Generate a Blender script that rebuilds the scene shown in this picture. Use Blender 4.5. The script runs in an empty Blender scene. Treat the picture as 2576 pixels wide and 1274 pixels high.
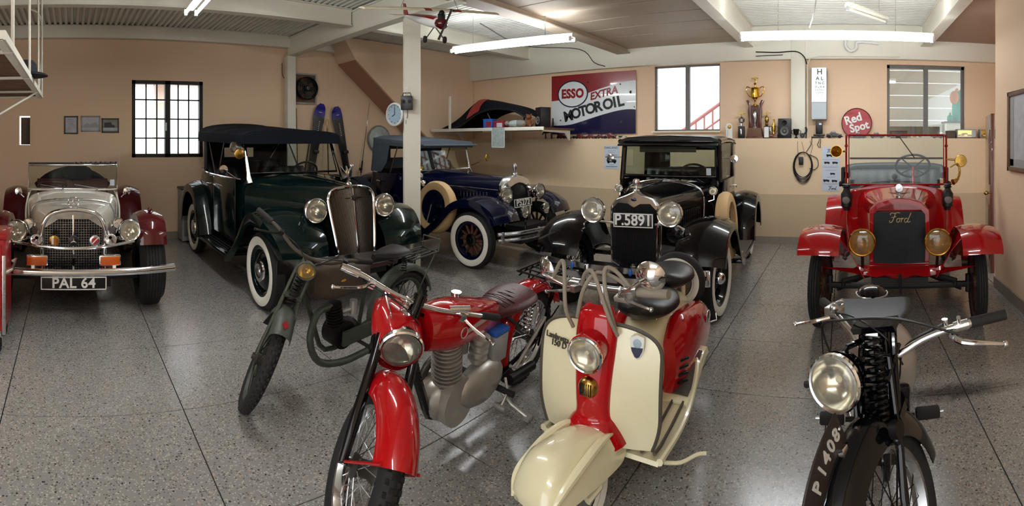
import bpy, bmesh, math, random
from mathutils import Vector, Matrix
PI = math.pi
random.seed(7)
S = bpy.context.scene
COL = S.collection

# ------------------------------------------------------------------ camera
# phone panorama: a cylinder of 1240 px per radian, horizon at row 356 of 1274
cam = bpy.data.cameras.new('camera')
cam.type = 'PANO'
cam.panorama_type = 'CENTRAL_CYLINDRICAL'
cam.central_cylindrical_range_u_min = -1288 / 1240
cam.central_cylindrical_range_u_max = 1288 / 1240
cam.central_cylindrical_range_v_min = -(1274 - 356) / 1240
cam.central_cylindrical_range_v_max = 356 / 1240
cam.central_cylindrical_radius = 1.0
cam.clip_start = 0.05
cam_o = bpy.data.objects.new('camera', cam)
cam_o.location = (0, 0, 1.65)
cam_o.rotation_euler = (PI / 2, 0, (2124.5 - 1288) / 1240)
COL.objects.link(cam_o)
S.camera = cam_o

# ------------------------------------------------------------------ world, exposure
wd = bpy.data.worlds.new('overcast_daylight')
S.world = wd
wd.use_nodes = True
wd.node_tree.nodes['Background'].inputs[0].default_value = (0.93, 0.97, 1.0, 1)
wd.node_tree.nodes['Background'].inputs[1].default_value = 2.2
S.view_settings.view_transform = 'Standard'
S.view_settings.look = 'None'
S.view_settings.gamma = 1
S.view_settings.use_curve_mapping = False
S.view_settings.exposure = 0.55
TUBE = 40.0      # strength of the fluorescent tubes


# ------------------------------------------------------------------ helpers
def lin(h):
    v = [int(h[i:i + 2], 16) / 255 for i in (0, 2, 4)]
    return tuple(x / 12.92 if x <= .04045 else ((x + .055) / 1.055) ** 2.4 for x in v) + (1,)


MATS = {}


def mat(name, col, rough=.5, metal=0., coat=0., spec=.5, var=.06, vs=14., bump=0., bs=120., emit=0., trans=0., rvar=0.):
    """Principled with a faint procedural mottle of colour, roughness and relief."""
    m = bpy.data.materials.new(name)
    m.use_nodes = True
    nt = m.node_tree
    b = nt.nodes['Principled BSDF']
    c = lin(col)
    b.inputs['Base Color'].default_value = c
    b.inputs['Roughness'].default_value = rough
    b.inputs['Metallic'].default_value = metal
    b.inputs['Coat Weight'].default_value = coat
    b.inputs['Coat Roughness'].default_value = .04
    b.inputs['Specular IOR Level'].default_value = spec
    b.inputs['Transmission Weight'].default_value = trans
    if emit:
        b.inputs['Emission Color'].default_value = c
        b.inputs['Emission Strength'].default_value = emit
    tc = nt.nodes.new('ShaderNodeTexCoord')
    if var:
        n = nt.nodes.new('ShaderNodeTexNoise')
        n.inputs['Scale'].default_value = vs
        n.inputs['Detail'].default_value = 3
        nt.links.new(tc.outputs['Object'], n.inputs['Vector'])
        mx = nt.nodes.new('ShaderNodeMix')
        mx.data_type = 'RGBA'
        mx.inputs[6].default_value = tuple(x * (1 - var) for x in c[:3]) + (1,)
        mx.inputs[7].default_value = tuple(min(1, x * (1 + var)) for x in c[:3]) + (1,)
        nt.links.new(n.outputs[0], mx.inputs[0])
        nt.links.new(mx.outputs[2], b.inputs['Base Color'])
        if rvar:
            mr = nt.nodes.new('ShaderNodeMapRange')
            mr.inputs[1].default_value, mr.inputs[2].default_value = .3, .7
            mr.inputs[3].default_value, mr.inputs[4].default_value = max(0, rough - rvar), rough + rvar
            nt.links.new(n.outputs[0], mr.inputs[0])
            nt.links.new(mr.outputs[0], b.inputs['Roughness'])
    if bump:
        n2 = nt.nodes.new('ShaderNodeTexNoise')
        n2.inputs['Scale'].default_value = bs
        nt.links.new(tc.outputs['Object'], n2.inputs['Vector'])
        bp = nt.nodes.new('ShaderNodeBump')
        bp.inputs['Strength'].default_value = bump
        bp.inputs['Distance'].default_value = .01
        nt.links.new(n2.outputs[0], bp.inputs['Height'])
        nt.links.new(bp.outputs[0], b.inputs['Normal'])
    MATS[name] = m
    return m


def glass(name, col='ffffff', refl=.12, rough=.02, milk=0.):
    """thin pane: see-through with a mirror-like share"""
    m = bpy.data.materials.new(name)
    m.use_nodes = True
    nt = m.node_tree
    nt.nodes.remove(nt.nodes['Principled BSDF'])
    t = nt.nodes.new('ShaderNodeBsdfTransparent')
    t.inputs[0].default_value = lin(col)
    g = nt.nodes.new('ShaderNodeBsdfGlossy')
    g.inputs['Roughness'].default_value = rough
    mx = nt.nodes.new('ShaderNodeMixShader')
    lw = nt.nodes.new('ShaderNodeLayerWeight')
    lw.inputs[0].default_value = .25
    ad = nt.nodes.new('ShaderNodeMath')
    ad.operation = 'MULTIPLY_ADD'
    ad.inputs[1].default_value = .4
    ad.inputs[2].default_value = refl
    ad.use_clamp = True
    nt.links.new(lw.outputs['Fresnel'], ad.inputs[0])
    nt.links.new(ad.outputs[0], mx.inputs[0])
    base = t.outputs[0]
    if milk:
        df = nt.nodes.new('ShaderNodeBsdfDiffuse')
        df.inputs[0].default_value = lin(col)
        m2 = nt.nodes.new('ShaderNodeMixShader')
        m2.inputs[0].default_value = milk
        nt.links.new(base, m2.inputs[1])
        nt.links.new(df.outputs[0], m2.inputs[2])
        base = m2.outputs[0]
    nt.links.new(base, mx.inputs[1])
    nt.links.new(g.outputs[0], mx.inputs[2])
    nt.links.new(mx.outputs[0], nt.nodes['Material Output'].inputs[0])
    MATS[name] = m
    return m


V = Vector


def cr(P, n=6, closed=False):
    """Catmull-Rom through points, n steps per span"""
    P = [V(p) for p in P]
    N = len(P)
    if N < 3 and not closed:
        return [P[0].lerp(P[-1], i / n) for i in range(n + 1)]
    out = []
    for i in range(N if closed else N - 1):
        if closed:
            a, b, c, d = P[i - 1], P[i], P[(i + 1) % N], P[(i + 2) % N]
        else:
            b, c = P[i], P[i + 1]
            a = P[i - 1] if i else b * 2 - c
            d = P[i + 2] if i + 2 < N else c * 2 - b
        for k in range(n):
            t = k / n
            out.append(.5 * (2 * b + (c - a) * t + (2 * a - 5 * b + 4 * c - d) * t * t + (3 * b - a - 3 * c + d) * t ** 3))
    if not closed:
        out.append(P[-1].copy())
    return out


def basis(ax):
    ax = V(ax).normalized()
    u = ax.orthogonal().normalized()
    if abs(ax.z) < .99:
        u = V((0, 0, 1)).cross(ax).normalized()
    return u, ax.cross(u).normalized(), ax


class MB:
    """collects vertices and faces of one mesh"""

    def __init__(s):
        s.v, s.f = [], []

    def add(s, vs, fs, T=None):
        o = len(s.v)
        s.v += [tuple(T @ V(p)) if T else tuple(p) for p in vs]
        s.f += [tuple(i + o for i in f) for f in fs]
        return s

    def box(s, c, d, R=None):
        x, y, z = (k / 2 for k in d)
        vs = [(-x, -y, -z), (x, -y, -z), (x, y, -z), (-x, y, -z), (-x, -y, z), (x, -y, z), (x, y, z), (-x, y, z)]
        T = Matrix.Translation(c) @ (R.to_4x4() if R else Matrix())
        return s.add(vs, [(0, 3, 2, 1), (4, 5, 6, 7), (0, 1, 5, 4), (1, 2, 6, 5), (2, 3, 7, 6), (3, 0, 4, 7)], T)

    def grid(s, rows, cu=False, cv=False, flip=False):
        """rows of equal length; cu closes along a row, cv closes across rows"""
        n, m = len(rows), len(rows[0])
        fs = []
        for i in range(n if cv else n - 1):
            for j in range(m if cu else m - 1):
                a, b = i * m + j, i * m + (j + 1) % m
                c, d = ((i + 1) % n) * m + (j + 1) % m, ((i + 1) % n) * m + j
                fs.append((a, d, c, b) if flip else (a, b, c, d))
        return s.add([p for r in rows for p in r], fs)

    def loft(s, rings, cap=True, flip=False):
        o, m = len(s.v), len(rings[0])
        s.grid(rings, cu=True, flip=flip)
        if cap:
            a = tuple(range(o, o + m))
            b = tuple(range(o + (len(rings) - 1) * m, o + len(rings) * m))
            s.f += [a if flip else a[::-1], b[::-1] if flip else b]
        return s

    def lathe(s, prof, o=(0, 0, 0), ax=(0, 0, 1), n=24, loop=False):
        """prof: (radius, height along axis); loop closes the profile"""
        u, w, a = basis(ax)
        o = V(o)
        rows = []
        for i in range(n):
            t = 2 * PI * i / n
            d = u * math.cos(t) + w * math.sin(t)
            rows.append([o + d * max(r, 1e-5) + a * h for r, h in prof])
        return s.grid(rows, cu=loop, cv=True)

    def cyl(s, p, q, r, r2=None, n=12):
        p, q = V(p), V(q)
        h = (q - p).length
        r2 = r if r2 is None else r2
        return s.lathe([(0, 0), (r, 0), (r, 0), (r2, h), (r2, h), (0, h)], p, q - p, n)

    def tube(s, P, r, n=8, closed=False, sm=0):
        """pipe along points, r one radius or one per point"""
        if sm:
            if not isinstance(r, (int, float)):
                rr = cr([(k, 0, 0) for k in r], sm)
                r = [k.x for k in rr]
            P = cr(P, sm, closed)
        P = [V(p) for p in P]
        N = len(P)
        rs = [r] * N if isinstance(r, (int, float)) else list(r)
        rings, u = [], None
        for i in range(N):
            if closed:
                t = (P[(i + 1) % N] - P[i - 1]).normalized()
            else:
                t = (P[min(i + 1, N - 1)] - P[max(i - 1, 0)]).normalized()
            if u is None:
                u = basis(t)[0]
            u = (u - t * u.dot(t))
            u = u.normalized() if u.length > 1e-6 else basis(t)[0]
            w = t.cross(u)
            rings.append([P[i] + (u * math.cos(2 * PI * k / n) + w * math.sin(2 * PI * k / n)) * rs[i] for k in range(n)])
        if closed:
            return s.grid(rings, cu=True, cv=True)
        return s.loft(rings)

    def ball(s, c, r, sc=(1, 1, 1), n=14, R=None):
        m = max(5, n // 2)
        rows = []
        for i in range(m + 1):
            a = PI * i / m - PI / 2
            row = []
            for k in range(n):
                b = 2 * PI * k / n
                p = V((math.cos(a) * math.cos(b) * r * sc[0], math.cos(a) * math.sin(b) * r * sc[1], math.sin(a) * r * sc[2]))
                row.append(V(c) + (R @ p if R else p))
            rows.append(row)
        return s.grid(rows, cu=True)

    def prism(s, poly, o, u, v, w):
        """polygon in the u-v plane at o, pushed along the vector w"""
        o, u, v, w = V(o), V(u), V(v), V(w)
        a = [o + u * p[0] + v * p[1] for p in poly]
        n = len(a)
        fs = [tuple(range(n)), tuple(range(2 * n - 1, n - 1, -1))]
        fs += [(i, i + n, (i + 1) % n + n, (i + 1) % n) for i in range(n)]
        return s.add(a + [p + w for p in a], fs)

    def spiral(s, p, q, R, turns, r, n=6, per=12):
        u, w, a = basis(V(q) - V(p))
        h = (V(q) - V(p)).length
        N = int(turns * per)
        P = [V(p) + a * h * i / N + (u * math.cos(2 * PI * i / per) + w * math.sin(2 * PI * i / per)) * R for i in range(N + 1)]
        return s.tube(P, r, n)

    def mesh(s, name, bev=0, seg=2, solid=0, ang=38):
        me = bpy.data.meshes.new(name)
        me.from_pydata(s.v, [], s.f)
        bm = bmesh.new()
        bm.from_mesh(me)
        bmesh.ops.remove_doubles(bm, verts=bm.verts, dist=1e-5)
        bmesh.ops.recalc_face_normals(bm, faces=bm.faces)
        if solid:
            bmesh.ops.solidify(bm, geom=bm.faces[:], thickness=solid)
            bmesh.ops.recalc_face_normals(bm, faces=bm.faces)
        if bev:
            bm.normal_update()
            es = [e for e in bm.edges if len(e.link_faces) == 2 and e.calc_face_angle(0) > .6]
            bmesh.ops.bevel(bm, geom=es, offset=bev, segments=seg, profile=.5, affect='EDGES', clamp_overlap=True)
        for f in bm.faces:
            f.smooth = True
        bm.normal_update()
        for e in bm.edges:
            e.smooth = len(e.link_faces) < 3 and not (len(e.link_faces) == 2 and e.calc_face_angle(0) > math.radians(ang))
        bm.to_mesh(me)
        bm.free()
        return me


EXTRA = {}


def link(o, parent=None):
    COL.objects.link(o)
    if parent:
        o.parent = parent
    return o


def islands(mb):
    """split a collected mesh into pieces that stand clear of each other"""
    n = len(mb.v)
    up = list(range(n))

    def root(i):
        while up[i] != i:
            up[i] = up[up[i]]
            i = up[i]
        return i
    key = {}
    for i, p in enumerate(mb.v):
        k = (round(p[0], 5), round(p[1], 5), round(p[2], 5))
        up[root(i)] = root(key.setdefault(k, i))
    for f in mb.f:
        for i in f[1:]:
            up[root(i)] = root(f[0])
    bb = {}
    for i, p in enumerate(mb.v):
        b = bb.setdefault(root(i), [list(p), list(p)])
        for c in range(3):
            b[0][c], b[1][c] = min(b[0][c], p[c]), max(b[1][c], p[c])
    ks = list(bb)
    if len(ks) < 2 or len(ks) > 60:
        return [mb]
    g = list(range(len(ks)))

    def rg(i):
        while g[i] != i:
            i = g[i]
        return i
    for i in range(len(ks)):
        for j in range(i):
            a, b = bb[ks[i]], bb[ks[j]]
            if all(a[0][c] - .004 < b[1][c] and b[0][c] - .004 < a[1][c] for c in range(3)):
                g[rg(i)] = rg(j)
    gid = {k: rg(i) for i, k in enumerate(ks)}
    if len(set(gid.values())) < 2:
        return [mb]
    out = {}
    for f in mb.f:
        o = out.setdefault(gid[root(f[0])], MB())
        o.add([mb.v[i] for i in f], [tuple(range(len(f)))])
    return list(out.values())


def part(name, mb, m, parent=None, bev=0, seg=2, solid=0, ang=38, loc=None, rot=None, label=None, kind=None):
    if isinstance(mb, MB) and parent is not None and kind != 'stuff':
        ps = islands(mb)
        if len(ps) > 1:
            os_ = [part(name, q.mesh(name, bev, seg, solid, ang), m, parent, loc=loc, rot=rot, label=label) for q in ps]
            EXTRA[os_[0].name] = os_[1:]
            return os_[0]
    me = mb.mesh(name, bev, seg, solid, ang) if isinstance(mb, MB) else mb
    if m is not None and not len(me.materials):
        me.materials.append(MATS[m] if isinstance(m, str) else m)
    o = bpy.data.objects.new(name, me)
    link(o, parent)
    if loc is not None:
        o.location = loc
    if rot is not None:
        o.rotation_euler = rot
    if label:
        o['label'] = label
    if kind:
        o['kind'] = kind
    return o


def tag(o, label, cat, group=None):
    o['label'], o['category'] = label, cat
    if group:
        o['group'] = group
    return o


def thing(name, label, cat, loc=(0, 0, 0), rz=0., group=None, rot=None):
    o = bpy.data.objects.new(name, None)
    o.empty_display_size = .1
    o.location = loc
    o.rotation_euler = rot or (0, 0, rz)
    return tag(link(o), label, cat, group)


def struct(name, mb, m, parent=None, **k):
    o = part(name, mb, m, parent, **k)
    if parent is None:
        o['kind'] = 'structure'
    return o


def copy_tree(o, parent=None):
    c = o.copy()
    link(c)
    c.parent = parent
    for ch in o.children:
        copy_tree(ch, c)
    return c


def text(name, s, size, m, parent, loc, rot, depth=.002, sx=1., shear=0., align='CENTER', spacing=1., bold=0.):
    cu = bpy.data.curves.new(name, 'FONT')
    cu.body = s
    cu.size = size
    cu.extrude = depth
    cu.shear = shear
    cu.align_x = align
    cu.align_y = 'CENTER'
    cu.space_character = spacing
    cu.offset = bold
    cu.resolution_u = 3
    t = bpy.data.objects.new(name, cu)
    COL.objects.link(t)
    dg = bpy.context.evaluated_depsgraph_get()
    me = bpy.data.meshes.new_from_object(t.evaluated_get(dg))
    bpy.data.objects.remove(t)
    me.name = name
    me.materials.clear()
    me.materials.append(MATS[m])
    o = bpy.data.objects.new(name, me)
    link(o, parent)
    o.location = loc
    o.rotation_euler = rot
    o.scale = (sx, 1, 1)
    return o


def body(secs, n=4, m=3, cap=True):
    """mirrored car body: secs = (x, [(y, z) ...]) half outline from bottom middle round to top middle"""
    rings = []
    for x, h in secs:
        rt = [(-y, z) for y, z in h[::-1] if abs(y) > 1e-4]
        rings.append([V((x, y, z)) for y, z in list(h) + rt])
    rings = [cr(r, n, True) for r in rings]
    cols = [cr([r[j] for r in rings], m) for j in range(len(rings[0]))]
    rows = [[c[i] for c in cols] for i in range(len(cols[0]))]
    return MB().loft(rows, cap)


def fender(prof, y0, y1, crown=.05, lip=.07, inner=.0, n=4, k=8, mb=None, taper=None, edge=.0):
    """mudguard: (x, z) outline swept over the wheel between inner y0 and outer y1"""
    P = cr([(p[0], 0, p[1]) for p in prof], n)
    rows = []
    N = len(P)
    sg = 1 if y1 > y0 else -1
    mid = V(((min(p.x for p in P[:max(3, int(N * .7))]) + max(p.x for p in P)) / 2, 0, min(p.z for p in P) - .1))
    for i in range(N):
        t = (P[min(i + 1, N - 1)] - P[max(i - 1, 0)]).normalized()
        nrm = V((-t.z, 0, t.x))
        if nrm.dot(P[i] - mid) < 0:
            nrm = -nrm
        f = i / (N - 1)
        a, b = (y0, y1) if taper is None else taper(f, y0, y1)
        row = []
        if inner:
            row.append(V((P[i].x, a, P[i].z)) - nrm * inner)
        for j in range(k + 1):
            s = j / k
            h = crown * math.sin(PI * (.12 + .8 * s)) 
            row.append(V((P[i].x, a + (b - a) * s, P[i].z)) + nrm * h)
        row.append(V((P[i].x, b + sg * .012, P[i].z)) - nrm * lip * .45)
        row.append(V((P[i].x, b + sg * .004, P[i].z)) - nrm * lip)
        rows.append(row)
    mb = mb or MB()
    return mb.grid(rows)


def arc(cx, cz, r, a0, a1, n):
    """points of an arc, angles in degrees from +x upward"""
    return [(cx + r * math.cos(math.radians(a0 + (a1 - a0) * i / n)), cz + r * math.sin(math.radians(a0 + (a1 - a0) * i / n))) for i in range(n + 1)]


CACHE = {}


def cached(key, fn):
    if key not in CACHE:
        CACHE[key] = fn()
    return CACHE[key]


def wheel(parent, loc, R, w, style, out=1, steer=0., name='wheel', rot=None):
    """road wheel, axis along local y, outer face towards +y (out = 1) or -y; tyre > whitewall, rim, hub, spokes"""
    rb = {'wood': .66, 'wire': .66, 'disc': .64, 'fat': .6, 'thin': .8}[style] * R
    h = w / 2

    def tyre():
        m = MB()
        pr = [(rb, -h * .75), (rb + (R - rb) * .3, -h * .98), (rb + (R - rb) * .6, -h), (R - h * .35, -h * .82), (R - .004, -h * .62)]
        tr = []
        nb = 3 if style == 'thin' else 5
        for i in range(nb):
            a = -h * .58 + h * 1.16 * i / nb
            b = a + h * 1.16 / nb
            q = .006
            tr += [(R - q, a), (R, a + .004), (R, b - .004), (R - q, b)]
        m.lathe(pr + tr + [(r, -y) for r, y in pr[::-1]], ax=(0, 1, 0), n=44, loop=True)
        return m.mesh('tyre')
    t = part(name, cached(('t', R, w, style), tyre), 'rubber', parent, loc=loc, rot=rot or (0, 0, steer + (0 if out > 0 else PI)))

    def rim():
        m = MB()
        d = h * .62
        m.lathe([(rb + .012, -h * .8), (rb - .006, -h * .8), (rb - .03, -d), (rb - .045, 0), (rb - .03, d), (rb - .006, h * .8), (rb + .012, h * .8)], ax=(0, 1, 0), n=44)
        return m.mesh('rim', solid=.004)
    rm = {'wood': 'blue_paint', 'wire': 'black_paint', 'disc': 'green_paint', 'fat': 'black_paint', 'thin': 'black_paint'}[style]
    if style == 'thin':
        rm = 'dark_wood'
    part('rim', cached(('r', R, w, style), rim), rm, t)
    if style in ('wood', 'wire', 'disc'):
        def ww():
            m = MB()
            a, b = rb + (R - rb) * .08, R - (R - rb) * .3
            m.lathe([(a, h * .72), (a, h * .86), (a + (b - a) * .35, h * 1.03), (a + (b - a) * .75, h * 1.05), (b, h * .97), (b, h * .8)], ax=(0, 1, 0), n=44, loop=True)
            return m.mesh('whitewall')
        part('whitewall', cached(('w', R, w, style), ww), 'whitewall', t)
    if style in ('wood', 'thin'):
        hub = MB().lathe([(0, h * .95), (.03, h * .95), (.04, h * .7), (.045, h * .5), (.085, h * .4), (.085, -h * .4), (0, -h * .4)], ax=(0, 1, 0), n=20)
        part('hub', cached(('h', R, w, style), lambda: hub.mesh('hub')), 'black_paint' if style == 'wood' else 'brass', t)
        sp = MB().tube([(.06, 0, 0), (.5 * rb, 0, 0), (rb - .03, 0, 0)], [.024, .02, .017], 8)
        sm = cached(('s', R, style), lambda: sp.mesh('spoke'))
        for i in range(12):
            part('spoke', sm, 'spoke_wood', t, rot=(0, -2 * PI * i / 12, 0))
    elif style == 'wire':
        hub = MB().lathe([(0, h * 1.25), (.03, h * 1.22), (.05, h * .95), (.062, h * .5), (.062, -h * .5), (0, -h * .5)], ax=(0, 1, 0), n=20)
        part('hub', cached(('h', R, w, style), lambda: hub.mesh('hub')), 'chrome', t)

        def wires():
            m = MB()
            for i in range(30):
                a = 2 * PI * i / 30
                b = a + (.3 if i % 2 else -.3)
                y = h * .5 if i % 3 else -h * .3
                m.tube([(.055 * math.cos(b), y, .055 * math.sin(b)), ((rb - .03) * math.cos(a), 0, (rb - .03) * math.sin(a))], .004, 5)
            return m.mesh('spokes')
        part('wire_spokes', cached(('s', R, style), wires), 'black_paint', t, kind='stuff')
    else:
        def disc():
            return MB().lathe([(rb - .02, h * .1), (rb - .05, h * .35), (rb * .55, h * .7), (rb * .45, h * .72), (0, h * .72)], ax=(0, 1, 0), n=36).mesh('disc', solid=.006)
        part('disc', cached(('d', R, w, style), disc), 'green_dark' if style == 'disc' else 'black_paint', t)
        hub = MB().lathe([(rb * .47, h * .72), (rb * .45, h * .95), (rb * .3, h * 1.02), (rb * .28, h * .98), (rb * .16, h * .99), (rb * .14, h * 1.08), (0, h * 1.1)], ax=(0, 1, 0), n=28)
        part('hub_cap', cached(('h', R, w, style), lambda: hub.mesh('hub_cap')), 'chrome', t)
    return t


def headlamp(parent, loc, r, m='chrome', name='headlamp', depth=1.15, yaw=0., pitch=0., lens='lens', rim=None):
    """bowl opening towards local +x, with a reflector inside, a rim and a domed glass"""
    d = depth * r
    k = (name, r, m, depth, lens, rim)
    b = part(name, cached(k + ('b',), lambda: MB().lathe([(0, -d), (.3 * r, -d * .97), (.62 * r, -d * .78), (.86 * r, -d * .42), (r * .97, -.05 * r), (r * .97, 0)], ax=(1, 0, 0), n=28).mesh(name, solid=.004)),
             m, parent, loc=loc, rot=(0, -pitch, yaw))
    part('reflector', cached(k + ('f',), lambda: MB().lathe([(0, -d * .62), (.3 * r, -d * .58), (.62 * r, -d * .42), (.86 * r, -d * .16), (.93 * r, 0)], ax=(1, 0, 0), n=28).mesh('reflector')), 'brass' if m == 'brass' else 'reflector', b)
    part('bulb', cached(k + ('u',), lambda: MB().ball((-.35 * d, 0, 0), .13 * r, n=10).mesh('bulb')), 'bulb', b)
    part('rim', cached(k + ('r',), lambda: MB().lathe([(.9 * r, -.02 * r), (.9 * r, .1 * r), (.97 * r, .13 * r), (1.04 * r, .06 * r), (1.04 * r, -.12 * r), (.98 * r, -.14 * r)], ax=(1, 0, 0), n=32, loop=True).mesh('rim')), rim or m, b)
    part('lens', cached(k + ('l',), lambda: MB().lathe([(.92 * r, .05 * r), (.6 * r, .15 * r), (.3 * r, .19 * r), (0, .2 * r)], ax=(1, 0, 0), n=28).mesh('lens')), lens, b)
    return b


def plate(parent, loc, rot, w, h, s, size, name='number_plate', m='plate_black', sx=1., border=True, spacing=1.05):
    """plate in local y-z plane facing +x"""
    p = part(name, MB().box((0, 0, 0), (.008, w, h)), m, parent, bev=.003, loc=loc, rot=rot)
    if border:
        b = MB()
        t = .009
        for y, z, a, c in ((0, h / 2 - t, w - t, t), (0, -h / 2 + t, w - t, t), (w / 2 - t, 0, t, h - t), (-w / 2 + t, 0, t, h - t)):
            b.box((.005, y, z), (.004, a, c))
        part('border', b, 'letter_white', p)
    text('lettering', s, size, 'letter_white', p, (.005, 0, 0), (PI / 2, 0, PI / 2), .002, sx, spacing=spacing, bold=.003)
    return p

# ------------------------------------------------------------------ materials
mat('wall_paint', 'e6c8a8', .75, var=.05, vs=1.2, bump=.08, bs=60)
mat('dado_paint', 'e4cba8', .75, var=.05, vs=1.2, bump=.08, bs=60)
mat('wall_low', 'c6b090', .7, var=.06, vs=1.5, bump=.08, bs=60)
mat('cream_steel', 'e6e2d2', .5, var=.05, vs=3)
mat('cream_wall', 'e0ddcd', .65, var=.05, vs=3)
mat('deck_metal', 'e2e2da', .4, var=.08, vs=4)
mat('ceiling_board', 'b9a893', .6, var=.08, vs=3)
mat('ceiling_plain', 'a98b78', .7, var=.05, vs=2)
mat('stair_soffit', 'b08468', .75, var=.06, vs=2)
mat('skirting', '8c8074', .4, var=.15, vs=60)
mat('joint', '2a2723', .8)
mat('black_iron', '14110f', .5)
mat('wood_frame', '4a3b31', .5, var=.2, vs=30)
mat('pane_frame', '6d6a66', .45)
mat('chrome', 'e8e8ea', .09, 1., var=.03, rvar=.03)
mat('dull_chrome', 'b9b9b9', .28, 1., var=.08, rvar=.06)
mat('reflector', 'dedcd4', .16, 1., var=.05)
mat('brass', 'b8924a', .28, 1., var=.1, rvar=.06)
mat('gold', 'e2b54c', .15, 1., var=.06)
mat('alloy', 'b4b0a8', .4, .65, var=.12, vs=20, rvar=.08)
mat('dark_alloy', '55504a', .45, .8, var=.2, vs=25)
mat('rubber', '161514', .75, var=.15, vs=40, bump=.15)
mat('whitewall', 'e4dfd0', .55, var=.05)
mat('black_paint', '08080c', .16, coat=.6, spec=.1, var=.1)
mat('blue_paint', '070c26', .14, coat=.6, spec=.1, var=.1)
mat('green_paint', '071716', .14, coat=.6, spec=.1, var=.1)
mat('green_dark', '071011', .2, coat=.6, spec=.1)
mat('red_paint', 'a3060f', .16, coat=1., spec=.1, var=.05)
mat('red_bike', 'b00d14', .14, coat=1., spec=.1, var=.05)
mat('maroon_paint', '4d0a12', .16, coat=1., spec=.1, var=.06)
mat('cream_paint', 'f8f4e6', .3, coat=1., var=.03)
mat('ivory_paint', 'e8dfb9', .22, coat=.9, var=.03)
mat('chassis_black', '0c0b0b', .55, var=.2)
mat('hood_cloth', '14171f', .9, spec=.15, var=.15, vs=80)
mat('grey_cloth', '59626c', .9, spec=.2, var=.12, vs=60)
mat('leather_black', '121214', .38, var=.12, vs=30, bump=.12, bs=90)
mat('leather_maroon', '4a191b', .4, var=.15, vs=30, bump=.15, bs=90)
mat('leather_grey', '15191c', .45, var=.3, vs=16, bump=.04, bs=40)
mat('tan_cover', 'c9a878', .7, var=.06)
mat('spoke_wood', '4a2414', .4, coat=.4, var=.2, vs=30)
mat('dark_wood', '3a2018', .45, coat=.4, var=.25, vs=25)
mat('plate_black', '0d0d0d', .4)
mat('plate_brown', '241a17', .45)
mat('letter_white', 'e8e6e0', .45, var=.02)
mat('letter_grey', 'b5b0a6', .5)
mat('letter_black', '17171c', .5)
mat('mesh_black', '111113', .4, .5)
mat('amber', 'c2560f', .2, coat=.6)
mat('yellow_lens', 'c7922a', .2, coat=.8)
mat('olive', '3d4236', .5, var=.25, vs=14, bump=.1)
mat('olive_rust', '45392c', .6, var=.35, vs=12, bump=.1)
mat('iron_dark', '1d1a17', .5, .6, var=.25, vs=20)
mat('silver_paint', 'b9b6b2', .28, .75, var=.04)
mat('rubber_grip', '1b1917', .8, bump=.2)
mat('grey_rubber', '8d8373', .6, var=.08)
mat('strip_dark', '4c463c', .6)
mat('tool_red', 'a0121a', .3, coat=.5)
mat('plastic_black', '131315', .4, var=.1)
mat('plastic_white', 'e6e6e2', .4)
mat('plastic_grey', '9b9c9c', .5)
mat('wood_plank', '6b4a34', .6, var=.3, vs=9)
mat('wood_brown', '5a2a1a', .3, coat=.6, var=.2, vs=12)
mat('felt_navy', '11131f', .8)
mat('ski_blue', '10168c', .25, coat=.7, var=.1)
mat('ski_black', '0d0d10', .3, coat=.5)
mat('sign_white', 'dfe6e6', .25, coat=.6, var=.05, vs=6)
mat('sign_red', '8c1a22', .25, coat=.6, var=.08, vs=6)
mat('sign_navy', '16163f', .25, coat=.6, var=.08, vs=6)
mat('sign_chip', '2c2520', .7)
mat('spot_red', 'a8202c', .35, coat=.3, var=.08)
mat('poster_paper', 'c3cfdd', .55, var=.04)
mat('photo_grey', '7d7f78', .5, var=.5, vs=16)
mat('photo_pale', 'b6b7bd', .5, var=.25, vs=10)
mat('clock_face', '9fb6c4', .4)
mat('chart_white', 'eef3f4', .4, emit=.25)
mat('chart_grey', 'b8c2c8', .45)
mat('teddy', '6b4026', .9, var=.2)
mat('box_blue', '2a5fb5', .45, var=.3, vs=30)
mat('box_red', '8d2030', .5, var=.5, vs=26)
mat('clear_plastic', 'a8b4b0', .2, var=.4, vs=22)
mat('model_red', '6d2218', .35, coat=.5)
mat('model_black', '15110f', .35, coat=.5)
mat('model_cream', 'c8bfa8', .4)
mat('bag_green', '12a58c', .5)
mat('bag_orange', 'd0803a', .6)
mat('outside_white', 'f2f2f0', .7)
mat('outside_pink', 'd99aa0', .6)
mat('outside_mauve', '9a8fb5', .6)
mat('cloth_pale', '9db2b8', .9, var=.25, vs=40, bump=.3, bs=120)
mat('wing_cream', 'dcd2b4', .5)
mat('tube_light', 'f5faff', .4, emit=TUBE, var=0)
mat('bulb', 'f0ead8', .2)
mat('dead_tube', 'd9d6c8', .35)
mat('airbox', 'c3c0b8', .4, .4)
mat('decal_grey', 'b9a6a0', .4)
mat('window_blue', 'dfe9f5', .4)
glass('pane', 'f3f7f6', .05)
glass('screen_glass', 'eef3f0', .015)
glass('lens', 'f2efe4', .08, .06, .22)
glass('lens_yellow', 'dcb970', .06, .08, .22)
glass('lens_clear', 'f2efe4', .08, .05, .1)
mat('grille_metal', '6b6157', .35, 1., var=.1)
mat('script_brass', 'c9b98c', .4, .6)


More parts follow.
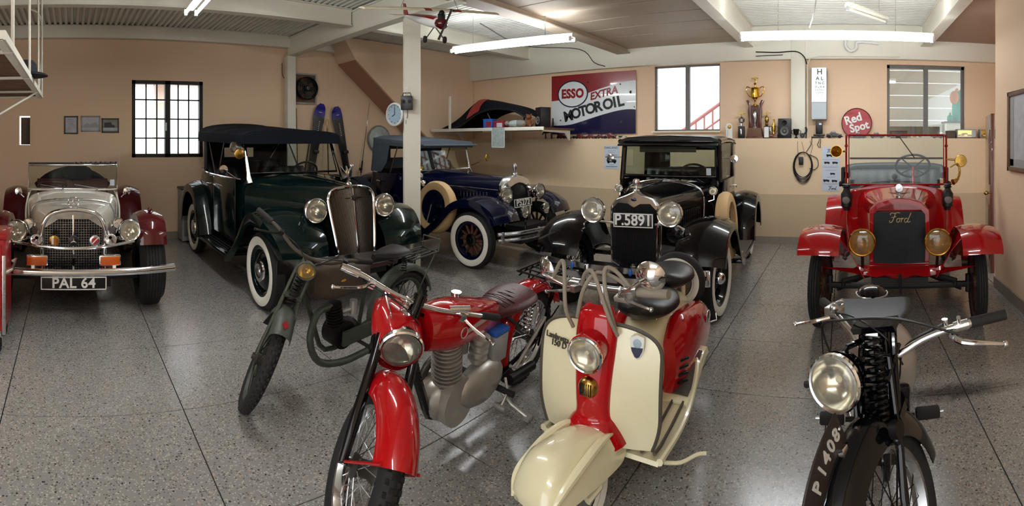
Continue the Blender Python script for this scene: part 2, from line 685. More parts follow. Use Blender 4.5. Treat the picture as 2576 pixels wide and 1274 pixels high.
def floor_mat():
    m = bpy.data.materials.new('terrazzo')
    m.use_nodes = True
    nt = m.node_tree
    b = nt.nodes['Principled BSDF']
    L = nt.links.new
    geo = nt.nodes.new('ShaderNodeNewGeometry')

    def vor(scale, seed):
        mp = nt.nodes.new('ShaderNodeVectorMath')
        mp.operation = 'ADD'
        mp.inputs[1].default_value = (seed, seed * 2.3, 0)
        L(geo.outputs['Position'], mp.inputs[0])
        v = nt.nodes.new('ShaderNodeTexVoronoi')
        v.inputs['Scale'].default_value = scale
        L(mp.outputs[0], v.inputs['Vector'])
        return v

    def mixc(fac, a, bcol):
        x = nt.nodes.new('ShaderNodeMix')
        x.data_type = 'RGBA'
        L(fac, x.inputs[0])
        if isinstance(a, tuple):
            x.inputs[6].default_value = a
        else:
            L(a, x.inputs[6])
        x.inputs[7].default_value = bcol
        return x.outputs[2]

    def chips(v, lo, hi, size):
        # cells whose random value falls between lo and hi, drawn as blobs
        sep = nt.nodes.new('ShaderNodeSeparateColor')
        L(v.outputs['Color'], sep.inputs[0])
        a = nt.nodes.new('ShaderNodeMath')
        a.operation = 'COMPARE'
        a.inputs[1].default_value = (lo + hi) / 2
        a.inputs[2].default_value = (hi - lo) / 2
        L(sep.outputs[0], a.inputs[0])
        d = nt.nodes.new('ShaderNodeMath')
        d.operation = 'LESS_THAN'
        d.inputs[1].default_value = size
        L(v.outputs['Distance'], d.inputs[0])
        k = nt.nodes.new('ShaderNodeMath')
        k.operation = 'MULTIPLY'
        L(a.outputs[0], k.inputs[0])
        L(d.outputs[0], k.inputs[1])
        return k.outputs[0]
    n = nt.nodes.new('ShaderNodeTexNoise')
    n.inputs['Scale'].default_value = 1.3
    n.inputs['Detail'].default_value = 4
    L(geo.outputs['Position'], n.inputs['Vector'])
    col = mixc(n.outputs[0], lin('84827e'), lin('97948f'))
    v1, v2, v3 = vor(70, 0), vor(95, 3.1), vor(45, 7.7)
    col = mixc(chips(v1, .0, .28, .42), col, lin('a9a49b'))
    col = mixc(chips(v1, .3, .5, .4), col, lin('6d665e'))
    col = mixc(chips(v2, .0, .2, .4), col, lin('bdb7ad'))
    col = mixc(chips(v2, .5, .6, .4), col, lin('524d49'))
    col = mixc(chips(v3, .2, .28, .28), col, lin('3c3835'))
    col = mixc(chips(v3, .6, .7, .3), col, lin('b59a86'))
    # oil and tyre stains of their own shape
    st = nt.nodes.new('ShaderNodeTexNoise')
    st.inputs['Scale'].default_value = .9
    st.inputs['Detail'].default_value = 6
    L(geo.outputs['Position'], st.inputs['Vector'])
    mr = nt.nodes.new('ShaderNodeMapRange')
    mr.inputs[1].default_value, mr.inputs[2].default_value = .58, .78
    mr.inputs[3].default_value, mr.inputs[4].default_value = 0, .2
    L(st.outputs[0], mr.inputs[0])
    col = mixc(mr.outputs[0], col, lin('4d463f'))
    # oily smear behind the black motorcycle
    ds = nt.nodes.new('ShaderNodeVectorMath')
    ds.operation = 'SUBTRACT'
    ds.inputs[1].default_value = (.72, 3.17, 0)
    L(geo.outputs['Position'], ds.inputs[0])
    sc = nt.nodes.new('ShaderNodeVectorMath')
    sc.operation = 'MULTIPLY'
    sc.inputs[1].default_value = (1.7, 7., 0)
    L(ds.outputs[0], sc.inputs[0])
    ln = nt.nodes.new('ShaderNodeVectorMath')
    ln.operation = 'LENGTH'
    L(sc.outputs[0], ln.inputs[0])
    n3 = nt.nodes.new('ShaderNodeTexNoise')
    n3.inputs['Scale'].default_value = 14
    n3.inputs['Detail'].default_value = 5
    L(geo.outputs['Position'], n3.inputs['Vector'])
    sb = nt.nodes.new('ShaderNodeMath')
    sb.operation = 'SUBTRACT'
    L(n3.outputs[0], sb.inputs[0])
    L(ln.outputs['Value'], sb.inputs[1])
    m3 = nt.nodes.new('ShaderNodeMapRange')
    m3.inputs[1].default_value, m3.inputs[2].default_value = -.45, .25
    m3.inputs[3].default_value, m3.inputs[4].default_value = 0, .8
    L(sb.outputs[0], m3.inputs[0])
    col = mixc(m3.outputs[0], col, lin('2b2622'))
    L(col, b.inputs['Base Color'])
    r = nt.nodes.new('ShaderNodeMapRange')
    r.inputs[3].default_value, r.inputs[4].default_value = .13, .3
    L(n.outputs[0], r.inputs[0])
    L(r.outputs[0], b.inputs['Roughness'])
    b.inputs['Coat Weight'].default_value = .3
    b.inputs['Coat Roughness'].default_value = .18
    MATS['terrazzo'] = m


floor_mat()

# ------------------------------------------------------------------ the room (most coordinates here and below computed from image pixel positions)
XL, XR, YB, YF = -8.2, 1.69, 8.1, -3.0      # left wall, right wall, back wall, front wall
ZD, ZC = 3.55, 3.30                          # corrugated deck, flat ceiling
LEDGE = 1.70


def cells(mb, us, zs, holes, put):
    for i in range(len(us) - 1):
        for j in range(len(zs) - 1):
            cu, cz = (us[i] + us[i + 1]) / 2, (zs[j] + zs[j + 1]) / 2
            if not any(a < cu < b and c < cz < d for a, b, c, d in holes):
                put(mb, us[i], us[i + 1], zs[j], zs[j + 1])
    return mb


# floor: dark bed, and terrazzo slabs with open joints
fl = struct('floor', MB().box(((XL + 3.0) / 2, (YF + YB) / 2, -.06), (3.0 - XL, YB - YF, .09)), 'joint')
gx = [XL, -7.9, -6.95, -5.92, -4.9, -3.89, -2.95, -2.0, -1.016, -.11, .787, 1.70, 3.0]
gy = [YF, -2.4, -1.42, -.41, .69, 1.88, 3.15, 4.01, 4.92, 5.76, 6.65, 7.5, YB]
slab = MB().box((0, 0, 0), (1, 1, 1)).mesh('slab')
for i in range(len(gx) - 1):
    for j in range(len(gy) - 1):
        a, b, c, d = gx[i], gx[i + 1], gy[j], gy[j + 1]
        o = part('slab', slab, 'terrazzo', fl, loc=((a + b) / 2, (c + d) / 2, -.0075))
        o.scale = (b - a - .007, d - c - .007, .015)

# left wall with a barred window and a slit
HW = (1.03, 2.26, 1.38, 2.68)
HS = (-.86, -.67, 1.59, 2.08)
struct('wall_left', cells(MB(), [YF, HS[0], HS[1], HW[0], HW[1], YB], [0, HW[2], HS[2], HS[3], HW[3], ZD + .1], [HW, HS],
                          lambda m, a, b, c, d: m.box((XL - .1, (a + b) / 2, (c + d) / 2), (.2, b - a, d - c))), 'wall_paint')
struct('baseboard_left', MB().box((XL + .01, (YF + YB) / 2, .06), (.02, YB - YF, .12)), 'skirting')
struct('trim_1', MB().box((XL + .07, (YF + YB) / 2, 3.46), (.14, YB - YF, .22)), 'cream_steel', bev=.01)
# back wall: thick below with a ledge, two windows above
W1, W2 = (-3.30, -2.09, 1.83, 2.98), (.70, 2.02, 1.72, 2.92)
wb = struct('wall_back', cells(MB(), [XL, W1[0], W1[1], W2[0], W2[1], 3.0], [LEDGE, W2[2], W1[2], W2[3], W1[3], ZD + .1], [W1, W2],
                               lambda m, a, b, c, d: m.box(((a + b) / 2, YB + .08, (c + d) / 2), (b - a, .16, d - c))), 'wall_paint')
part('dado', MB().box(((XL + 3) / 2, YB + .0, 1.25), (3 - XL, .5, .9)), 'dado_paint', wb)
part('lower_dado', MB().box(((XL + 3) / 2, YB + .0, .4), (3 - XL, .506, .8)), 'wall_low', wb)
struct('baseboard_back', MB().box(((XL + 3) / 2, YB - .26, .06), (3 - XL, .025, .12)), 'skirting')
struct('trim_2', MB().box(((XL + 3) / 2, YB - .05, 3.27), (3 - XL, .14, .56)), 'cream_steel', bev=.008)
part('sill', MB().box(((W1[0] + W1[1]) / 2, YB + .02, W1[2] - .012), (W1[1] - W1[0] + .04, .2, .025)), 'cream_steel', wb)
# right wall stops short of the back wall; a recess with a dark door lies behind its end
struct('wall_right', MB().box((XR + .09, (YF + 5.35) / 2, (ZD + .1) / 2), (.18, 5.35 - YF, ZD + .1)), 'wall_paint')
struct('baseboard_right', MB().box((XR - .01, (YF + 5.35) / 2, .06), (.025, 5.35 - YF, .12)), 'skirting')
struct('wall_side', MB().box((3.05, (5.0 + YB) / 2, 1.8), (.1, YB - 5.0, 3.6)), 'wall_paint')
d1 = struct('door_1', MB().box((0, 0, 1.0), (.045, .82, 2.0)), 'wood_brown', bev=.006, loc=(1.905, 6.28, 0), rot=(0, 0, -.2))
for z in (.5, 1.45):
    part('door_panel', MB().box((-.026, 0, z), (.012, .56, .7)), 'wood_brown', d1, bev=.004)
part('door_handle', MB().cyl((-.02, -.34, 1.0), (-.07, -.34, 1.0), .012).ball((-.08, -.34, 1.0), .028), 'brass', d1)
# front wall behind the camera, with the open garage door
HD = (-2.6, 1.5, 0, 2.5)
struct('wall_front', cells(MB(), [XL, HD[0], HD[1], 3.0], [0, HD[3], ZD + .1], [HD],
                           lambda m, a, b, c, d: m.box(((a + b) / 2, YF - .1, (c + d) / 2), (b - a, .2, d - c))), 'wall_paint')

# ceiling: corrugated deck left, middle and right; flat boards between two beams; plain slab at the right
cl = struct('ceiling', MB().box(((XL + 3) / 2, (YF + YB) / 2, ZD + .16), (3.2 - XL, YB - YF + .2, .1)), 'ceiling_plain')


def deck(x0, x1, y0, y1, z):
    P, p = [], .09
    y = y0
    while y < y1:
        P += [(y, z + .045), (y + p * .3, z + .045), (y + p * .42, z), (y + p * .82, z), (y + p * .94, z + .045)]
        y += p
    n = 3
    return MB().grid([[V((x0 + (x1 - x0) * i / n, a, b)) for a, b in P] for i in range(n + 1)])


part('corrugated_sheet', deck(XL, -3.84, YF, YB, ZD), 'deck_metal', cl, solid=.003, ang=20)
part('corrugated_sheet', deck(-1.57, 1.32, YF, YB, ZD), 'deck_metal', cl, solid=.003, ang=20)
y = YB
while y > 1.0:
    part('ceiling_plank', MB().box((-2.70, y - .275, ZC + .02), (2.2, .535, .03)), 'ceiling_board', cl, bev=.006, seg=1)
    y -= .55
part('ceiling_plank', MB().box((-2.70, (y + YF) / 2, ZC + .02), (2.2, y - YF, .03)), 'ceiling_board', cl)
part('soffit', MB().box((2.3, (YF + YB) / 2, ZC + .03), (2.0, YB - YF, .06)), 'ceiling_plain', cl)


def ibeam(x0, y0, x1, y1, zb, h=.26, w=.15):
    """rolled steel joist along x or y with flanges and web"""
    m = MB()
    a, b = V((x0, y0, 0)), V((x1, y1, 0))
    c, L = (a + b) / 2, (b - a).length
    al = abs(x1 - x0) > abs(y1 - y0)
    dim = (lambda q, k: (L, q, k)) if al else (lambda q, k: (q, L, k))
    m.box((c.x, c.y, zb + .01), dim(w, .02)).box((c.x, c.y, zb + h - .01), dim(w, .02)).box((c.x, c.y, zb + h / 2), dim(w * .62, h - .02))
    return m


GY = 3.9
struct('trim_3', ibeam(-6.0, YF, -6.0, GY - .08, 3.30, .25), 'cream_steel', bev=.004, seg=1)
struct('trim_4', ibeam(XL + .05, GY, -3.84, GY, 3.20, .33, .17), 'cream_steel', bev=.004, seg=1)
struct('trim_5', ibeam(-3.84, YF, -3.84, YB - .1, 3.22, .33, .26), 'ceiling_board', bev=.004, seg=1)
struct('trim_6', ibeam(-1.57, YF, -1.57, YB - .1, 3.20, .35, .16), 'cream_steel', bev=.004, seg=1)
struct('trim_7', ibeam(1.32, YF, 1.32, YB - .1, 3.20, .35, .16), 'cream_steel', bev=.004, seg=1)
struct('trim_8', ibeam(-6.0, GY + .08, -6.0, YB - .1, 3.30, .25), 'cream_steel', bev=.004, seg=1)
struct('trim_9', MB().box((XL + .08, GY - .02, 1.6), (.16, .17, 3.2)), 'cream_steel', bev=.01)
struct('trim_10', MB().box((-.755, YB - .06, (LEDGE + 3.5) / 2), (.235, .14, 3.5 - LEDGE)), 'cream_steel', bev=.01)
# free-standing steel column
co = thing('steel_column', 'cream painted steel column standing between the green tourer and the blue roadster', 'column', (-4.70, GY, 0), -.62)
part('flange', MB().box((-.115, 0, 1.6), (.02, .2, 3.2)), 'cream_steel', co, bev=.004, seg=1)
part('flange', MB().box((.115, 0, 1.6), (.02, .2, 3.2)), 'cream_steel', co, bev=.004, seg=1)
part('web', MB().box((0, .01, 1.6), (.21, .1, 3.2)), 'cream_steel', co)
part('base_plate', MB().box((0, 0, .012), (.34, .3, .024)), 'cream_steel', co, bev=.004)
part('rust_streak', MB().prism([(-.012, -.1), (.012, -.08), (.006, .12), (-.008, .1)], (.05, -.0415, 1.5), (1, 0, 0), (0, 0, 1), (0, -.001, 0)), 'wood_plank', co)

# stair running up along the left wall, seen from below
st = struct('trim_11', MB().prism([(4.95, 3.16), (4.7, 3.54), (8.08, 3.54), (8.08, .62)], (XL + .02, 0, 0), (0, 1, 0), (0, 0, 1), (.6, 0, 0)), 'wall_paint')
sl = math.atan2(3.16 - .62, 8.08 - 4.95)
part('stair_soffit', MB().box((XL + .32, (4.95 + 8.08) / 2, (3.16 + .62) / 2 - .02), (.6, math.hypot(2.54, 3.13), .03), Matrix.Rotation(-sl, 3, 'X')), 'stair_soffit', st)

# windows
w = struct('window_1', MB().box((XL - .05, (HW[0] + HW[1]) / 2, HW[2] + .03), (.1, HW[1] - HW[0], .06))
           .box((XL - .05, (HW[0] + HW[1]) / 2, HW[3] - .03), (.1, HW[1] - HW[0], .06))
           .box((XL - .05, HW[0] + .03, (HW[2] + HW[3]) / 2), (.1, .06, HW[3] - HW[2]))
           .box((XL - .05, HW[1] - .03, (HW[2] + HW[3]) / 2), (.1, .06, HW[3] - HW[2]))
           .box((XL - .05, (HW[0] + HW[1]) / 2, (HW[2] + HW[3]) / 2), (.1, .09, HW[3] - HW[2])), 'black_iron', bev=.004, seg=1)
bars = [HW[0] + .06 + (HW[1] - HW[0] - .12) * k / 6 for k in (1, 2, 4, 5)]
for y in bars:
    part('bar', MB().box((XL - .03, y, (HW[2] + HW[3]) / 2), (.02, .022, HW[3] - HW[2] - .1)), 'black_iron', w)
for k in (1, 2, 3):
    part('bar', MB().box((XL - .03, (HW[0] + HW[1]) / 2, HW[2] + (HW[3] - HW[2]) * k / 4), (.02, HW[1] - HW[0] - .1, .022)), 'black_iron', w)
ys = [HW[0] + .06] + bars[:2] + [(HW[0] + HW[1]) / 2] + bars[2:] + [HW[1] - .06]
for i in range(6):
    for k in range(4):
        z0, z1 = HW[2] + .05 + (HW[3] - HW[2] - .1) * k / 4, HW[2] + .05 + (HW[3] - HW[2] - .1) * (k + 1) / 4
        part('pane', MB().box((XL - .07, (ys[i] + ys[i + 1]) / 2, (z0 + z1) / 2), (.004, ys[i + 1] - ys[i] - .01, z1 - z0 - .01)), 'pane', w)
part('latch', MB().box((XL + .005, (HW[0] + HW[1]) / 2 - .03, 1.9), (.02, .02, .14)), 'plastic_white', w, bev=.004)


def window(n, X0, X1, Z0, Z1, fm, t=.05):
    y = YB + .1
    w = struct('window_%d' % n, MB().box(((X0 + X1) / 2, y, Z0 + t / 2), (X1 - X0, .06, t)).box(((X0 + X1) / 2, y, Z1 - t / 2), (X1 - X0, .06, t))
               .box((X0 + t / 2, y, (Z0 + Z1) / 2), (t, .06, Z1 - Z0)).box((X1 - t / 2, y, (Z0 + Z1) / 2), (t, .06, Z1 - Z0)), fm, bev=.004, seg=1)
    part('mullion', MB().box(((X0 + X1) / 2, y, (Z0 + Z1) / 2), (.075, .07, Z1 - Z0)), fm, w, bev=.004, seg=1)
    for a, b in ((X0, (X0 + X1) / 2), ((X0 + X1) / 2, X1)):
        part('pane', MB().box(((a + b) / 2, y, (Z0 + Z1) / 2), (b - a - .06, .004, Z1 - Z0 - .06)), 'pane', w)
    return w


window(2, *W1, 'pane_frame', .03)
window(3, *W2, 'pane_frame', .05)
ws = struct('window_4', MB().box((XL - .12, (HS[0] + HS[1]) / 2 + .012, (HS[2] + HS[3]) / 2 - .01), (.02, .16, .46)), 'wood_frame', bev=.003)

# ------------------------------------------------------------------ fluorescent lamps


def lamp(label, p, q, on=True, tubes=2):
    p, q = V(p), V(q)
    d = (q - p).normalized()
    sd = V((-d.y, d.x, 0)).normalized()
    t = thing('fluorescent_lamp', label, 'lamp', (p + q) / 2 + V((0, 0, 0)))
    a, b = p - (p + q) / 2, q - (p + q) / 2
    up = V((0, 0, 1))
    s = .03 if tubes == 2 else .05
    sec = [(-s, .03), (s, .03), (s * .6, .085), (-s * .6, .085)]
    part('batten', MB().prism(sec, a, sd, up, b - a), 'cream_steel', t, bev=.004, seg=1)
    for k in ((-1, 1) if tubes == 2 else (0,)):
        o = sd * k * .055
        part('tube', MB().cyl(a + o + d * .03, b + o - d * .03, .0165, n=12), 'tube_light' if on else 'dead_tube', t)
        for e, g in ((a, d), (b, -d)):
            part('tube_cap', MB().box(e + o + g * .015 + up * .004, (.03, .03, .06), Matrix.Rotation(math.atan2(d.y, d.x), 3, 'Z')), 'plastic_white' if on else 'plastic_grey', t, bev=.003)
    for f in (.2, .8):
        c = a + (b - a) * f
        h = ZD + .0 - (p + (q - p) * f).z
        part('hanger', MB().cyl(c + up * .08, c + up * h, .004, n=6), 'dull_chrome', t)
    return t


lamp('lit twin fluorescent tube lamp hanging over the red open car', (-1.29, 6.0, 2.93), (1.10, 6.0, 2.905))
lamp('lit twin fluorescent tube lamp hanging over the blue roadster', (-5.5, 5.4, 3.05), (-3.28, 5.35, 2.95))
lamp('lit fluorescent tube lamp seen end on, above the white roadster and green tourer', (-4.9, 1.22, 2.96), (-2.5, 1.15, 2.96))
lamp('unlit single tube lamp fixed slantwise under the corrugated roof', (.03, 6.12, 3.3), (.57, 6.7, 3.28), False, 1)
# the lamps' row goes on behind the photographer
lamp('lit twin fluorescent tube lamp behind the photographer', (-1.3, -1.2, 2.95), (1.1, -1.2, 2.95))

# ------------------------------------------------------------------ car parts shared by the five cars


def mirror_y(f):
    for s in (-1, 1):
        f(s)


def windscreen(parent, xb, zb, xt, zt, hb, ht, m, r, split=None):
    """posts, rails and glass of a flat windscreen, leaning from base b to top t"""
    f = part('windscreen_frame', MB().tube([(xb, -hb, zb), (xt, -ht, zt), (xt, ht, zt), (xb, hb, zb)], r, 8, closed=True), m, parent, ang=60)
    n = V((zt - zb, 0, xb - xt)).normalized() * .002
    a = [V((xb, -hb, zb)), V((xb, hb, zb)), V((xt, ht, zt)), V((xt, -ht, zt))]
    part('glass', MB().add([p + n for p in a] + [p - n for p in a], [(0, 1, 2, 3), (7, 6, 5, 4), (0, 4, 5, 1), (1, 5, 6, 2), (2, 6, 7, 3), (3, 7, 4, 0)]), 'screen_glass', f)
    return f


def steering(parent, c, R, tilt, m='plastic_black', col='chassis_black', yaw=0.):
    """wheel facing back (local -x) and up"""
    M = Matrix.Rotation(yaw, 3, 'Z') @ Matrix.Rotation(-tilt, 3, 'Y')
    ring = [V(c) + M @ V((R * math.cos(2 * PI * i / 28), R * math.sin(2 * PI * i / 28), 0)) for i in range(28)]
    w = part('steering_wheel', MB().tube(ring, .014, 8, closed=True), m, parent)
    sp = MB()
    for i in range(4):
        a = PI / 4 + PI / 2 * i
        sp.tube([V(c) + M @ V((0, 0, -.03)), V(c) + M @ V((R * math.cos(a), R * math.sin(a), 0))], .008, 6)
    part('spokes', sp, m, w)
    part('steering_column', MB().cyl(V(c) + M @ V((0, 0, -.02)), V(c) + M @ V((0, 0, -.62)), .02), col, parent)
    return w


def seat(parent, x, hw, z0, zt, m, dx=.16, y=0., name='seat'):
    s = MB().box((x + .26, y, z0), (.52, hw * 2, .18))
    part(name, s, m, parent, bev=.05, seg=3)
    n = max(4, int(hw * 2 / .12))
    rows = []
    for i in range(n * 4 + 1):
        f = i / (n * 4)
        yy = y - hw + 2 * hw * f
        b = .02 * abs(math.sin(PI * f * n))
        rows.append([V((x + .05 + b, yy, z0)), V((x + .02 + b, yy, (z0 + zt) / 2)), V((x - dx * .6 + b, yy, zt - .03)), V((x - dx * .8, yy, zt)), V((x - dx, yy, zt - .02)), V((x - dx * .6, yy, z0))])
    part(name + '_back', MB().loft(rows), m, parent)


def tub(parent, name, secs, m, n=4, k=3, solid=.02):
    """open-topped shell: secs = (x, [(y, z) right rim ... left rim])"""
    rings = [cr([(x, y, z) for y, z in h], n) for x, h in secs]
    cols = [cr([r[j] for r in rings], k) for j in range(len(rings[0]))]
    return part(name, MB().grid([[c[i] for c in cols] for i in range(len(cols[0]))]), m, parent, solid=solid)


def usec(hw, zt, zb, hb, bulge=.04):
    zm = (zt + zb) / 2
    r = [(hw, zt), (hw + bulge, zm + .1), (hw + bulge * .4, zm - .15), (hb, zb), (hb * .5, zb - .01), (0, zb - .01)]
    return [(-y, z) for y, z in r] + [(y, z) for y, z in r[::-1][1:]]


def softtop(parent, x0, x1, hw, ze, zc, m, name='soft_top', t=.02, dip=.03):
    """cloth roof: x0 front, x1 back; ze, zc = (front, back) heights of edge and crest"""
    rows = []
    N, K = 14, 16
    for i in range(N + 1):
        f = i / N
        x = x0 + (x1 - x0) * f
        bow = dip * abs(math.sin(PI * f * 3))
        e, c = ze[0] + (ze[1] - ze[0]) * f, zc[0] + (zc[1] - zc[0]) * f + dip - bow
        e -= .0
        row = []
        for j in range(K + 1):
            a = PI * j / K
            row.append(V((x, -hw * math.cos(a) * (1 if .1 < f else .97), e + (c - e) * math.sin(a) ** .55)))
        rows.append(row)
    for r in rows:
        r.insert(0, r[0] + V((0, .012, -.05)))
        r.append(r[-1] + V((0, -.012, -.05)))
    o = part(name, MB().grid(rows), m, parent, solid=-t)
    r = rows[0]
    lo = [V((x0, p.y, r[0].z)) for p in r]
    part('header', MB().grid([[p for p in r], lo]), m, o, solid=.02)
    return o


def horn(parent, p, d, L, r, m, name='horn'):
    return part(name, MB().lathe([(.004, 0), (.012, .01), (.012, L * .5), (.02, L * .75), (.035 if r > .04 else r * .7, L * .92), (r, L), (r * .9, L * .985), (.01, L * .8)], p, d, 20), m, parent)


def spoke_chrome(parent, p, q, r, m='chrome', name='stay'):
    return part(name, MB().cyl(p, q, r, n=8), m, parent)


# ------------------------------------------------------------------ 1 white and maroon roadster (PAL 64)
c1 = thing('vintage_roadster', 'white open roadster with maroon wings, amber lamps and plate PAL 64', 'car', (-5.0, .03, 0), 0)
for s in (-1, 1):
    wheel(c1, (0, s * .765, .4), .4, .25, 'fat', s)
    wheel(c1, (-2.4, s * .8, .38), .38, .25, 'fat', s)
    fw = part('front_wing', fender([(.36, .66), (.3, .83), (.08, .895), (-.2, .86), (-.55, .66), (-.85, .42), (-1.1, .36)], s * .63, s * .89, .05, .1, .05), 'maroon_paint', c1, solid=.008)
    part('marker_lamp', MB().ball((.1, s * .765, .965), .024).cyl((.1, s * .765, .92), (.1, s * .765, .96), .014), 'maroon_paint', fw)
    part('rear_wing', fender([(-1.75, .36), (-1.9, .62), (-2.1, .86), (-2.35, .93), (-2.65, .88), (-2.9, .66), (-3.0, .42)], s * .66, s * .98, .06, .1, .05), 'maroon_paint', c1, solid=.008)
    part('running_board', MB().box((-1.45, s * .78, .35), (.8, .28, .04)), 'maroon_paint', c1, bev=.012)
    headlamp(c1, (.42, s * .525, .815), .1, lens='lens_clear')
    spoke_chrome(c1, (.3, s * .38, .72), (.38, s * .52, .74), .02, name='lamp_bracket')
    horn(c1, (.2, s * .34, .77), (1, 0, -.04), .34, .052, 'chrome')
    part('spot_lamp', MB().lathe([(0, -.08), (.03, -.075), (.05, -.03), (.052, .02), (.046, .03), (0, .035)], (.34, s * .43, .87), (1, 0, 0)), 'chrome', c1)
    a = part('indicator_lamp', MB().box((.6, s * .325, .585), (.06, .2, .1)), 'chrome', c1, bev=.015)
    part('amber_lens', MB().box((.633, s * .325, .585), (.012, .175, .078)), 'amber', a, bev=.005)
    part('wing_mirror', MB().lathe([(0, 0), (.045, .012), (.05, .04), (.03, .07), (0, .08)], (-1.06, s * .67, 1.03), (-1, 0, 0)).cyl((-1.08, s * .6, .96), (-1.1, s * .67, 1.02), .008), 'chrome', c1)
    part('bumper_iron', MB().box((.45, s * .36, .52), (.4, .03, .06)), 'cream_paint', c1)
hood = body([(.40, [(0, .48), (.2, .48), (.27, .6), (.285, .8), (.24, .95), (.13, 1.0), (0, 1.01)]),
             (-.1, [(0, .45), (.24, .45), (.36, .6), (.38, .8), (.32, .94), (.17, .99), (0, 1.0)]),
             (-.55, [(0, .42), (.3, .42), (.45, .58), (.47, .8), (.41, .94), (.22, .985), (0, .99)]),
             (-1.1, [(0, .4), (.35, .4), (.52, .56), (.56, .82), (.51, .98), (.28, 1.04), (0, 1.05)])])
bn = part('bonnet', hood, 'cream_paint', c1)
ring = [(y, z) for y, z in [(.463, .56), (.476, .8), (.415, .95), (.22, .998), (0, 1.003)]]
part('bonnet_moulding', MB().tube([(-.5, -y, z) for y, z in ring] + [(-.5, y, z) for y, z in ring[::-1][1:]], .012, 8, sm=4), 'dull_chrome', bn)
part('scuttle_strip', MB().tube([(-.25, y, z) for y, z in [(-.4, .62), (-.41, .78)]], .008), 'chrome', bn)
for s in (-1, 1):
    part('bonnet_catch', MB().box((-.0, s * .385, .82), (.12, .015, .02)).ball((.06, s * .39, .8), .015), 'chrome', bn)
tub(c1, 'body_tub', [(-1.1, usec(.55, 1.02, .4, .42)), (-1.6, usec(.6, .92, .36, .5)), (-2.3, usec(.6, .95, .38, .5)), (-2.9, usec(.48, .9, .45, .35)), (-3.08, usec(.3, .8, .55, .2))], 'cream_paint')
seat(c1, -1.9, .5, .55, 1.12, 'leather_maroon')
part('folded_top', MB().tube([(-2.25, -.52, .98), (-2.3, -.3, 1.1), (-2.3, 0, 1.16), (-2.3, .3, 1.1), (-2.25, .52, .98)], [.07, .11, .13, .11, .07], 12, sm=4), 'hood_cloth', c1)
part('tonneau', MB().ball((-2.1, .07, 1.18), .2, (.7, 1.2, .7)), 'hood_cloth', c1)
steering(c1, (-1.55, -.27, 1.06), .18, -.9 + PI / 2 - .3, 'dark_wood')
wsf = windscreen(c1, -1.08, 1.06, -1.14, 1.36, .55, .55, 'chrome', .018)
part('top_rail', MB().box((-1.14, 0, 1.378), (.04, 1.1, .022)), 'plastic_black', wsf, bev=.006)
for i in range(9):
    part('rail_clip', MB().tube([(-1.12, .02 + .062 * i, 1.37), (-1.12, .035 + .062 * i, 1.396), (-1.14, .055 + .062 * i, 1.392)], .006, 6), 'chrome', wsf)
for y in (-.12, .3):
    part('wiper', MB().cyl((-1.05, y, 1.065), (-1.03, y, 1.06), .014).tube([(-1.045, y, 1.075), (-1.06, y - .28, 1.12)], .004, 5), 'dull_chrome', wsf)
part('tax_disc', MB().box((-1.088, .49, 1.14), (.004, .055, .075)), 'poster_paper', wsf)
part('aerial', MB().tube([(-1.0, .53, 1.0), (-1.02, .56, 1.32), (-1.05, .6, 1.55)], .003, 5), 'dull_chrome', c1)
# radiator: arched chrome shell, two-part mesh with a middle bar
arch = [(-.285, .46), (-.292, .7), (-.285, .86), (-.22, .97), (-.1, 1.01), (0, 1.018), (.1, 1.01), (.22, .97), (.285, .86), (.292, .7), (.285, .46)]
rs = part('radiator_shell', MB().tube([(.44, y, z) for y, z in arch], .022, 10, sm=4), 'chrome', c1)
part('radiator_brow', MB().prism([(-.28, .84), (-.25, .93), (-.14, .985), (0, 1.0), (.14, .985), (.25, .93), (.28, .84), (.14, .93), (-.14, .93)], (.42, 0, 0), (0, 1, 0), (0, 0, 1), (.02, 0, 0)), 'chrome', rs)
part('radiator_core', MB().prism([(-.28, .46), (-.28, .85), (-.14, .935), (.14, .935), (.28, .85), (.28, .46)], (.4, 0, 0), (0, 1, 0), (0, 0, 1), (.02, 0, 0)), 'mesh_black', rs)
gm = MB()
for i in range(23):
    y = -.265 + .53 * i / 22
    gm.box((.43, y, .665), (.004, .003, .42 + .1 * min(1, (.28 - abs(y)) / .14)))
for i in range(19):
    gm.box((.428, 0, .48 + .42 * i / 18), (.004, .53, .003))
part('grille_mesh', gm, 'dull_chrome', rs, kind='stuff')
part('centre_bar', MB().box((.445, -.0, .72), (.02, .018, .5)), 'chrome', rs, bev=.005)
star = MB().tube([(.44, .05 * math.sin(2 * PI * i / 24), 1.085 + .05 * math.cos(2 * PI * i / 24)) for i in range(24)], .0045, 6, closed=True).cyl((.44, 0, 1.0), (.44, 0, 1.04), .01)
for i in range(3):
    a = 2 * PI * i / 3
    star.tube([(.44, 0, 1.085), (.44, .047 * math.sin(a), 1.085 + .047 * math.cos(a))], [.009, .003], 6)
part('star_emblem', star, 'chrome', rs)
bb = part('badge_bar', MB().tube([(.46, -.56, .725), (.55, -.3, .7), (.585, 0, .69), (.55, .3, .7), (.46, .56, .725)], .014, 8, sm=6), 'chrome', c1)
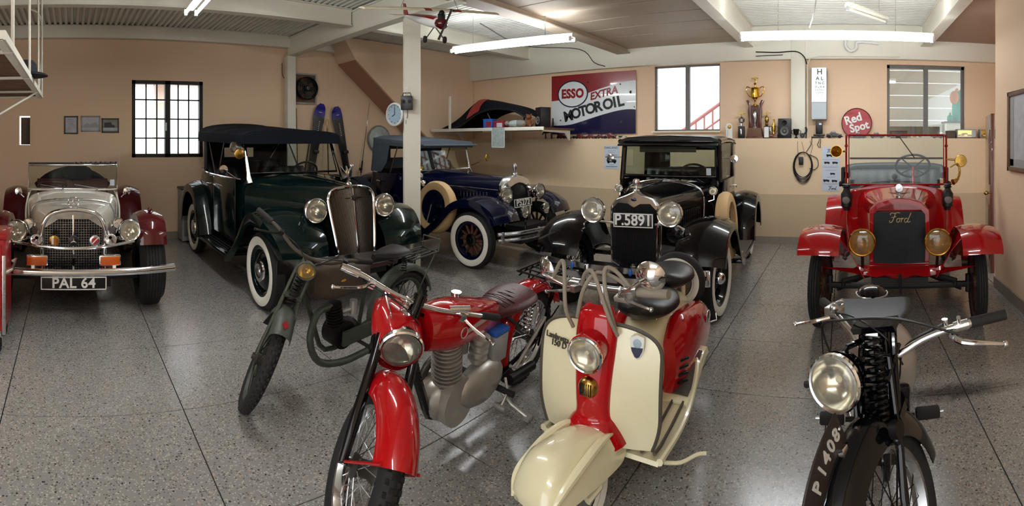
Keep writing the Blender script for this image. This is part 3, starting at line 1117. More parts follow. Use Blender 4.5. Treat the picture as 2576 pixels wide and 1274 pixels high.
for y, m in ((-.175, 'brass'), (0, 'plastic_black'), (.19, 'dull_chrome')):
    b = part('badge', MB().lathe([(0, .012), (.034, .012), (.048, .004), (.048, -.006), (0, -.006)], (.6, y, .762), (1, 0, 0), 20), m, bb)
    if y < 0:
        part('badge_face', MB().box((.614, y - .012, .762), (.004, .018, .06)), 'letter_white', b)
        part('badge_face', MB().box((.614, y + .01, .762), (.004, .018, .06)), 'amber', b)
    elif y > 0:
        part('badge_face', MB().lathe([(0, .015), (.03, .014)], (.6, y, .762), (1, 0, 0), 16), 'spot_red', b, solid=.002)
        part('badge_band', MB().box((.617, y, .762), (.003, .07, .008), Matrix.Rotation(.8, 3, 'X')), 'letter_white', b)
    else:
        e = MB()
        for i in range(3):
            a = 2 * PI * i / 3
            e.tube([(.614, y, .762), (.614, y + .03 * math.sin(a), .762 + .03 * math.cos(a))], [.007, .002], 6)
        part('badge_star', e, 'chrome', b)
part('bumper', MB().tube([(.61, -.91, .5), (.66, -.6, .5), (.68, 0, .497), (.66, .6, .5), (.61, .91, .503)], .034, 12, sm=6), 'chrome', c1, label='chrome bar bumper')
plate(c1, (.68, .0, .405), (0, .05, 0), .585, .125, 'PAL 64', .125, sx=1.0)
part('chassis', MB().box((-1.2, 0, .34), (3.2, .7, .1)).box((0, 0, .3), (.1, 1.3, .07)).box((-2.4, 0, .3), (.1, 1.3, .07)).box((.15, 0, .42), (.5, .6, .12)), 'chassis_black', c1)

# ------------------------------------------------------------------ 2 dark green tourer
c2 = thing('touring_car', 'dark green touring car with black soft top, tall chrome grille and white wall tyres', 'car', (-4.5, 2.66, 0), 0)
for s in (-1, 1):
    wheel(c2, (0, s * .78, .375), .375, .15, 'disc', s)
    wheel(c2, (-2.62, s * .78, .375), .375, .15, 'disc', s)
    part('front_wing', fender([(.47, .52), (.42, .7), (.25, .86), (0, .92), (-.25, .87), (-.5, .62), (-.75, .41), (-.95, .36)], s * .3, s * .9, .07, .1,
                              taper=lambda f, a, b: (a + (b - a) * (.05 + .42 * max(0, f - .35)), b - (b - a) * .18 * max(0, .3 - f) / .3)), 'green_paint', c2, solid=.008)
    rb = part('running_board', MB().box((-1.5, s * .76, .345), (1.25, .32, .045)), 'green_dark', c2, bev=.012)
    for i in range(5):
        part('tread_rib', MB().box((-1.5, s * (.65 + .05 * i), .37), (1.2, .014, .008)), 'rubber', rb)
    part('rear_wing', fender([(-2.0, .36), (-2.12, .62), (-2.3, .9), (-2.58, 1.0), (-2.85, .95), (-3.05, .74), (-3.14, .45)], s * .56, s * .92, .07, .1, .05), 'green_paint', c2, solid=.008)
    headlamp(c2, (.36, s * .405, .985), .118, depth=1.5, lens='lens_clear')
    spoke_chrome(c2, (.28, s * .4, .82), (.3, s * .405, .88), .022, 'green_paint', 'lamp_stalk')
    part('windscreen_post', MB().tube([(-.82, s * .63, 1.16), (-.9, s * .625, 1.3), (-1.1, s * .6, 1.66)], [.035, .022, .014], 8, sm=3), 'chrome', c2)
    dr = part('front_door', MB().prism([(-1.85, .46), (-1.85, 1.19), (-1.0, 1.21), (-1.0, .46)], (0, s * .735, 0), (1, 0, 0), (0, 0, 1), (0, s * .02, 0)), 'green_paint', c2, bev=.015)
    part('door_handle', MB().tube([(-1.75, s * .76, 1.08), (-1.75, s * .79, 1.08), (-1.65, s * .795, 1.075)], .009, 8), 'chrome', dr)
    dr = part('rear_door', MB().prism([(-2.3, .75), (-2.45, 1.18), (-1.88, 1.19), (-1.88, .46), (-2.1, .46)], (0, s * .735, 0), (1, 0, 0), (0, 0, 1), (0, s * .02, 0)), 'green_paint', c2, bev=.015)
    part('door_handle', MB().tube([(-1.95, s * .76, 1.08), (-1.95, s * .79, 1.08), (-2.05, s * .795, 1.075)], .009, 8), 'chrome', dr)
    part('tail_lamp', MB().lathe([(0, -.05), (.03, -.04), (.035, 0), (0, .01)], (-2.75, s * .62, 1.06), (-1, 0, 0), 16), 'chrome', c2)
bn = part('bonnet', body([(.33, [(0, .5), (.15, .5), (.24, .66), (.27, .95), (.235, 1.14), (.12, 1.195), (0, 1.21)]),
                          (-.2, [(0, .46), (.25, .46), (.34, .68), (.36, .97), (.31, 1.15), (.16, 1.215), (0, 1.235)]),
                          (-.7, [(0, .42), (.36, .42), (.5, .66), (.53, 1.0), (.46, 1.17), (.26, 1.235), (0, 1.255)]),
                          (-.95, [(0, .42), (.45, .42), (.62, .66), (.67, 1.0), (.6, 1.18), (.33, 1.24), (0, 1.26)])]), 'green_paint', c2)
part('bonnet_line', MB().tube([(.33, 0, 1.215), (-.2, 0, 1.24), (-.7, 0, 1.262)], .006, 6, sm=3), 'chrome', bn)
tub(c2, 'body_tub', [(-.93, usec(.66, 1.2, .42, .5)), (-1.5, usec(.7, 1.2, .4, .56)), (-2.2, usec(.7, 1.21, .4, .56)), (-2.75, usec(.66, 1.23, .42, .5)), (-3.0, usec(.58, 1.24, .5, .4)), (-3.1, usec(.5, 1.2, .6, .3))], 'green_paint')
part('rear_panel', MB().ball((-2.98, 0, .85), .4, (.4, 1.35, .95)), 'green_paint', c2)
part('belt_moulding', MB().tube([(-.95, -.69, 1.2), (-1.6, -.725, 1.2), (-2.3, -.725, 1.21), (-2.9, -.64, 1.24)], .012, 6, sm=4), 'chrome', c2)
seat(c2, -1.75, .6, .7, 1.3, 'leather_black')
seat(c2, -2.62, .6, .75, 1.35, 'leather_black')
steering(c2, (-1.3, .3, 1.22), .2, .95)
part('dashboard', MB().box((-.99, 0, 1.14), (.05, 1.2, .16)), 'green_dark', c2, bev=.02)
windscreen(c2, -.93, 1.27, -1.09, 1.655, .6, .585, 'black_paint', .014)
part('wiper', MB().tube([(-1.06, -.15, 1.63), (-.99, -.3, 1.45)], .004, 5), 'dull_chrome', c2)
softtop(c2, -.96, -2.93, .67, (1.67, 1.71), (1.745, 1.885), 'hood_cloth')
qp = MB()
rows = []
for i in range(17):
    a = -PI / 2 + PI * i / 16
    rows.append([V((-2.55 - .44 * max(0, math.cos(a)) ** .5, .655 * math.sin(a), z)) for z in (1.24, 1.4, 1.55, 1.72)])
part('rear_curtain', MB().grid(rows[:6] + [rows[6]]).grid(rows[10:]).grid([[p for p in (r[0], r[1])] for r in rows[6:11]]).grid([[p for p in (r[2], r[3])] for r in rows[6:11]]), 'hood_cloth', c2, solid=.012)
part('hood_bow', MB().tube([(-1.95, -.66, 1.2), (-1.75, -.64, 1.66), (-1.75, .64, 1.66), (-1.95, .66, 1.2)], .012, 6), 'wood_frame', c2)
part('hood_bow', MB().tube([(-2.1, -.66, 1.2), (-2.5, -.64, 1.68), (-2.5, .64, 1.68), (-2.1, .66, 1.2)], .012, 6), 'wood_frame', c2)
# grille: leaning V with fine upright bars in a chrome surround
go = [(-.205, .47, .44), (-.22, .62, .43), (-.262, .98, .355), (-.265, 1.1, .335), (-.2, 1.175, .33), (0, 1.205, .375), (.2, 1.175, .33), (.265, 1.1, .335), (.262, .98, .355), (.22, .62, .43), (.205, .47, .44), (.12, .43, .465), (0, .425, .495), (-.12, .43, .465)]
gr = part('radiator_surround', MB().tube([(x + .015, y, z) for y, z, x in go], .016, 8, closed=True, sm=4), 'chrome', c2)
hw = lambda z: .205 + (.258 - .205) * min(1, max(0, (z - .47) / .51))
gx_ = lambda y, z: .445 + .045 * (1 - abs(y) / .26) - .125 * (z - .45) / .75
part('grille_back', MB().grid([[V((gx_(y * hw(z), z) - .02, y * hw(z), z)) for y in (-1, -.5, 0, .5, 1)] for z in (.44, .6, .8, 1.0, 1.1, 1.17)]), 'mesh_black', gr, solid=.004)
gb = MB()
for i in range(43):
    f = -1 + 2 * i / 42
    zt = 1.195 - .03 * abs(f) - (.07 if abs(f) > .9 else 0)
    gb.tube([(gx_(f * hw(z), z), f * hw(z), z) for z in (.44, .8, .98, zt)], .0031, 4)
part('grille_bars', gb, 'grille_metal', gr, kind='stuff')
part('centre_strip', MB().tube([(gx_(0, z) + .008, 0, z) for z in (.44, .8, 1.2)], .007, 6), 'chrome', gr)
part('badge', MB().prism([(-.03, .012), (0, .03), (.03, .012), (.03, -.012), (0, -.03), (-.03, -.012)], (gx_(0, 1.09) + .01, 0, 1.09), (0, 1, 0), (0, 0, 1), (.012, 0, 0)).box((gx_(0, 1.09) + .012, 0, 1.09), (.006, .2, .008)), 'chrome', gr)
part('crank_cover', MB().lathe([(0, .02), (.02, .016), (.033, .008), (.036, 0)], (gx_(0, .5) + .012, 0, .5), (1, 0, 0), 18), 'chrome', gr)
part('mascot', MB().lathe([(0, 0), (.035, 0), (.03, .015), (.012, .03), (.012, .05), (0, .05)], (.3, 0, 1.215), (0, 0, 1), 16)
     .tube([(.3, 0, 1.25), (.31, 0, 1.31), (.33, 0, 1.36), (.35, 0, 1.39)], [.018, .026, .02, .012], 8).ball((.355, 0, 1.405), .02)
     .prism([(0, 0), (-.12, .1), (-.1, .02), (-.06, -.02)], (.32, .01, 1.3), (1, 0, 0), (0, .2, 1), (0, .008, 0)).prism([(0, 0), (-.12, .1), (-.1, .02), (-.06, -.02)], (.32, -.01, 1.3), (1, 0, 0), (0, -.2, 1), (0, -.008, 0)), 'chrome', c2, label='chrome winged mascot on the radiator')
part('bumper', MB().grid([[V((.62 + .1 * (1 - (y / .93) ** 2) , y, z)) for z in (.5, .52, .56, .6, .62)] for y in [-.93 + 1.86 * i / 20 for i in range(21)]]), 'chrome', c2, solid=.012)
part('bumper_bolt', MB().ball((.71, -.42, .56), .022).ball((.71, -.34, .56), .022), 'chrome', c2)
part('front_apron', MB().prism([(-.55, .5), (.55, .5), (.5, .38), (-.5, .38)], (.46, 0, 0), (0, 1, 0), (0, 0, 1), (-.02, 0, 0)), 'maroon_paint', c2, bev=.006)
wheel(c2, (-.62, .7, .82), .375, .15, 'disc', 1, name='spare_wheel')
part('spare_cover', MB().lathe([(.39, -.085), (.395, .05), (.37, .09), (0, .1)], (-.62, .7, .82), (0, 1, 0), 36), 'hood_cloth', c2, solid=.004)
part('door_mirror', MB().lathe([(0, 0), (.05, .008), (.052, .02), (.02, .035), (0, .036)], (-1.02, -.88, 1.32), (-1, 0, 0), 20).tube([(-1.05, -.88, 1.32), (-.98, -.72, 1.2)], .006, 6), 'chrome', c2)
part('spot_lamp', MB().lathe([(0, -.14), (.03, -.12), (.055, -.06), (.06, 0), (.05, .005), (0, .01)], (-.95, -.71, 1.5), (1, -.1, -.1), 20), 'brass', c2)
part('spot_lamp', MB().lathe([(0, -.12), (.05, -.1), (.065, -.05), (.065, 0), (0, .02)], (-1.05, -.76, 1.58), (.3, -1, 0), 20), 'dull_chrome', c2)
part('chassis', MB().box((-1.3, 0, .36), (3.4, .8, .1)).cyl((0, -.72, .37), (0, .72, .37), .035).cyl((-2.62, -.72, .37), (-2.62, .72, .37), .045), 'chassis_black', c2)



def ford_script(w, o, u, v, r):
    """cursive lettering drawn as bent wire, w wide, origin at lower left"""
    o, u, v = V(o), V(u), V(v)
    st = [[(.04, .36), (.02, .41), (.08, .46), (.2, .45), (.34, .47), (.46, .46)], [(.25, .45), (.2, .3), (.13, .12), (.05, .03), (-.02, .06), (0, .13)], [(.07, .26), (.18, .27), (.28, .3)],
          [(.42, .22), (.34, .2), (.3, .1), (.35, .04), (.42, .08), (.45, .18), (.42, .22), (.5, .2)], [(.5, .2), (.54, .23), (.52, .14), (.5, .04)], [(.52, .14), (.58, .22), (.64, .22)],
          [(.8, .2), (.72, .22), (.65, .13), (.68, .04), (.75, .06), (.81, .16)], [(.95, .47), (.88, .3), (.8, .1), (.83, .04), (.92, .09)]]
    m = MB()
    for s_ in st:
        m.tube([o + u * x * w + v * y * w for x, y in s_], r, 6, sm=4)
    return m


# ------------------------------------------------------------------ 3 dark blue roadster
c3 = thing('roadster', 'dark blue roadster with grey soft top, wooden spoke wheels and plate P 5272', 'car', (-4.42, 5.42, 0), .02)
for s in (-1, 1):
    wheel(c3, (0, s * .74, .365), .365, .15, 'wood', s, .0)
    wheel(c3, (-2.75, s * .74, .365), .365, .15, 'wood', s)
    part('front_wing', fender([(.5, .62), (.42, .76), (.2, .87), (-.05, .885), (-.3, .8), (-.55, .58), (-.8, .4), (-1.0, .35)], s * .34, s * .88, .05, .09,
                              taper=lambda f, a, b: (a + (b - a) * (.1 + .4 * max(0, f - .3)), b)), 'blue_paint', c3, solid=.008)
    part('running_board', MB().box((-1.55, s * .75, .335), (1.2, .28, .045)), 'blue_paint', c3, bev=.012)
    part('rear_wing', fender([(-2.2, .35), (-2.32, .62), (-2.5, .83), (-2.75, .9), (-3.0, .84), (-3.2, .66), (-3.3, .45)], s * .54, s * .88, .06, .09, .05), 'blue_paint', c3, solid=.008)
    headlamp(c3, (.3, s * .385, .93), .115, depth=1.2)
    headlamp(c3, (.5, s * .25, .72), .075, name='fog_lamp')
    spoke_chrome(c3, (.5, s * .25, .65), (.5, s * .25, .5), .012, 'black_paint', 'lamp_stalk')
    spoke_chrome(c3, (.2, s * .385, .7), (.24, s * .385, .83), .016, 'black_paint', 'lamp_stalk')
    part('windscreen_post', MB().tube([(-1.22, s * .62, 1.12), (-1.26, s * .6, 1.2), (-1.34, s * .57, 1.6)], [.028, .018, .012], 8), 'chrome', c3)
    dr = part('door', MB().prism([(-2.15, .44), (-2.15, 1.14), (-1.4, 1.16), (-1.4, .44)], (0, s * .675, 0), (1, 0, 0), (0, 0, 1), (0, s * .02, 0)), 'blue_paint', c3, bev=.015)
    part('door_handle', MB().tube([(-2.08, s * .69, 1.02), (-2.08, s * .73, 1.02), (-1.98, s * .735, 1.015)], .009, 8), 'chrome', dr)
    sp = part('spare_wheel', MB().lathe([(.24, -.07), (.29, -.08), (.34, -.07), (.365, -.03), (.365, .03), (.34, .07), (.29, .085), (.24, .07)], (-.68, s * .74, .73), (0, s, .12), 40, loop=True), 'tan_cover', c3, label='tan covered spare wheel in the wing')
    part('spare_rim', MB().lathe([(.25, -.06), (.25, .06), (.2, .03), (.1, .02), (.09, .07), (0, .08)], (-.68, s * .74, .73), (0, s, .12), 32), 'blue_paint', sp, solid=.005)
    part('spare_clamp', MB().cyl((-.68, s * .83, .78), (-.78, s * .83, .5), .012), 'chrome', sp)
    part('cowl_lamp', MB().lathe([(0, -.1), (.03, -.08), (.045, -.02), (.045, .02), (.03, .035), (0, .04)], (-1.0, s * .7, 1.04), (1, 0, 0), 18).cyl((-1.02, s * .6, .98), (-1.02, s * .7, 1.02), .01), 'chrome', c3)
bn = part('bonnet', body([(.12, [(0, .48), (.2, .48), (.27, .62), (.285, .9), (.25, 1.07), (.13, 1.13), (0, 1.145)]),
                          (-.4, [(0, .46), (.26, .46), (.35, .64), (.37, .92), (.32, 1.09), (.17, 1.15), (0, 1.165)]),
                          (-.95, [(0, .43), (.36, .43), (.5, .64), (.53, .95), (.46, 1.12), (.25, 1.18), (0, 1.2)]),
                          (-1.28, [(0, .42), (.45, .42), (.59, .64), (.63, .97), (.56, 1.14), (.3, 1.2), (0, 1.22)])]), 'blue_paint', c3)
for s in (-1, 1):
    part('bonnet_strip', MB().tube([(.12, s * .275, .98), (-.4, s * .36, 1.0), (-.95, s * .52, 1.02)], .007, 6, sm=3), 'dull_chrome', bn)
for i in range(14):
    part('louvre', MB().box((-.1 - .05 * i, -.335 - .0125 * i, .82), (.026, .02, .26), Matrix.Rotation(.26, 3, 'Z')), 'blue_paint', bn, bev=.006)
tub(c3, 'body_tub', [(-1.27, usec(.61, 1.14, .42, .5)), (-1.7, usec(.65, 1.13, .4, .55)), (-2.2, usec(.65, 1.14, .4, .55)), (-2.35, usec(.62, 1.15, .42, .5))], 'blue_paint')
part('rear_deck', body([(-2.25, [(0, .42), (.45, .44), (.62, .65), (.65, .95), (.58, 1.13), (.3, 1.18), (0, 1.19)]),
                        (-2.8, [(0, .45), (.4, .47), (.55, .66), (.57, .92), (.49, 1.06), (.26, 1.11), (0, 1.12)]),
                        (-3.35, [(0, .5), (.3, .52), (.42, .64), (.44, .8), (.37, .9), (.2, .94), (0, .95)]),
                        (-3.5, [(0, .55), (.2, .57), (.3, .64), (.31, .72), (.26, .78), (.14, .8), (0, .81)])]), 'blue_paint', c3)
seat(c3, -2.05, .55, .68, 1.2, 'leather_black')
steering(c3, (-1.62, .28, 1.18), .19, .95)
windscreen(c3, -1.27, 1.2, -1.335, 1.58, .58, .57, 'chrome', .012)
softtop(c3, -1.2, -2.3, .6, (1.6, 1.66), (1.635, 1.73), 'grey_cloth', dip=.012)
part('top_visor', MB().box((-1.18, 0, 1.585), (.16, 1.2, .03), Matrix.Rotation(-.1, 3, 'Y')), 'grey_cloth', c3, bev=.01)
for s in (-1, 1):
    part('top_quarter', MB().prism([(-2.34, 1.7), (-2.42, 1.16), (-2.15, 1.15), (-2.0, 1.3), (-1.92, 1.6), (-1.9, 1.68)], (0, s * .6, 0), (1, 0, 0), (0, 0, 1), (0, s * -.012, 0)), 'grey_cloth', c3)
part('top_back', MB().box((-2.38, 0, 1.26), (.015, 1.2, .22), Matrix.Rotation(.08, 3, 'Y')).box((-2.345, 0, 1.62), (.015, 1.2, .2), Matrix.Rotation(.08, 3, 'Y')).box((-2.36, .42, 1.45), (.015, .38, .2)).box((-2.36, -.42, 1.45), (.015, .38, .2)), 'grey_cloth', c3)
part('top_bow', MB().tube([(-1.9, -.6, 1.14), (-1.7, -.585, 1.62), (-1.7, .585, 1.62), (-1.9, .6, 1.14)], .012, 6), 'wood_frame', c3)
part('driver_mirror', MB().lathe([(0, 0), (.06, .008), (.062, .02), (.02, .03), (0, .032)], (-1.02, .78, 1.38), (-1, -.3, 0), 20).tube([(-1.05, .76, 1.38), (-1.15, .68, 1.3), (-1.24, .61, 1.25)], .007, 6), 'brass', c3)
part('spot_lamp', MB().lathe([(0, -.13), (.045, -.1), (.07, -.03), (.07, .02), (0, .04)], (-1.1, -.7, 1.13), (1, -.2, 0), 20), 'dull_chrome', c3)
horn(c3, (-1.25, -.68, 1.3), (1, -.1, -.1), .2, .05, 'brass')
rs = part('radiator_shell', MB().loft([[V((x, y * k, .52 + (z - .52) * k)) for y, z in [(-.3, .5), (-.31, .8), (-.3, 1.05), (-.22, 1.14), (-.1, 1.18), (0, 1.195), (.1, 1.18), (.22, 1.14), (.3, 1.05), (.31, .8), (.3, .5), (.15, .44), (0, .43), (-.15, .44)]] for x, k in ((.08, 1), (.17, 1), (.2, .97))], cap=False)
          .grid([[V((.2, y * .97, .52 + (z - .52) * .97)), V((.21, y * .8, .54 + (z - .52) * .8)), V((.19, y * .78, .54 + (z - .52) * .78))] for y, z in [(-.3, .5), (-.31, .8), (-.3, 1.05), (-.22, 1.14), (-.1, 1.18), (0, 1.195), (.1, 1.18), (.22, 1.14), (.3, 1.05), (.31, .8), (.3, .5), (.15, .44), (0, .43), (-.15, .44)]], cv=True), 'chrome', c3)
part('radiator_core', MB().box((.17, 0, .79), (.03, .48, .62)), 'mesh_black', rs, bev=.01)
part('mascot', MB().lathe([(0, 0), (.045, 0), (.04, .02), (.015, .03), (.015, .06), (.03, .08), (.032, .12), (.02, .15), (0, .155)], (.13, 0, 1.19), (0, 0, 1), 16).box((.13, 0, 1.225), (.02, .12, .012)), 'dull_chrome', rs)
b = part('bumper', MB().tube([(.6, -.95, .53), (.74, -.6, .53), (.78, 0, .53), (.74, .6, .53), (.6, .95, .53)], .024, 8, sm=5), 'dull_chrome', c3)
part('lower_bar', MB().tube([(.6, -.95, .46), (.74, -.6, .46), (.78, 0, .46), (.74, .6, .46), (.6, .95, .46)], .024, 8, sm=5), 'dull_chrome', b)
for y in (-.9, -.3, .3, .9):
    part('bar_clamp', MB().box((.765 - .13 * (y / .9) ** 2, y, .495), (.04, .03, .13)), 'dull_chrome', b, bev=.006)
plate(c3, (.4, -.17, .83), (0, -.08, 0), .4, .12, 'P5272', .115)
part('chassis', MB().box((-1.3, 0, .36), (3.6, .7, .1)).cyl((0, -.7, .36), (0, .7, .36), .035).cyl((-2.75, -.7, .36), (-2.75, .7, .36), .045).box((.35, 0, .5), (.3, .6, .06)), 'chassis_black', c3)

# ------------------------------------------------------------------ 4 black coupe (P.5891)
c4 = thing('coupe', 'black closed coupe with wire wheels, round chrome lamps and plate P 5891', 'car', (-1.93, 4.4, 0), -PI / 2 + .08)
for s in (-1, 1):
    wheel(c4, (0, s * .745, .37), .37, .13, 'wire', s, -.1)
    wheel(c4, (-2.5, s * .745, .37), .37, .13, 'wire', s)
    part('front_wing', fender([(.46, .58), (.4, .7), (.22, .82), (-.02, .865), (-.25, .82), (-.48, .62), (-.72, .4), (-.92, .33)], s * .36, s * .9, .075, .06,
                              taper=lambda f, a, b: (a + (b - a) * (.18 + .4 * max(0, f - .3)), b)), 'black_paint', c4, solid=.008)
    rb = part('running_board', MB().box((-1.43, s * .76, .315), (1.1, .27, .045)), 'black_paint', c4, bev=.012)
    part('board_mat', MB().box((-1.43, s * .76, .34), (1.06, .24, .008)), 'strip_dark', rb)
    part('step_plate', MB().box((-1.15, s * .76, .346), (.25, .16, .006)), 'alloy', rb)
    part('rear_wing', fender([(-1.98, .33), (-2.05, .6), (-2.2, .82), (-2.45, .89), (-2.7, .84), (-2.9, .66), (-2.98, .4)], s * .56, s * .9, .06, .1, .05), 'black_paint', c4, solid=.008)
    headlamp(c4, (.3, s * .375, 1.0), .118, depth=1.05)
    headlamp(c4, (-.83, s * .56, 1.1), .048, name='cowl_lamp', depth=1.6)
    part('lamp_arm', MB().tube([(-.87, s * .56, 1.06), (-.87, s * .56, 1.0), (-.86, s * .5, .98)], .009, 6), 'chrome', c4)
    for x, nm in ((-1.02, 'screen_pillar'), (-1.94, 'door_pillar')):
        part(nm, MB().tube([(x - .02, s * .6, 1.18), (x - (.06 if x > -1.5 else 0), s * .58, 1.64)], .03, 8), 'black_paint', c4)
    dr = part('door', MB().prism([(-1.9, .42), (-1.9, 1.2), (-1.08, 1.2), (-1.02, .9), (-1.02, .42)], (0, s * .615, 0), (1, 0, 0), (0, 0, 1), (0, s * .03, 0)), 'black_paint', c4, bev=.012)
    part('door_handle', MB().tube([(-1.82, s * .645, 1.08), (-1.82, s * .69, 1.08), (-1.72, s * .695, 1.07)], .009, 8), 'chrome', dr)
    part('side_window', MB().box((-1.5, s * .6, 1.41), (.86, .005, .44)), 'screen_glass', dr)
    part('quarter_panel', MB().prism([(-2.2, 1.15), (-2.22, 1.6), (-2.1, 1.66), (-1.96, 1.66), (-1.96, 1.15)], (0, s * .58, 0), (1, 0, 0), (0, 0, 1), (0, s * .03, 0)), 'black_paint', c4, bev=.01)
    part('side_mirror', MB().lathe([(0, 0), (.045, .008), (.048, .018), (.02, .028), (0, .03)], (-1.05, s * .76, 1.45), (-1, 0, 0), 20).tube([(-1.07, s * .76, 1.45), (-1.06, s * .62, 1.46)], .006, 6), 'chrome', c4)
    part('roof_rail', MB().tube([(-.98, s * .6, 1.65), (-1.5, s * .61, 1.67), (-2.2, s * .58, 1.65)], .03, 8, sm=3), 'black_paint', c4)
bn = part('bonnet', body([(.1, [(0, .5), (.17, .5), (.22, .64), (.235, .92), (.215, 1.08), (.13, 1.15), (0, 1.18)]),
                          (-.35, [(0, .48), (.24, .48), (.31, .65), (.335, .95), (.3, 1.1), (.17, 1.165), (0, 1.19)]),
                          (-.79, [(0, .45), (.32, .45), (.42, .66), (.455, .98), (.41, 1.12), (.23, 1.185), (0, 1.21)]),
                          (-1.03, [(0, .43), (.4, .43), (.55, .65), (.6, 1.0), (.55, 1.14), (.3, 1.19), (0, 1.21)])]), 'black_paint', c4)
rg = [(.455, .5), (.46, .75), (.463, .98), (.415, 1.125), (.23, 1.195), (0, 1.217)]
part('scuttle_band', MB().tube([(-.8, -y, z) for y, z in rg] + [(-.8, y, z) for y, z in rg[::-1][1:]], .009, 6, sm=3), 'chrome', bn)
part('bonnet_hinge', MB().tube([(.1, 0, 1.185), (-.79, 0, 1.215)], .008, 6), 'chrome', bn)
for s in (-1, 1):
    part('side_moulding', MB().tube([(.1, s * .238, 1.02), (-.35, s * .33, 1.04), (-.79, s * .458, 1.05), (-1.02, s * .6, 1.06)], .007, 6, sm=3), 'black_paint', bn)
for i in range(14):
    part('louvre', MB().box((-.12 - .042 * i, .315 + .0095 * i, .83), (.022, .016, .24), Matrix.Rotation(-.24, 3, 'Z')), 'black_paint', bn, bev=.005)
part('body_shell', MB().grid([[V((x, y, z)) for y, z in usec(hw_, 1.2, .42, .5, .02)] for x, hw_ in ((-1.0, .59), (-1.3, .61), (-1.9, .61), (-2.2, .585))]), 'black_paint', c4, solid=.02)
part('rear_deck', body([(-2.18, [(0, .42), (.4, .44), (.56, .62), (.585, .95), (.52, 1.14), (.28, 1.19), (0, 1.2)]),
                        (-2.6, [(0, .45), (.36, .47), (.5, .64), (.52, .9), (.45, 1.05), (.25, 1.1), (0, 1.11)]),
                        (-3.0, [(0, .5), (.26, .52), (.38, .62), (.4, .74), (.34, .82), (.2, .85), (0, .86)])]), 'black_paint', c4)
# cab: screen frame, header, roof with a fabric insert, back panel with its window
part('header', MB().prism([(-.6, 1.6), (-.62, 1.66), (-.5, 1.7), (0, 1.72), (.5, 1.7), (.62, 1.66), (.6, 1.6)], (-1.03, 0, 0), (0, 1, 0), (0, 0, 1), (.06, 0, 0)), 'black_paint', c4, bev=.01)
part('visor', MB().box((-.94, 0, 1.625), (.13, 1.2, .02), Matrix.Rotation(.35, 3, 'Y')), 'black_paint', c4, bev=.008)
rows = []
for i in range(9):
    f = i / 8
    x = -.96 - 1.28 * f
    cz = 1.7 + .045 * math.sin(PI * f) - .02 * f
    rows.append([V((x, .62 * math.sin(PI / 2 * (j / 6 - 1)), cz - .06 * (abs(j / 6 - 1)) ** 3)) for j in range(13)])
part('roof', MB().grid(rows), 'leather_black', c4, solid=.03)
part('back_panel', MB().box((-2.2, 0, 1.24), (.03, 1.16, .12)).box((-2.2, 0, 1.6), (.03, 1.16, .14)).box((-2.2, .45, 1.42), (.03, .26, .3)).box((-2.2, -.45, 1.42), (.03, .26, .3)), 'black_paint', c4, bev=.01)
part('rear_window', MB().box((-2.2, 0, 1.42), (.006, .66, .26)), 'screen_glass', c4)
windscreen(c4, -1.02, 1.24, -1.06, 1.61, .56, .55, 'black_paint', .022)
part('tax_disc', MB().box((-1.022, .47, 1.3), (.004, .055, .08)), 'poster_paper', c4)
part('sun_blind', MB().box((-1.12, -.05, 1.56), (.02, .7, .08)), 'strip_dark', c4, bev=.006)
seat(c4, -1.75, .54, .72, 1.3, 'leather_black')
steering(c4, (-1.35, .24, 1.22), .19, .95)
# radiator
so = [(-.235, .5), (-.245, .8), (-.24, 1.03), (-.18, 1.11), (-.07, 1.15), (0, 1.185), (.07, 1.15), (.18, 1.11), (.24, 1.03), (.245, .8), (.235, .5), (.12, .44), (0, .425), (-.12, .44)]
si = [(-.215, .515), (-.225, .8), (-.22, 1.01), (-.16, 1.07), (-.06, 1.065), (0, 1.03), (.06, 1.065), (.16, 1.07), (.22, 1.01), (.225, .8), (.215, .515), (.11, .455), (0, .44), (-.11, .455)]
rs = part('radiator_shell', MB().grid([[V((.1, a[0], a[1])), V((.185, a[0], a[1])), V((.2, a[0] * .96, .8 + (a[1] - .8) * .97)), V((.2, b_[0], b_[1])), V((.17, b_[0], b_[1]))] for a, b_ in zip(so, si)], cv=True), 'chrome', c4)
part('radiator_core', MB().prism(si, (.15, 0, 0), (0, 1, 0), (0, 0, 1), (.02, 0, 0)), 'mesh_black', rs)
fn = MB()
for i in range(28):
    fn.box((.172, -.19 + .38 * i / 27, .76), (.006, .003, .56))
part('core_fins', fn, 'iron_dark', rs, kind='stuff')
part('oval_badge', MB().ball((.2, 0, 1.105), .03, (.25, 1, .55)), 'sign_navy', rs)
part('radiator_cap', MB().lathe([(0, 0), (.035, 0), (.03, .015), (.012, .025), (.012, .05), (.03, .06), (.036, .085), (.03, .11), (0, .12)], (.13, 0, 1.18), (0, 0, 1), 16).box((.13, 0, 1.215), (.02, .11, .014)), 'chrome', rs)
part('crank_cover', MB().lathe([(0, .03), (.025, .025), (.03, .01), (.02, 0), (.02, -.03)], (.2, 0, .48), (1, 0, 0), 14), 'chrome', rs)
part('lamp_bar', MB().tube([(.16, -.6, .74), (.26, -.45, .88), (.3, -.25, .9), (.3, 0, .88), (.3, .25, .9), (.26, .45, .88), (.16, .6, .74)], .013, 8, sm=4), 'chrome', c4)
plate(c4, (.33, .04, .93), (.02, -.04, 0), .39, .135, 'P.5891', .14, sx=.95, spacing=1.0)
part('horn', MB().lathe([(0, -.12), (.05, -.1), (.06, -.02), (.075, 0), (.06, .005), (0, .01)], (.22, .4, .8), (1, 0, -.1), 20), 'black_paint', c4)
b = part('bumper', MB().grid([[V((.5 + .12 * (1 - (y / .78) ** 2), y, z)) for z in (.52, .53, .56, .57)] for y in [-.78 + 1.56 * i / 16 for i in range(17)]]), 'chrome', c4, solid=.01)
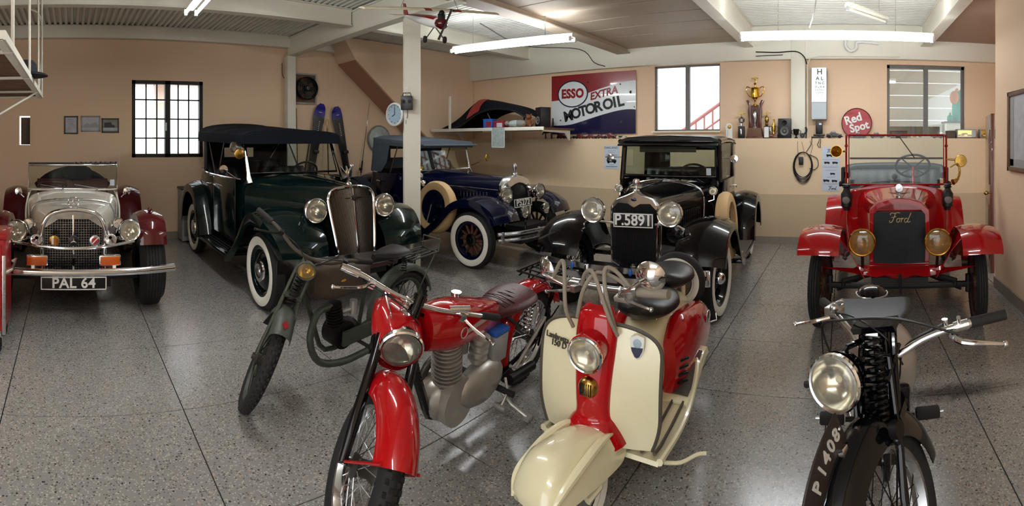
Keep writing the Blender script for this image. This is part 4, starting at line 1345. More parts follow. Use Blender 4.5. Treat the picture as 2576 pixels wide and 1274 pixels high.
part('lower_bar', MB().grid([[V((.5 + .12 * (1 - (y / .78) ** 2), y, z)) for z in (.43, .44, .475, .485)] for y in [-.78 + 1.56 * i / 16 for i in range(17)]]), 'chrome', b, solid=.01)
for y in (-.77, -.3, .3, .77):
    part('bar_clamp', MB().box((.625 - .12 * (y / .78) ** 2, y, .5), (.02, .035, .13)), 'chrome', b, bev=.005)
for y in (-.45, .12):
    part('bar_badge', MB().ball((.625 - .12 * (y / .78) ** 2, y, .535), .03, (.3, .6, 1)), 'box_blue', b)
sp = part('spare_wheel', MB().lathe([(.25, -.065), (.3, -.075), (.34, -.06), (.362, -.02), (.362, .02), (.34, .06), (.3, .075), (.25, .065)], (-.66, .74, .75), (0, 1, .06), 44, loop=True), 'tan_cover', c4, label='tan covered spare wheel in the left wing')
part('spare_hub', MB().lathe([(.06, -.03), (.06, .03), (.03, .07), (0, .075)], (-.66, .74, .75), (0, 1, .06), 20), 'chrome', sp)
m_ = MB()
for i in range(24):
    a = 2 * PI * i / 24
    m_.tube([(-.66 + .05 * math.cos(a + .3), .75, .75 + .05 * math.sin(a + .3)), (-.66 + .26 * math.cos(a), .74, .75 + .26 * math.sin(a))], .004, 5)
part('wire_spokes', m_, 'black_paint', sp, kind='stuff')
part('chassis', MB().box((-1.2, 0, .36), (3.2, .6, .1)).cyl((0, -.7, .36), (0, .7, .36), .03).cyl((-2.5, -.7, .36), (-2.5, .7, .36), .045).box((.2, 0, .45), (.15, .9, .05)), 'chassis_black', c4)

# ------------------------------------------------------------------ 5 red open runabout
c5 = thing('runabout', 'red open two-seat runabout with brass lamps and tall red framed windscreen', 'car', (.49, 4.38, 0), -PI / 2 - .08)
for s in (-1, 1):
    wheel(c5, (0, s * .705, .375), .375, .1, 'thin', s, -.06)
    wheel(c5, (-2.45, s * .705, .375), .375, .1, 'thin', s)
    part('front_wing', fender([(.45, .72), (.42, .79), (.32, .85), (.12, .87), (-.1, .84), (-.35, .72), (-.62, .45), (-.8, .34)], s * .5, s * .84, .045, .05), 'red_paint', c5, solid=.008)
    # splash valance from the wing down to the frame
    part('valance', MB().grid([[V((x, s * .53, z)), V((x - .02, s * (.42 + .06 * k), z - .14)), V((x - .03, s * (.3 + .08 * k), zb))] for k, (x, z, zb) in enumerate([(.3, .86, .5), (.12, .895, .5), (-.1, .87, .47), (-.35, .73, .42), (-.62, .46, .36)])]), 'red_paint', c5, solid=.006)
    part('running_board', MB().box((-1.3, s * .67, .33), (1.05, .26, .03)), 'chassis_black', c5, bev=.008)
    part('rear_wing', fender([(-1.85, .34), (-1.98, .6), (-2.15, .82), (-2.4, .89), (-2.65, .84), (-2.85, .66)], s * .6, s * .9, .02, .07, .0), 'red_paint', c5, solid=.008)
    headlamp(c5, (.2, s * .325, .785), .115, 'brass', lens='lens_yellow', rim='gold')
    part('lamp_fork', MB().tube([(.1, s * .325, .55), (.14, s * .325, .64), (.16, s * .325, .69)], .014, 8), 'chassis_black', c5)
    lt = part('side_lantern', MB().lathe([(0, -.13), (.03, -.13), (.035, -.1), (.055, -.09), (.06, .04), (.04, .07), (.03, .1), (.045, .11), (.03, .13), (0, .14)], (-.74, s * .53, 1.06), (0, 0, 1), 18), 'black_iron', c5)
    part('lantern_lens', MB().lathe([(0, .07), (.035, .065), (.042, .05), (.042, .03)], (-.74, s * .53, 1.04), (1, 0, 0), 16), 'pane_frame', lt)
    part('lantern_vent', MB().lathe([(.032, 0), (.05, .01), (.032, .02)], (-.74, s * .53, 1.19), (0, 0, 1), 14), 'black_iron', lt)
rs = part('radiator_shell', MB().grid([[V((x, y * k, .78 + (z - .78) * k)) for x, k in ((-.13, 1), (-.04, 1), (-.02, .98), (-.02, .86), (-.06, .85))] for y, z in
          [(-.27, .52), (-.275, .8), (-.27, 1.03), (-.2, 1.1), (-.1, 1.13), (0, 1.14), (.1, 1.13), (.2, 1.1), (.27, 1.03), (.275, .8), (.27, .52), (0, .51)]], cv=True), 'red_paint', c5)
part('radiator_core', MB().box((-.05, 0, .77), (.04, .475, .49)), 'mesh_black', rs)
fn = MB()
for i in range(36):
    fn.box((-.028, -.23 + .46 * i / 35, .77), (.006, .003, .48))
part('core_fins', fn, 'iron_dark', rs, kind='stuff')
part('script', ford_script(.2, (-.016, -.085, .915), (0, 1, 0), (0, 0, 1), .0045), 'script_brass', rs, label='brass script on the radiator core')
part('radiator_cap', MB().lathe([(0, 0), (.03, 0), (.03, .02), (.01, .03), (.01, .05), (.012, .055), (0, .06)], (-.07, 0, 1.135), (0, 0, 1), 14).lathe([(0, .012), (.034, .01), (.038, 0), (.034, -.01), (0, -.012)], (-.07, 0, 1.225), (1, 0, 0), 18)
     .tube([(-.07, -.1, 1.185), (-.07, 0, 1.175), (-.07, .1, 1.185)], [.003, .01, .003], 6), 'dull_chrome', rs)
part('bonnet', body([(-.1, [(0, .55), (.22, .55), (.262, .7), (.268, .95), (.22, 1.09), (.11, 1.12), (0, 1.13)]),
                     (-.45, [(0, .53), (.27, .53), (.33, .7), (.34, .96), (.29, 1.1), (.16, 1.145), (0, 1.155)]),
                     (-.74, [(0, .5), (.33, .5), (.4, .7), (.415, .98), (.36, 1.12), (.2, 1.17), (0, 1.18)])]), 'red_paint', c5)
part('scuttle', body([(-.74, [(0, .5), (.38, .5), (.47, .68), (.485, .98), (.44, 1.13), (.25, 1.185), (0, 1.195)]),
                      (-.8, [(0, .48), (.44, .48), (.525, .68), (.53, .98), (.5, 1.12), (.28, 1.175), (0, 1.185)]),
                      (-1.1, [(0, .46), (.46, .46), (.54, .66), (.545, .98), (.535, 1.1), (.3, 1.165), (0, 1.17)])]), 'red_paint', c5)
tub(c5, 'body_tub', [(-1.08, usec(.53, 1.08, .44, .46, .01)), (-1.5, usec(.55, .95, .42, .48, .01)), (-1.9, usec(.57, 1.1, .42, .5, .02)), (-2.1, usec(.57, 1.12, .44, .5, .02))], 'red_paint')
part('turtle_deck', body([(-2.05, [(0, .46), (.4, .46), (.55, .6), (.57, .8), (.52, .98), (.3, 1.04), (0, 1.05)]), (-2.5, [(0, .5), (.36, .5), (.48, .6), (.5, .76), (.45, .88), (.26, .92), (0, .93)]), (-2.85, [(0, .52), (.3, .52), (.4, .58), (.42, .66), (.38, .74), (.2, .77), (0, .78)])]), 'red_paint', c5)
seat(c5, -1.75, .57, .75, 1.3, 'leather_grey', .2)
part('seat_roll', MB().tube([(-1.85, -.62, 1.22), (-1.95, -.5, 1.31), (-1.95, .5, 1.31), (-1.85, .62, 1.22)], .06, 10, sm=4), 'leather_grey', c5)
for s in (-1, 1):
    part('folded_top_iron', MB().box((-1.9, s * .66, 1.2), (.2, .04, .24)).box((-1.75, s * .68, 1.12), (.16, .03, .06)), 'chassis_black', c5, bev=.01)
steering(c5, (-1.38, .2, 1.36), .2, .75, 'black_iron', 'red_paint')
# windscreen: two panes, brass-brown middle rail, stays and wiper
wf = part('windscreen_frame', MB().tube([(-1.08, -.53, 1.17), (-1.1, -.53, 1.72), (-1.1, .53, 1.72), (-1.08, .53, 1.17)], .013, 8, closed=True), 'red_paint', c5)
for s in (-1, 1):
    part('outer_post', MB().tube([(-1.08, s * .56, 1.15), (-1.1, s * .56, 1.72)], .011, 8).ball((-1.1, s * .56, 1.6), .02), 'red_paint', wf)
part('middle_rail', MB().cyl((-1.09, -.52, 1.46), (-1.09, .52, 1.46), .011), 'strip_dark', wf)
part('glass', MB().box((-1.075, 0, 1.315), (.005, 1.04, .29), Matrix.Rotation(-.02, 3, 'Y')), 'screen_glass', wf)
part('glass', MB().box((-1.1, 0, 1.59), (.005, 1.04, .25)), 'screen_glass', wf)
part('wiper', MB().box((-1.075, .02, 1.705), (.05, .05, .04)).tube([(-1.06, .04, 1.69), (-1.07, .2, 1.47)], .006, 6), 'strip_dark', wf)
hn = part('bulb_horn', MB().lathe([(.006, -.16), (.02, -.14), (.022, -.1), (.05, -.03), (.068, 0), (.06, 0), (.02, -.06), (0, -.1)], (-.98, -.66, 1.54), (1, 0, .05), 24).cyl((-1.08, -.56, 1.54), (-1.06, -.66, 1.54), .012), 'brass', c5)
part('round_mirror', MB().lathe([(0, .01), (.064, .008), (.07, 0), (.06, -.014), (0, -.02)], (-1.06, .72, 1.43), (1, 0, 0), 24).cyl((-1.09, .56, 1.45), (-1.07, .7, 1.44), .01), 'brass', c5)
part('curled_horn', MB().tube([(-1.06, .6, 1.36), (-1.04, .68, 1.4), (-1.02, .7, 1.3), (-1.0, .66, 1.22), (-.98, .62, 1.2)], [.008, .01, .014, .022, .035], 10, sm=4), 'brass', c5)
# front apron, axle, spring, crank
part('front_apron', MB().grid([[V((.0, y, .535)), V((.1, y, .53)), V((.16, y * .95, .5)), V((.14, y * .9, .47 + .1 * (abs(y) / .4) ** 2)), V((.1, y * .88, .465 + .1 * (abs(y) / .4) ** 2))] for y in [-.4 + .8 * i / 16 for i in range(17)]]), 'red_paint', c5, solid=.008)
ax = part('front_axle', MB().box((0, 0, .36), (.045, 1.3, .05)), 'chassis_black', c5, bev=.008)
part('leaf_spring', MB().tube([(.02, -.5, .4), (.02, -.25, .47), (.02, 0, .49), (.02, .25, .47), (.02, .5, .4)], .025, 6, sm=4), 'chassis_black', ax)
part('tie_rod', MB().cyl((-.12, -.62, .33), (-.12, .62, .33), .013), 'chassis_black', ax)
for s in (-1, 1):
    part('kingpin', MB().cyl((0, s * .62, .29), (0, s * .62, .45), .025).box((-.06, s * .62, .33), (.14, .03, .03)).cyl((.02, s * .5, .36), (.02, s * .5, .42), .018), 'chassis_black', ax)
    part('radius_rod', MB().cyl((0, s * .55, .32), (-1.0, s * .08, .3), .014), 'chassis_black', ax)
part('starting_crank', MB().tube([(.08, 0, .5), (.2, 0, .5), (.22, 0, .49), (.22, 0, .4), (.24, 0, .38), (.34, 0, .38)], .012, 8), 'chassis_black', c5)
part('chassis', MB().box((-1.3, 0, .42), (2.8, .5, .08)).cyl((-2.45, -.68, .375), (-2.45, .68, .375), .04).box((-.5, 0, .38), (.5, .3, .14)), 'chassis_black', c5)

# ------------------------------------------------------------------ motorcycles: local x forward, origin at the rear tyre's contact point


def steer_matrix(xg, rake, ang):
    """turn about a steering axis that meets the ground at xg and leans back by rake"""
    p = Vector((xg, 0, 0))
    ax = Vector((-math.sin(rake), 0, math.cos(rake)))
    return Matrix.Translation(p) @ Matrix.Rotation(ang, 4, ax) @ Matrix.Translation(-p)


def turn(objs, M):
    for o in objs:
        for k in [o] + EXTRA.get(o.name, []):
            k.matrix_basis = M @ k.matrix_basis


def bike_wheel(parent, c, R, w, rim='chrome', hub_r=.05, spokes=36, wall=None, knob=True):
    rb = R - w * .95

    def tyre():
        m = MB()
        h = w / 2
        m.lathe([(rb, -h * .6), (rb + w * .3, -h), (rb + w * .55, -h * .97), (R - w * .14, -h * .62), (R, -h * .2), (R, h * .2), (R - w * .14, h * .62), (rb + w * .55, h * .97), (rb + w * .3, h), (rb, h * .6)], ax=(0, 1, 0), n=48, loop=True)
        if knob:
            for i in range(48):
                a = 2 * PI * i / 48
                for k, y in enumerate((-.55, -.2, .2, .55)):
                    q = a + (.03 if k % 2 else -.03)
                    r = R - (.002 if abs(y) < .3 else w * .12)
                    M3 = Matrix.Rotation(-q, 3, 'Y')
                    m.box((r * math.cos(q), y * h, r * math.sin(q)), (.009, w * .15, R * .055), M3)
        return m.mesh('wheel')
    t = part('wheel', cached(('bt', R, w, knob), tyre), 'rubber', parent, loc=c)
    rm = MB().lathe([(rb + .012, -w * .36), (rb - .004, -w * .34), (rb - .012, -w * .2), (rb - .02, 0), (rb - .012, w * .2), (rb - .004, w * .34), (rb + .012, w * .36)], ax=(0, 1, 0), n=44)
    part('rim', cached(('br', R, w, rim), lambda: rm.mesh('rim', solid=.004)), rim, t)
    part('hub', cached(('bh', R, w, hub_r, rim), lambda: MB().lathe([(0, -.08), (.02, -.08), (.02, -.06), (hub_r, -.05), (hub_r * .7, -.02), (hub_r * .7, .02), (hub_r, .05), (.02, .06), (.02, .08), (0, .08)], ax=(0, 1, 0), n=20).mesh('hub')), 'dark_alloy', t)

    def sp():
        m = MB()
        for i in range(spokes):
            a = 2 * PI * i / spokes
            b = a + (.45 if i % 4 < 2 else -.45)
            y = .045 if i % 2 else -.045
            m.tube([(hub_r * .9 * math.cos(b), y, hub_r * .9 * math.sin(b)), ((rb - .01) * math.cos(a), y * .1, (rb - .01) * math.sin(a))], .0022, 4)
        return m.mesh('spokes')
    part('wire_spokes', cached(('bs', R, w, rim), sp), 'dull_chrome' if rim == 'chrome' else 'iron_dark', t, kind='stuff')
    return t


def guard(c, R, w, a0, a1, dp, n=22, k=10, flare=None):
    """mudguard round a wheel at c: arc a0..a1 degrees, half width w, side depth dp"""
    rows = []
    for i in range(n + 1):
        f = i / n
        a = math.radians(a0 + (a1 - a0) * f)
        ww, dd = (w, dp) if flare is None else flare(f, w, dp)
        row = []
        for j in range(k + 1):
            b = PI * j / k
            r = R - dd * (1 - math.sin(b) ** .8)
            row.append(V((c[0] + r * math.cos(a), c[1] - ww * math.cos(b), c[2] + r * math.sin(a))))
        rows.append(row)
    return MB().grid(rows)


def fins(p, d, r, n, L, sq=False):
    """finned barrel from p along d"""
    m = MB()
    p, d = V(p), V(d).normalized()
    pr = [(0, 0)]
    for i in range(n):
        a = L * i / n
        pr += [(r * .72, a), (r * .72, a + L / n * .45), (r, a + L / n * .5), (r, a + L / n * .9)]
    pr += [(r * .72, L), (0, L)]
    return m.lathe(pr, p, d, 24)


def lever(p, d, L, m='chrome'):
    p, d = V(p), V(d).normalized()
    return MB().tube([p, p + d * L * .3 + V((.02, 0, -.008)), p + d * L * .8 + V((.025, 0, -.012)), p + d * L + V((.015, 0, -.02))], [.009, .008, .006, .007], 6, sm=3).ball(p + d * L + V((.015, 0, -.02)), .011, n=8).box(p, (.035, .03, .03))


# ------------------------------------------------------------------ red motorcycle
HB = -1.455
b1 = thing('motorcycle', 'red motorcycle with chrome handlebar, maroon saddle and deep red front mudguard', 'motorcycle', (-2.09, 2.69, 0), rot=(-.13, 0, HB))
R = .33
bike_wheel(b1, (0, 0, R), R, .1)
F = []
F.append(bike_wheel(b1, (1.55, 0, R), R, .105))
g = part('rear_mudguard', guard((0, 0, R), .385, .075, -20, 150, .07), 'red_bike', b1, solid=.004)
part('tail_flap', MB().box((-.36, 0, .5), (.006, .13, .09), Matrix.Rotation(.5, 3, 'Y')), 'red_bike', g)
for s in (-1, 1):
    part('guard_stay', MB().tube([(0, s * .1, R), (-.2, s * .09, .58), (-.24, s * .07, .66)], .008, 6).tube([(0, s * .1, R), (-.34, s * .08, .45)], .006, 6), 'black_paint', b1)
g = part('front_mudguard', guard((1.55, 0, R), .395, .085, 50, 132, .12), 'red_bike', b1, solid=.004)
for s in (-1, 1):
    part('guard_stay', MB().tube([(1.55, s * .1, R), (1.55 + .37 * math.cos(.95), s * .08, R + .33 * math.sin(.95))], .006, 6).tube([(1.55, s * .1, R), (1.55 + .36 * math.cos(2.2), s * .085, R + .3 * math.sin(2.2))], .006, 6), 'red_bike', g)
F.append(g)
fk = MB()
for s in (-1, 1):
    fk.tube([(1.55, s * .1, R), (1.46, s * .1, .45), (1.22, s * .095, .74)], [.02, .026, .022], 10)
fk.box((1.23, 0, .69), (.07, .24, .035), Matrix.Rotation(.47, 3, 'Y')).cyl((1.55, -.12, R), (1.55, .12, R), .012)
F.append(part('front_fork', fk, 'black_paint', b1))
n_ = part('lamp_nacelle', body([(1.245, [(0, .70), (.05, .71), (.092, .76), (.105, .83), (.085, .89), (.045, .915), (0, .92)]),
                                (1.14, [(0, .70), (.06, .71), (.105, .76), (.118, .82), (.1, .89), (.055, .915), (0, .925)]),
                                (1.04, [(0, .73), (.06, .74), (.105, .77), (.118, .82), (.11, .88), (.07, .905), (0, .91)]),
                                (.94, [(0, .74), (.05, .75), (.09, .775), (.1, .81), (.09, .85), (.05, .875), (0, .88)])], cap=False), 'red_bike', b1, solid=.004)
part('speedometer', MB().ball((1.1, 0, .925), .036, (1, .8, .3)), 'chrome', n_)
part('switch', MB().cyl((1.04, .05, .93), (1.04, .05, .965), .016).box((1.04, .05, .97), (.03, .008, .012)), 'dull_chrome', n_)
part('brow_line', MB().tube([(1.18, -.08, .91), (1.08, -.1, .925), (.98, -.1, .925)], .004, 5), 'chrome', n_)
n_.matrix_basis = Matrix.Translation((.02, 0, -.09))
F.append(n_)
F.append(headlamp(b1, (1.28, 0, .745), .1, pitch=-.1, lens='lens_clear'))
hbp = [(1.0, -.38, 1.06), (1.0, -.28, 1.06), (1.02, -.14, 1.045), (1.02, 0, 1.035), (1.02, .14, 1.045), (1.0, .3, 1.065), (.97, .42, 1.07)]
LOW = Matrix.Translation((.06, .03, -.165))
hb = part('handlebar', MB().tube(hbp, .0125, 10, sm=4), 'chrome', b1)
part('bar_clamp', MB().box((1.02, .03, 1.02), (.05, .03, .05)).box((1.02, -.03, 1.02), (.05, .03, .05)), 'chrome', hb, bev=.006)
part('bar_end', MB().cyl((1.0, -.37, 1.06), (1.0, -.405, 1.06), .018), 'chrome', hb)
part('grip', MB().cyl((.975, .4, 1.07), (.94, .52, 1.07), .019), 'rubber_grip', hb)
part('twist_grip', MB().cyl((1.0, -.38, 1.06), (1.0, -.31, 1.06), .021), 'chrome', hb)
part('brake_lever', lever((1.03, -.24, 1.05), (.4, -1, -.1), .2), 'chrome', hb)
part('clutch_lever', lever((1.03, .27, 1.055), (.35, 1, -.12), .2), 'chrome', hb)
part('mirror_stem', MB().cyl((1.0, .2, 1.06), (1.0, .3, 1.1), .014), 'chrome', hb)
part('cable', MB().tube([(1.05, -.26, 1.05), (1.12, -.1, 1.06), (1.1, .05, .98)], .004, 5, sm=4), 'plastic_black', hb)
hb.matrix_basis = LOW
F.append(hb)
turn(F, Matrix.Translation((.09, 0, 0)) @ steer_matrix(1.5, .42, 1.05))
tk = part('fuel_tank', body([(1.07, [(0, .74), (.05, .74), (.08, .78), (.085, .86), (.06, .92), (.03, .94), (0, .945)]),
                             (.87, [(0, .69), (.07, .69), (.11, .74), (.122, .82), (.1, .9), (.055, .93), (0, .94)]),
                             (.65, [(0, .69), (.07, .69), (.105, .73), (.115, .8), (.095, .865), (.055, .885), (0, .89)]),
                             (.42, [(0, .67), (.04, .67), (.06, .7), (.065, .76), (.05, .8), (.03, .815), (0, .82)])]), 'red_bike', b1, loc=(.03, 0, -.12))
for s in (-1, 1):
    e = [(.72, s * .147, .80)]
    part('tank_badge', MB().tube([(.86 + .028 * math.cos(t), s * .124, .8 + .028 * math.sin(t)) for t in [2 * PI * i / 16 for i in range(16)]], .003, 5, closed=True).prism([(0, -.012), (.0, .012), (-.2, .03), (-.2, .012)], (.83, s * .12, .8), (1, 0, 0), (0, 0, 1), (0, s * .006, 0)), 'decal_grey', tk)
part('tank_cap', MB().cyl((.8, 0, .945), (.8, 0, .965), .028, n=16), 'chrome', tk)
sd = []
for i in range(13):
    f = i / 12
    x = .46 - .5 * f
    w_ = .03 + .125 * math.sin(min(1, f * 1.25) * PI / 2) * (1 if f < .92 else .8)
    zt = .80 + .03 * f
    sd.append([V((x, w_ * math.cos(a), zt + (.045 * math.sin(a) if math.sin(a) > 0 else .055 * math.sin(a)))) for a in [2 * PI * j / 18 for j in range(18)]])
se = part('saddle', MB().loft(sd), 'leather_maroon', b1, loc=(.16, 0, -.165))
for i in range(7):
    x = .3 - .05 * i
    part('saddle_seam', MB().tube([(x, -.1, .848), (x + .01, 0, .868), (x, .1, .848)], .0025, 5, sm=3), 'leather_black', se)
for s in (-1, 1):
    part('saddle_spring', MB().spiral((.02, s * .1, .6), (.0, s * .1, .78), .026, 8, .005), 'chrome', se)
rk = MB()
for s in (-1, 0, 1):
    rk.tube([(-.02, s * .09, .83), (-.12, s * .1, .84), (-.36, s * .1, .83)], .006, 6)
for x in (-.06, -.14, -.22, -.3, -.36):
    rk.tube([(x, -.11, .845), (x, .11, .845)], .006, 6)
rk.tube([(-.02, -.11, .855), (-.02, .11, .855), (-.38, .11, .85), (-.38, -.11, .85)], .008, 6, closed=True)
for s in (-1, 1):
    rk.tube([(-.2, s * .1, .84), (-.05, s * .1, R + .05)], .008, 6)
part('luggage_rack', rk, 'black_paint', b1, loc=(.02, 0, -.11))
fr = MB()
for s in (-1, 1):
    fr.tube([(.5, s * .06, .2), (0, s * .1, R)], .014, 8).tube([(.42, s * .07, .62), (0, s * .1, R)], .012, 8)
fr.tube([(1.1, 0, .8), (.42, 0, .6), (.45, 0, .25)], .02, 8).tube([(1.2, 0, .72), (1.04, 0, .35), (.9, 0, .17), (.45, 0, .2)], .026, 8, sm=3).cyl((1.25, 0, .62), (1.12, 0, .9), .032)
part('frame', fr, 'black_paint', b1)
en = part('crankcase', MB().ball((.72, 0, .3), .15, (1.1, .75, .85), 18).cyl((.72, -.11, .3), (.72, .11, .3), .13, n=24), 'alloy', b1, loc=(.12, 0, -.03))
part('gearbox_cover', MB().ball((.52, .09, .33), .14, (1.5, .55, .9), 18), 'alloy', en)
part('cylinder', fins((.74, .02, .38), (.15, 0, 1), .085, 7, .16), 'alloy', en)
part('cylinder_head', fins((.765, .02, .54), (.15, 0, 1), .08, 4, .09), 'alloy', en)
part('intake_cover', fins((.56, .08, .46), (.05, .1, 1), .055, 4, .16), 'alloy', en)
part('carburettor', MB().cyl((.6, .0, .5), (.6, .0, .62), .035).cyl((.6, 0, .55), (.7, 0, .52), .022), 'plastic_grey', en)
part('battery', MB().box((.5, .06, .46), (.14, .13, .17)), 'plastic_grey', b1, bev=.01)
part('battery_lid', MB().box((.5, .06, .555), (.145, .135, .03)), 'box_blue', b1, bev=.006)
part('tool_box', MB().box((.24, -.08, .5), (.16, .08, .18)), 'red_bike', b1, bev=.02)
part('exhaust_pipe', MB().tube([(.8, -.04, .5), (.92, -.08, .42), (.9, -.12, .24), (.65, -.13, .18), (.3, -.13, .2)], .022, 10, sm=4), 'dark_alloy', b1)
part('silencer', MB().tube([(.3, -.13, .2), (.2, -.135, .22), (-.25, -.14, .28), (-.33, -.14, .29)], [.025, .045, .045, .02], 12), 'chrome', b1)
part('muffler_stub', MB().tube([(.35, .12, .2), (.1, .14, .2)], .03, 10), 'iron_dark', b1)
part('kick_lever', MB().tube([(.42, .15, .33), (.42, .19, .33), (.2, .2, .5), (.12, .2, .55)], .011, 8), 'alloy', b1)
part('gear_pedal', MB().tube([(.46, .15, .27), (.5, .2, .22), (.56, .2, .16)], .009, 8).cyl((.56, .16, .155), (.56, .23, .155), .016), 'alloy', b1)
part('footrest', MB().cyl((.5, .1, .22), (.5, .24, .22), .018).cyl((.5, -.1, .22), (.5, -.24, .22), .018), 'rubber_grip', b1)
part('side_stand', MB().tube([(.46, .1, .2), (.44, .2, .12), (.42, .3, .075)], .011, 8).box((.42, .305, .07), (.05, .04, .02)), 'alloy', b1)
part('chain_guard', MB().box((.2, -.1, .42), (.5, .03, .06), Matrix.Rotation(-.1, 3, 'Y')), 'black_paint', b1, bev=.01)

# ------------------------------------------------------------------ worn olive motorcycle
HB2 = -1.40
b2 = thing('lightweight_motorcycle', 'worn olive green lightweight motorcycle with yellow lamp glass and girder fork', 'motorcycle', (-3.14, 2.46, 0), rot=(-.1, 0, HB2))
R = .315
bike_wheel(b2, (0, 0, R), R, .075, 'olive')
F = [bike_wheel(b2, (1.33, 0, R), R, .078, 'olive')]
g = part('front_mudguard', guard((1.33, 0, R), .36, .068, 66, 150, .075), 'olive', b2, solid=.004)
part('diamond_mark', MB().prism([(0, .035), (.022, 0), (0, -.035), (-.022, 0)], (1.33 + .36 * math.cos(1.35), 0, R + .36 * math.sin(1.35)), (0, 1, 0), (-.97, 0, .22), (.0, 0, .004)), 'sign_red', g)
part('mud_flap', MB().prism([(-.05, 0), (.05, 0), (.07, -.15), (-.07, -.15)], (1.03, 0, .47), (0, 1, 0), (.25, 0, 1), (.006, 0, 0)), 'plastic_black', g)
F.append(g)
fk = MB()
for s in (-1, 1):
    fk.tube([(1.33, s * .055, R), (1.3, s * .06, .4), (1.05, s * .05, .86)], .012, 8)
    fk.tube([(1.3, s * .06, .62), (1.02, s * .045, .72)], .009, 6)
fk.cyl((1.33, -.07, R), (1.33, .07, R), .01).box((1.14, 0, .7), (.05, .12, .02), Matrix.Rotation(.5, 3, 'Y')).box((1.04, 0, .86), (.05, .12, .02), Matrix.Rotation(.5, 3, 'Y'))
f_ = part('girder_fork', fk, 'olive', b2)
part('fork_spring', MB().spiral((1.17, 0, .66), (1.07, 0, .85), .026, 9, .006), 'iron_dark', f_)
F.append(f_)
F.append(headlamp(b2, (1.15, 0, .9), .062, 'olive', lens='lens_yellow', depth=1.4))
hb = part('handlebar', MB().tube([(.86, -.36, .98), (.94, -.26, .985), (1.01, -.1, .93), (1.01, .1, .93), (.94, .26, .985), (.86, .36, .98)], .012, 8, sm=4), 'olive_rust', b2)
part('grip', MB().cyl((.9, .31, .985), (.8, .43, .975), .02), 'rubber_grip', hb)
part('grip', MB().cyl((.9, -.31, .985), (.8, -.43, .975), .02), 'rubber_grip', hb)
part('brake_lever', lever((.96, -.23, .975), (.2, -1, -.1), .17), 'iron_dark', hb)
part('clutch_lever', lever((.96, .23, .975), (.2, 1, -.1), .17), 'iron_dark', hb)
part('cable', MB().tube([(.98, -.2, .98), (1.1, -.1, 1.0), (1.12, 0, .9), (.95, .05, .6), (.75, .05, .45)], .004, 5, sm=4).tube([(.98, .2, .98), (1.1, .1, 1.0), (1.1, .02, .85), (1.2, .05, .5)], .004, 5, sm=4), 'plastic_black', hb)
F.append(hb)
turn(F, Matrix.Translation((.03, 0, 0)) @ steer_matrix(1.4, .47, .98))
part('rear_mudguard', guard((0, 0, R), .36, .055, -10, 165, .05), 'olive', b2, solid=.004)
tk = part('fuel_tank', body([(.95, [(0, .62), (.03, .62), (.05, .66), (.055, .72), (.045, .79), (.02, .815), (0, .82)]),
                             (.78, [(0, .58), (.06, .58), (.095, .63), (.1, .71), (.085, .79), (.04, .825), (0, .83)]),
                             (.55, [(0, .6), (.05, .6), (.085, .63), (.09, .7), (.075, .77), (.04, .8), (0, .805)]),
                             (.42, [(0, .64), (.02, .64), (.035, .66), (.04, .7), (.03, .745), (.015, .76), (0, .765)])]), 'olive_rust', b2)
for s in (-1, 1):
    part('tank_mark', MB().ball((.72, s * .097, .71), .045, (1.3, .1, .5)), 'yellow_lens', tk)
se = part('saddle', MB().loft([[V((.36 - .3 * f, (.02 + .1 * math.sin(min(1, f * 1.2) * PI / 2)) * math.cos(a), .78 + .02 * f + .035 * math.sin(a))) for a in [2 * PI * j / 16 for j in range(16)]] for f in [i / 10 for i in range(11)]]), 'leather_black', b2)
for s in (-1, 1):
    part('saddle_spring', MB().spiral((.08, s * .07, .64), (.08, s * .07, .76), .02, 6, .005), 'iron_dark', se)
rk = MB()
for y in (-.08, -.03, .03, .08):
    rk.tube([(.02, y, .72), (-.3, y, .73)], .005, 6)
rk.tube([(.0, -.09, .73), (0, .09, .73), (-.33, .09, .74), (-.33, -.09, .74)], .006, 6, closed=True).tube([(-.33, -.09, .74), (-.34, -.09, .84), (-.34, .09, .84), (-.33, .09, .74)], .006, 6).tube([(-.3, .08, .73), (0, .09, R)], .006, 6).tube([(-.3, -.08, .73), (0, -.09, R)], .006, 6)
part('luggage_rack', rk, 'olive', b2)
fr = MB()
for s in (-1, 1):
    fr.tube([(.5, s * .04, .25), (0, s * .08, R)], .011, 8).tube([(.4, s * .04, .66), (0, s * .08, R)], .011, 8)
fr.tube([(.99, 0, .88), (.4, 0, .72), (.47, 0, .25)], .016, 8).tube([(1.03, 0, .76), (.9, 0, .42), (.78, 0, .2), (.47, 0, .22)], .018, 8, sm=3).cyl((1.08, 0, .68), (.98, 0, .9), .026)
part('frame', fr, 'olive', b2)
en = part('crankcase', MB().cyl((.66, -.07, .3), (.66, .07, .3), .1, n=24).ball((.6, 0, .3), .1, (1.2, .8, .9)), 'iron_dark', b2)
part('cylinder', fins((.7, 0, .37), (.2, 0, 1), .062, 7, .15), 'iron_dark', en)
part('carburettor', MB().cyl((.56, .03, .42), (.56, .03, .52), .028).cyl((.56, .03, .46), (.66, .02, .45), .016), 'alloy', en)
part('chain_case', MB().loft([[V((x, .085, z + dz)) for dz in (-.05, .05)] + [V((x, .11, z + dz)) for dz in (.05, -.05)] for x, z in ((.7, .29), (.5, .3), (.2, .31), (-.02, R))]), 'olive', en)
part('exhaust_pipe', MB().tube([(.75, 0, .5), (.9, .04, .5), (.99, .09, .36), (.94, .13, .22), (.75, .15, .17), (.5, .14, .17)], .024, 10, sm=4), 'olive', b2)
part('silencer', MB().tube([(.5, .14, .17), (.4, .14, .18), (-.1, .13, .25), (-.18, .13, .26)], [.026, .045, .045, .02], 12), 'iron_dark', b2)
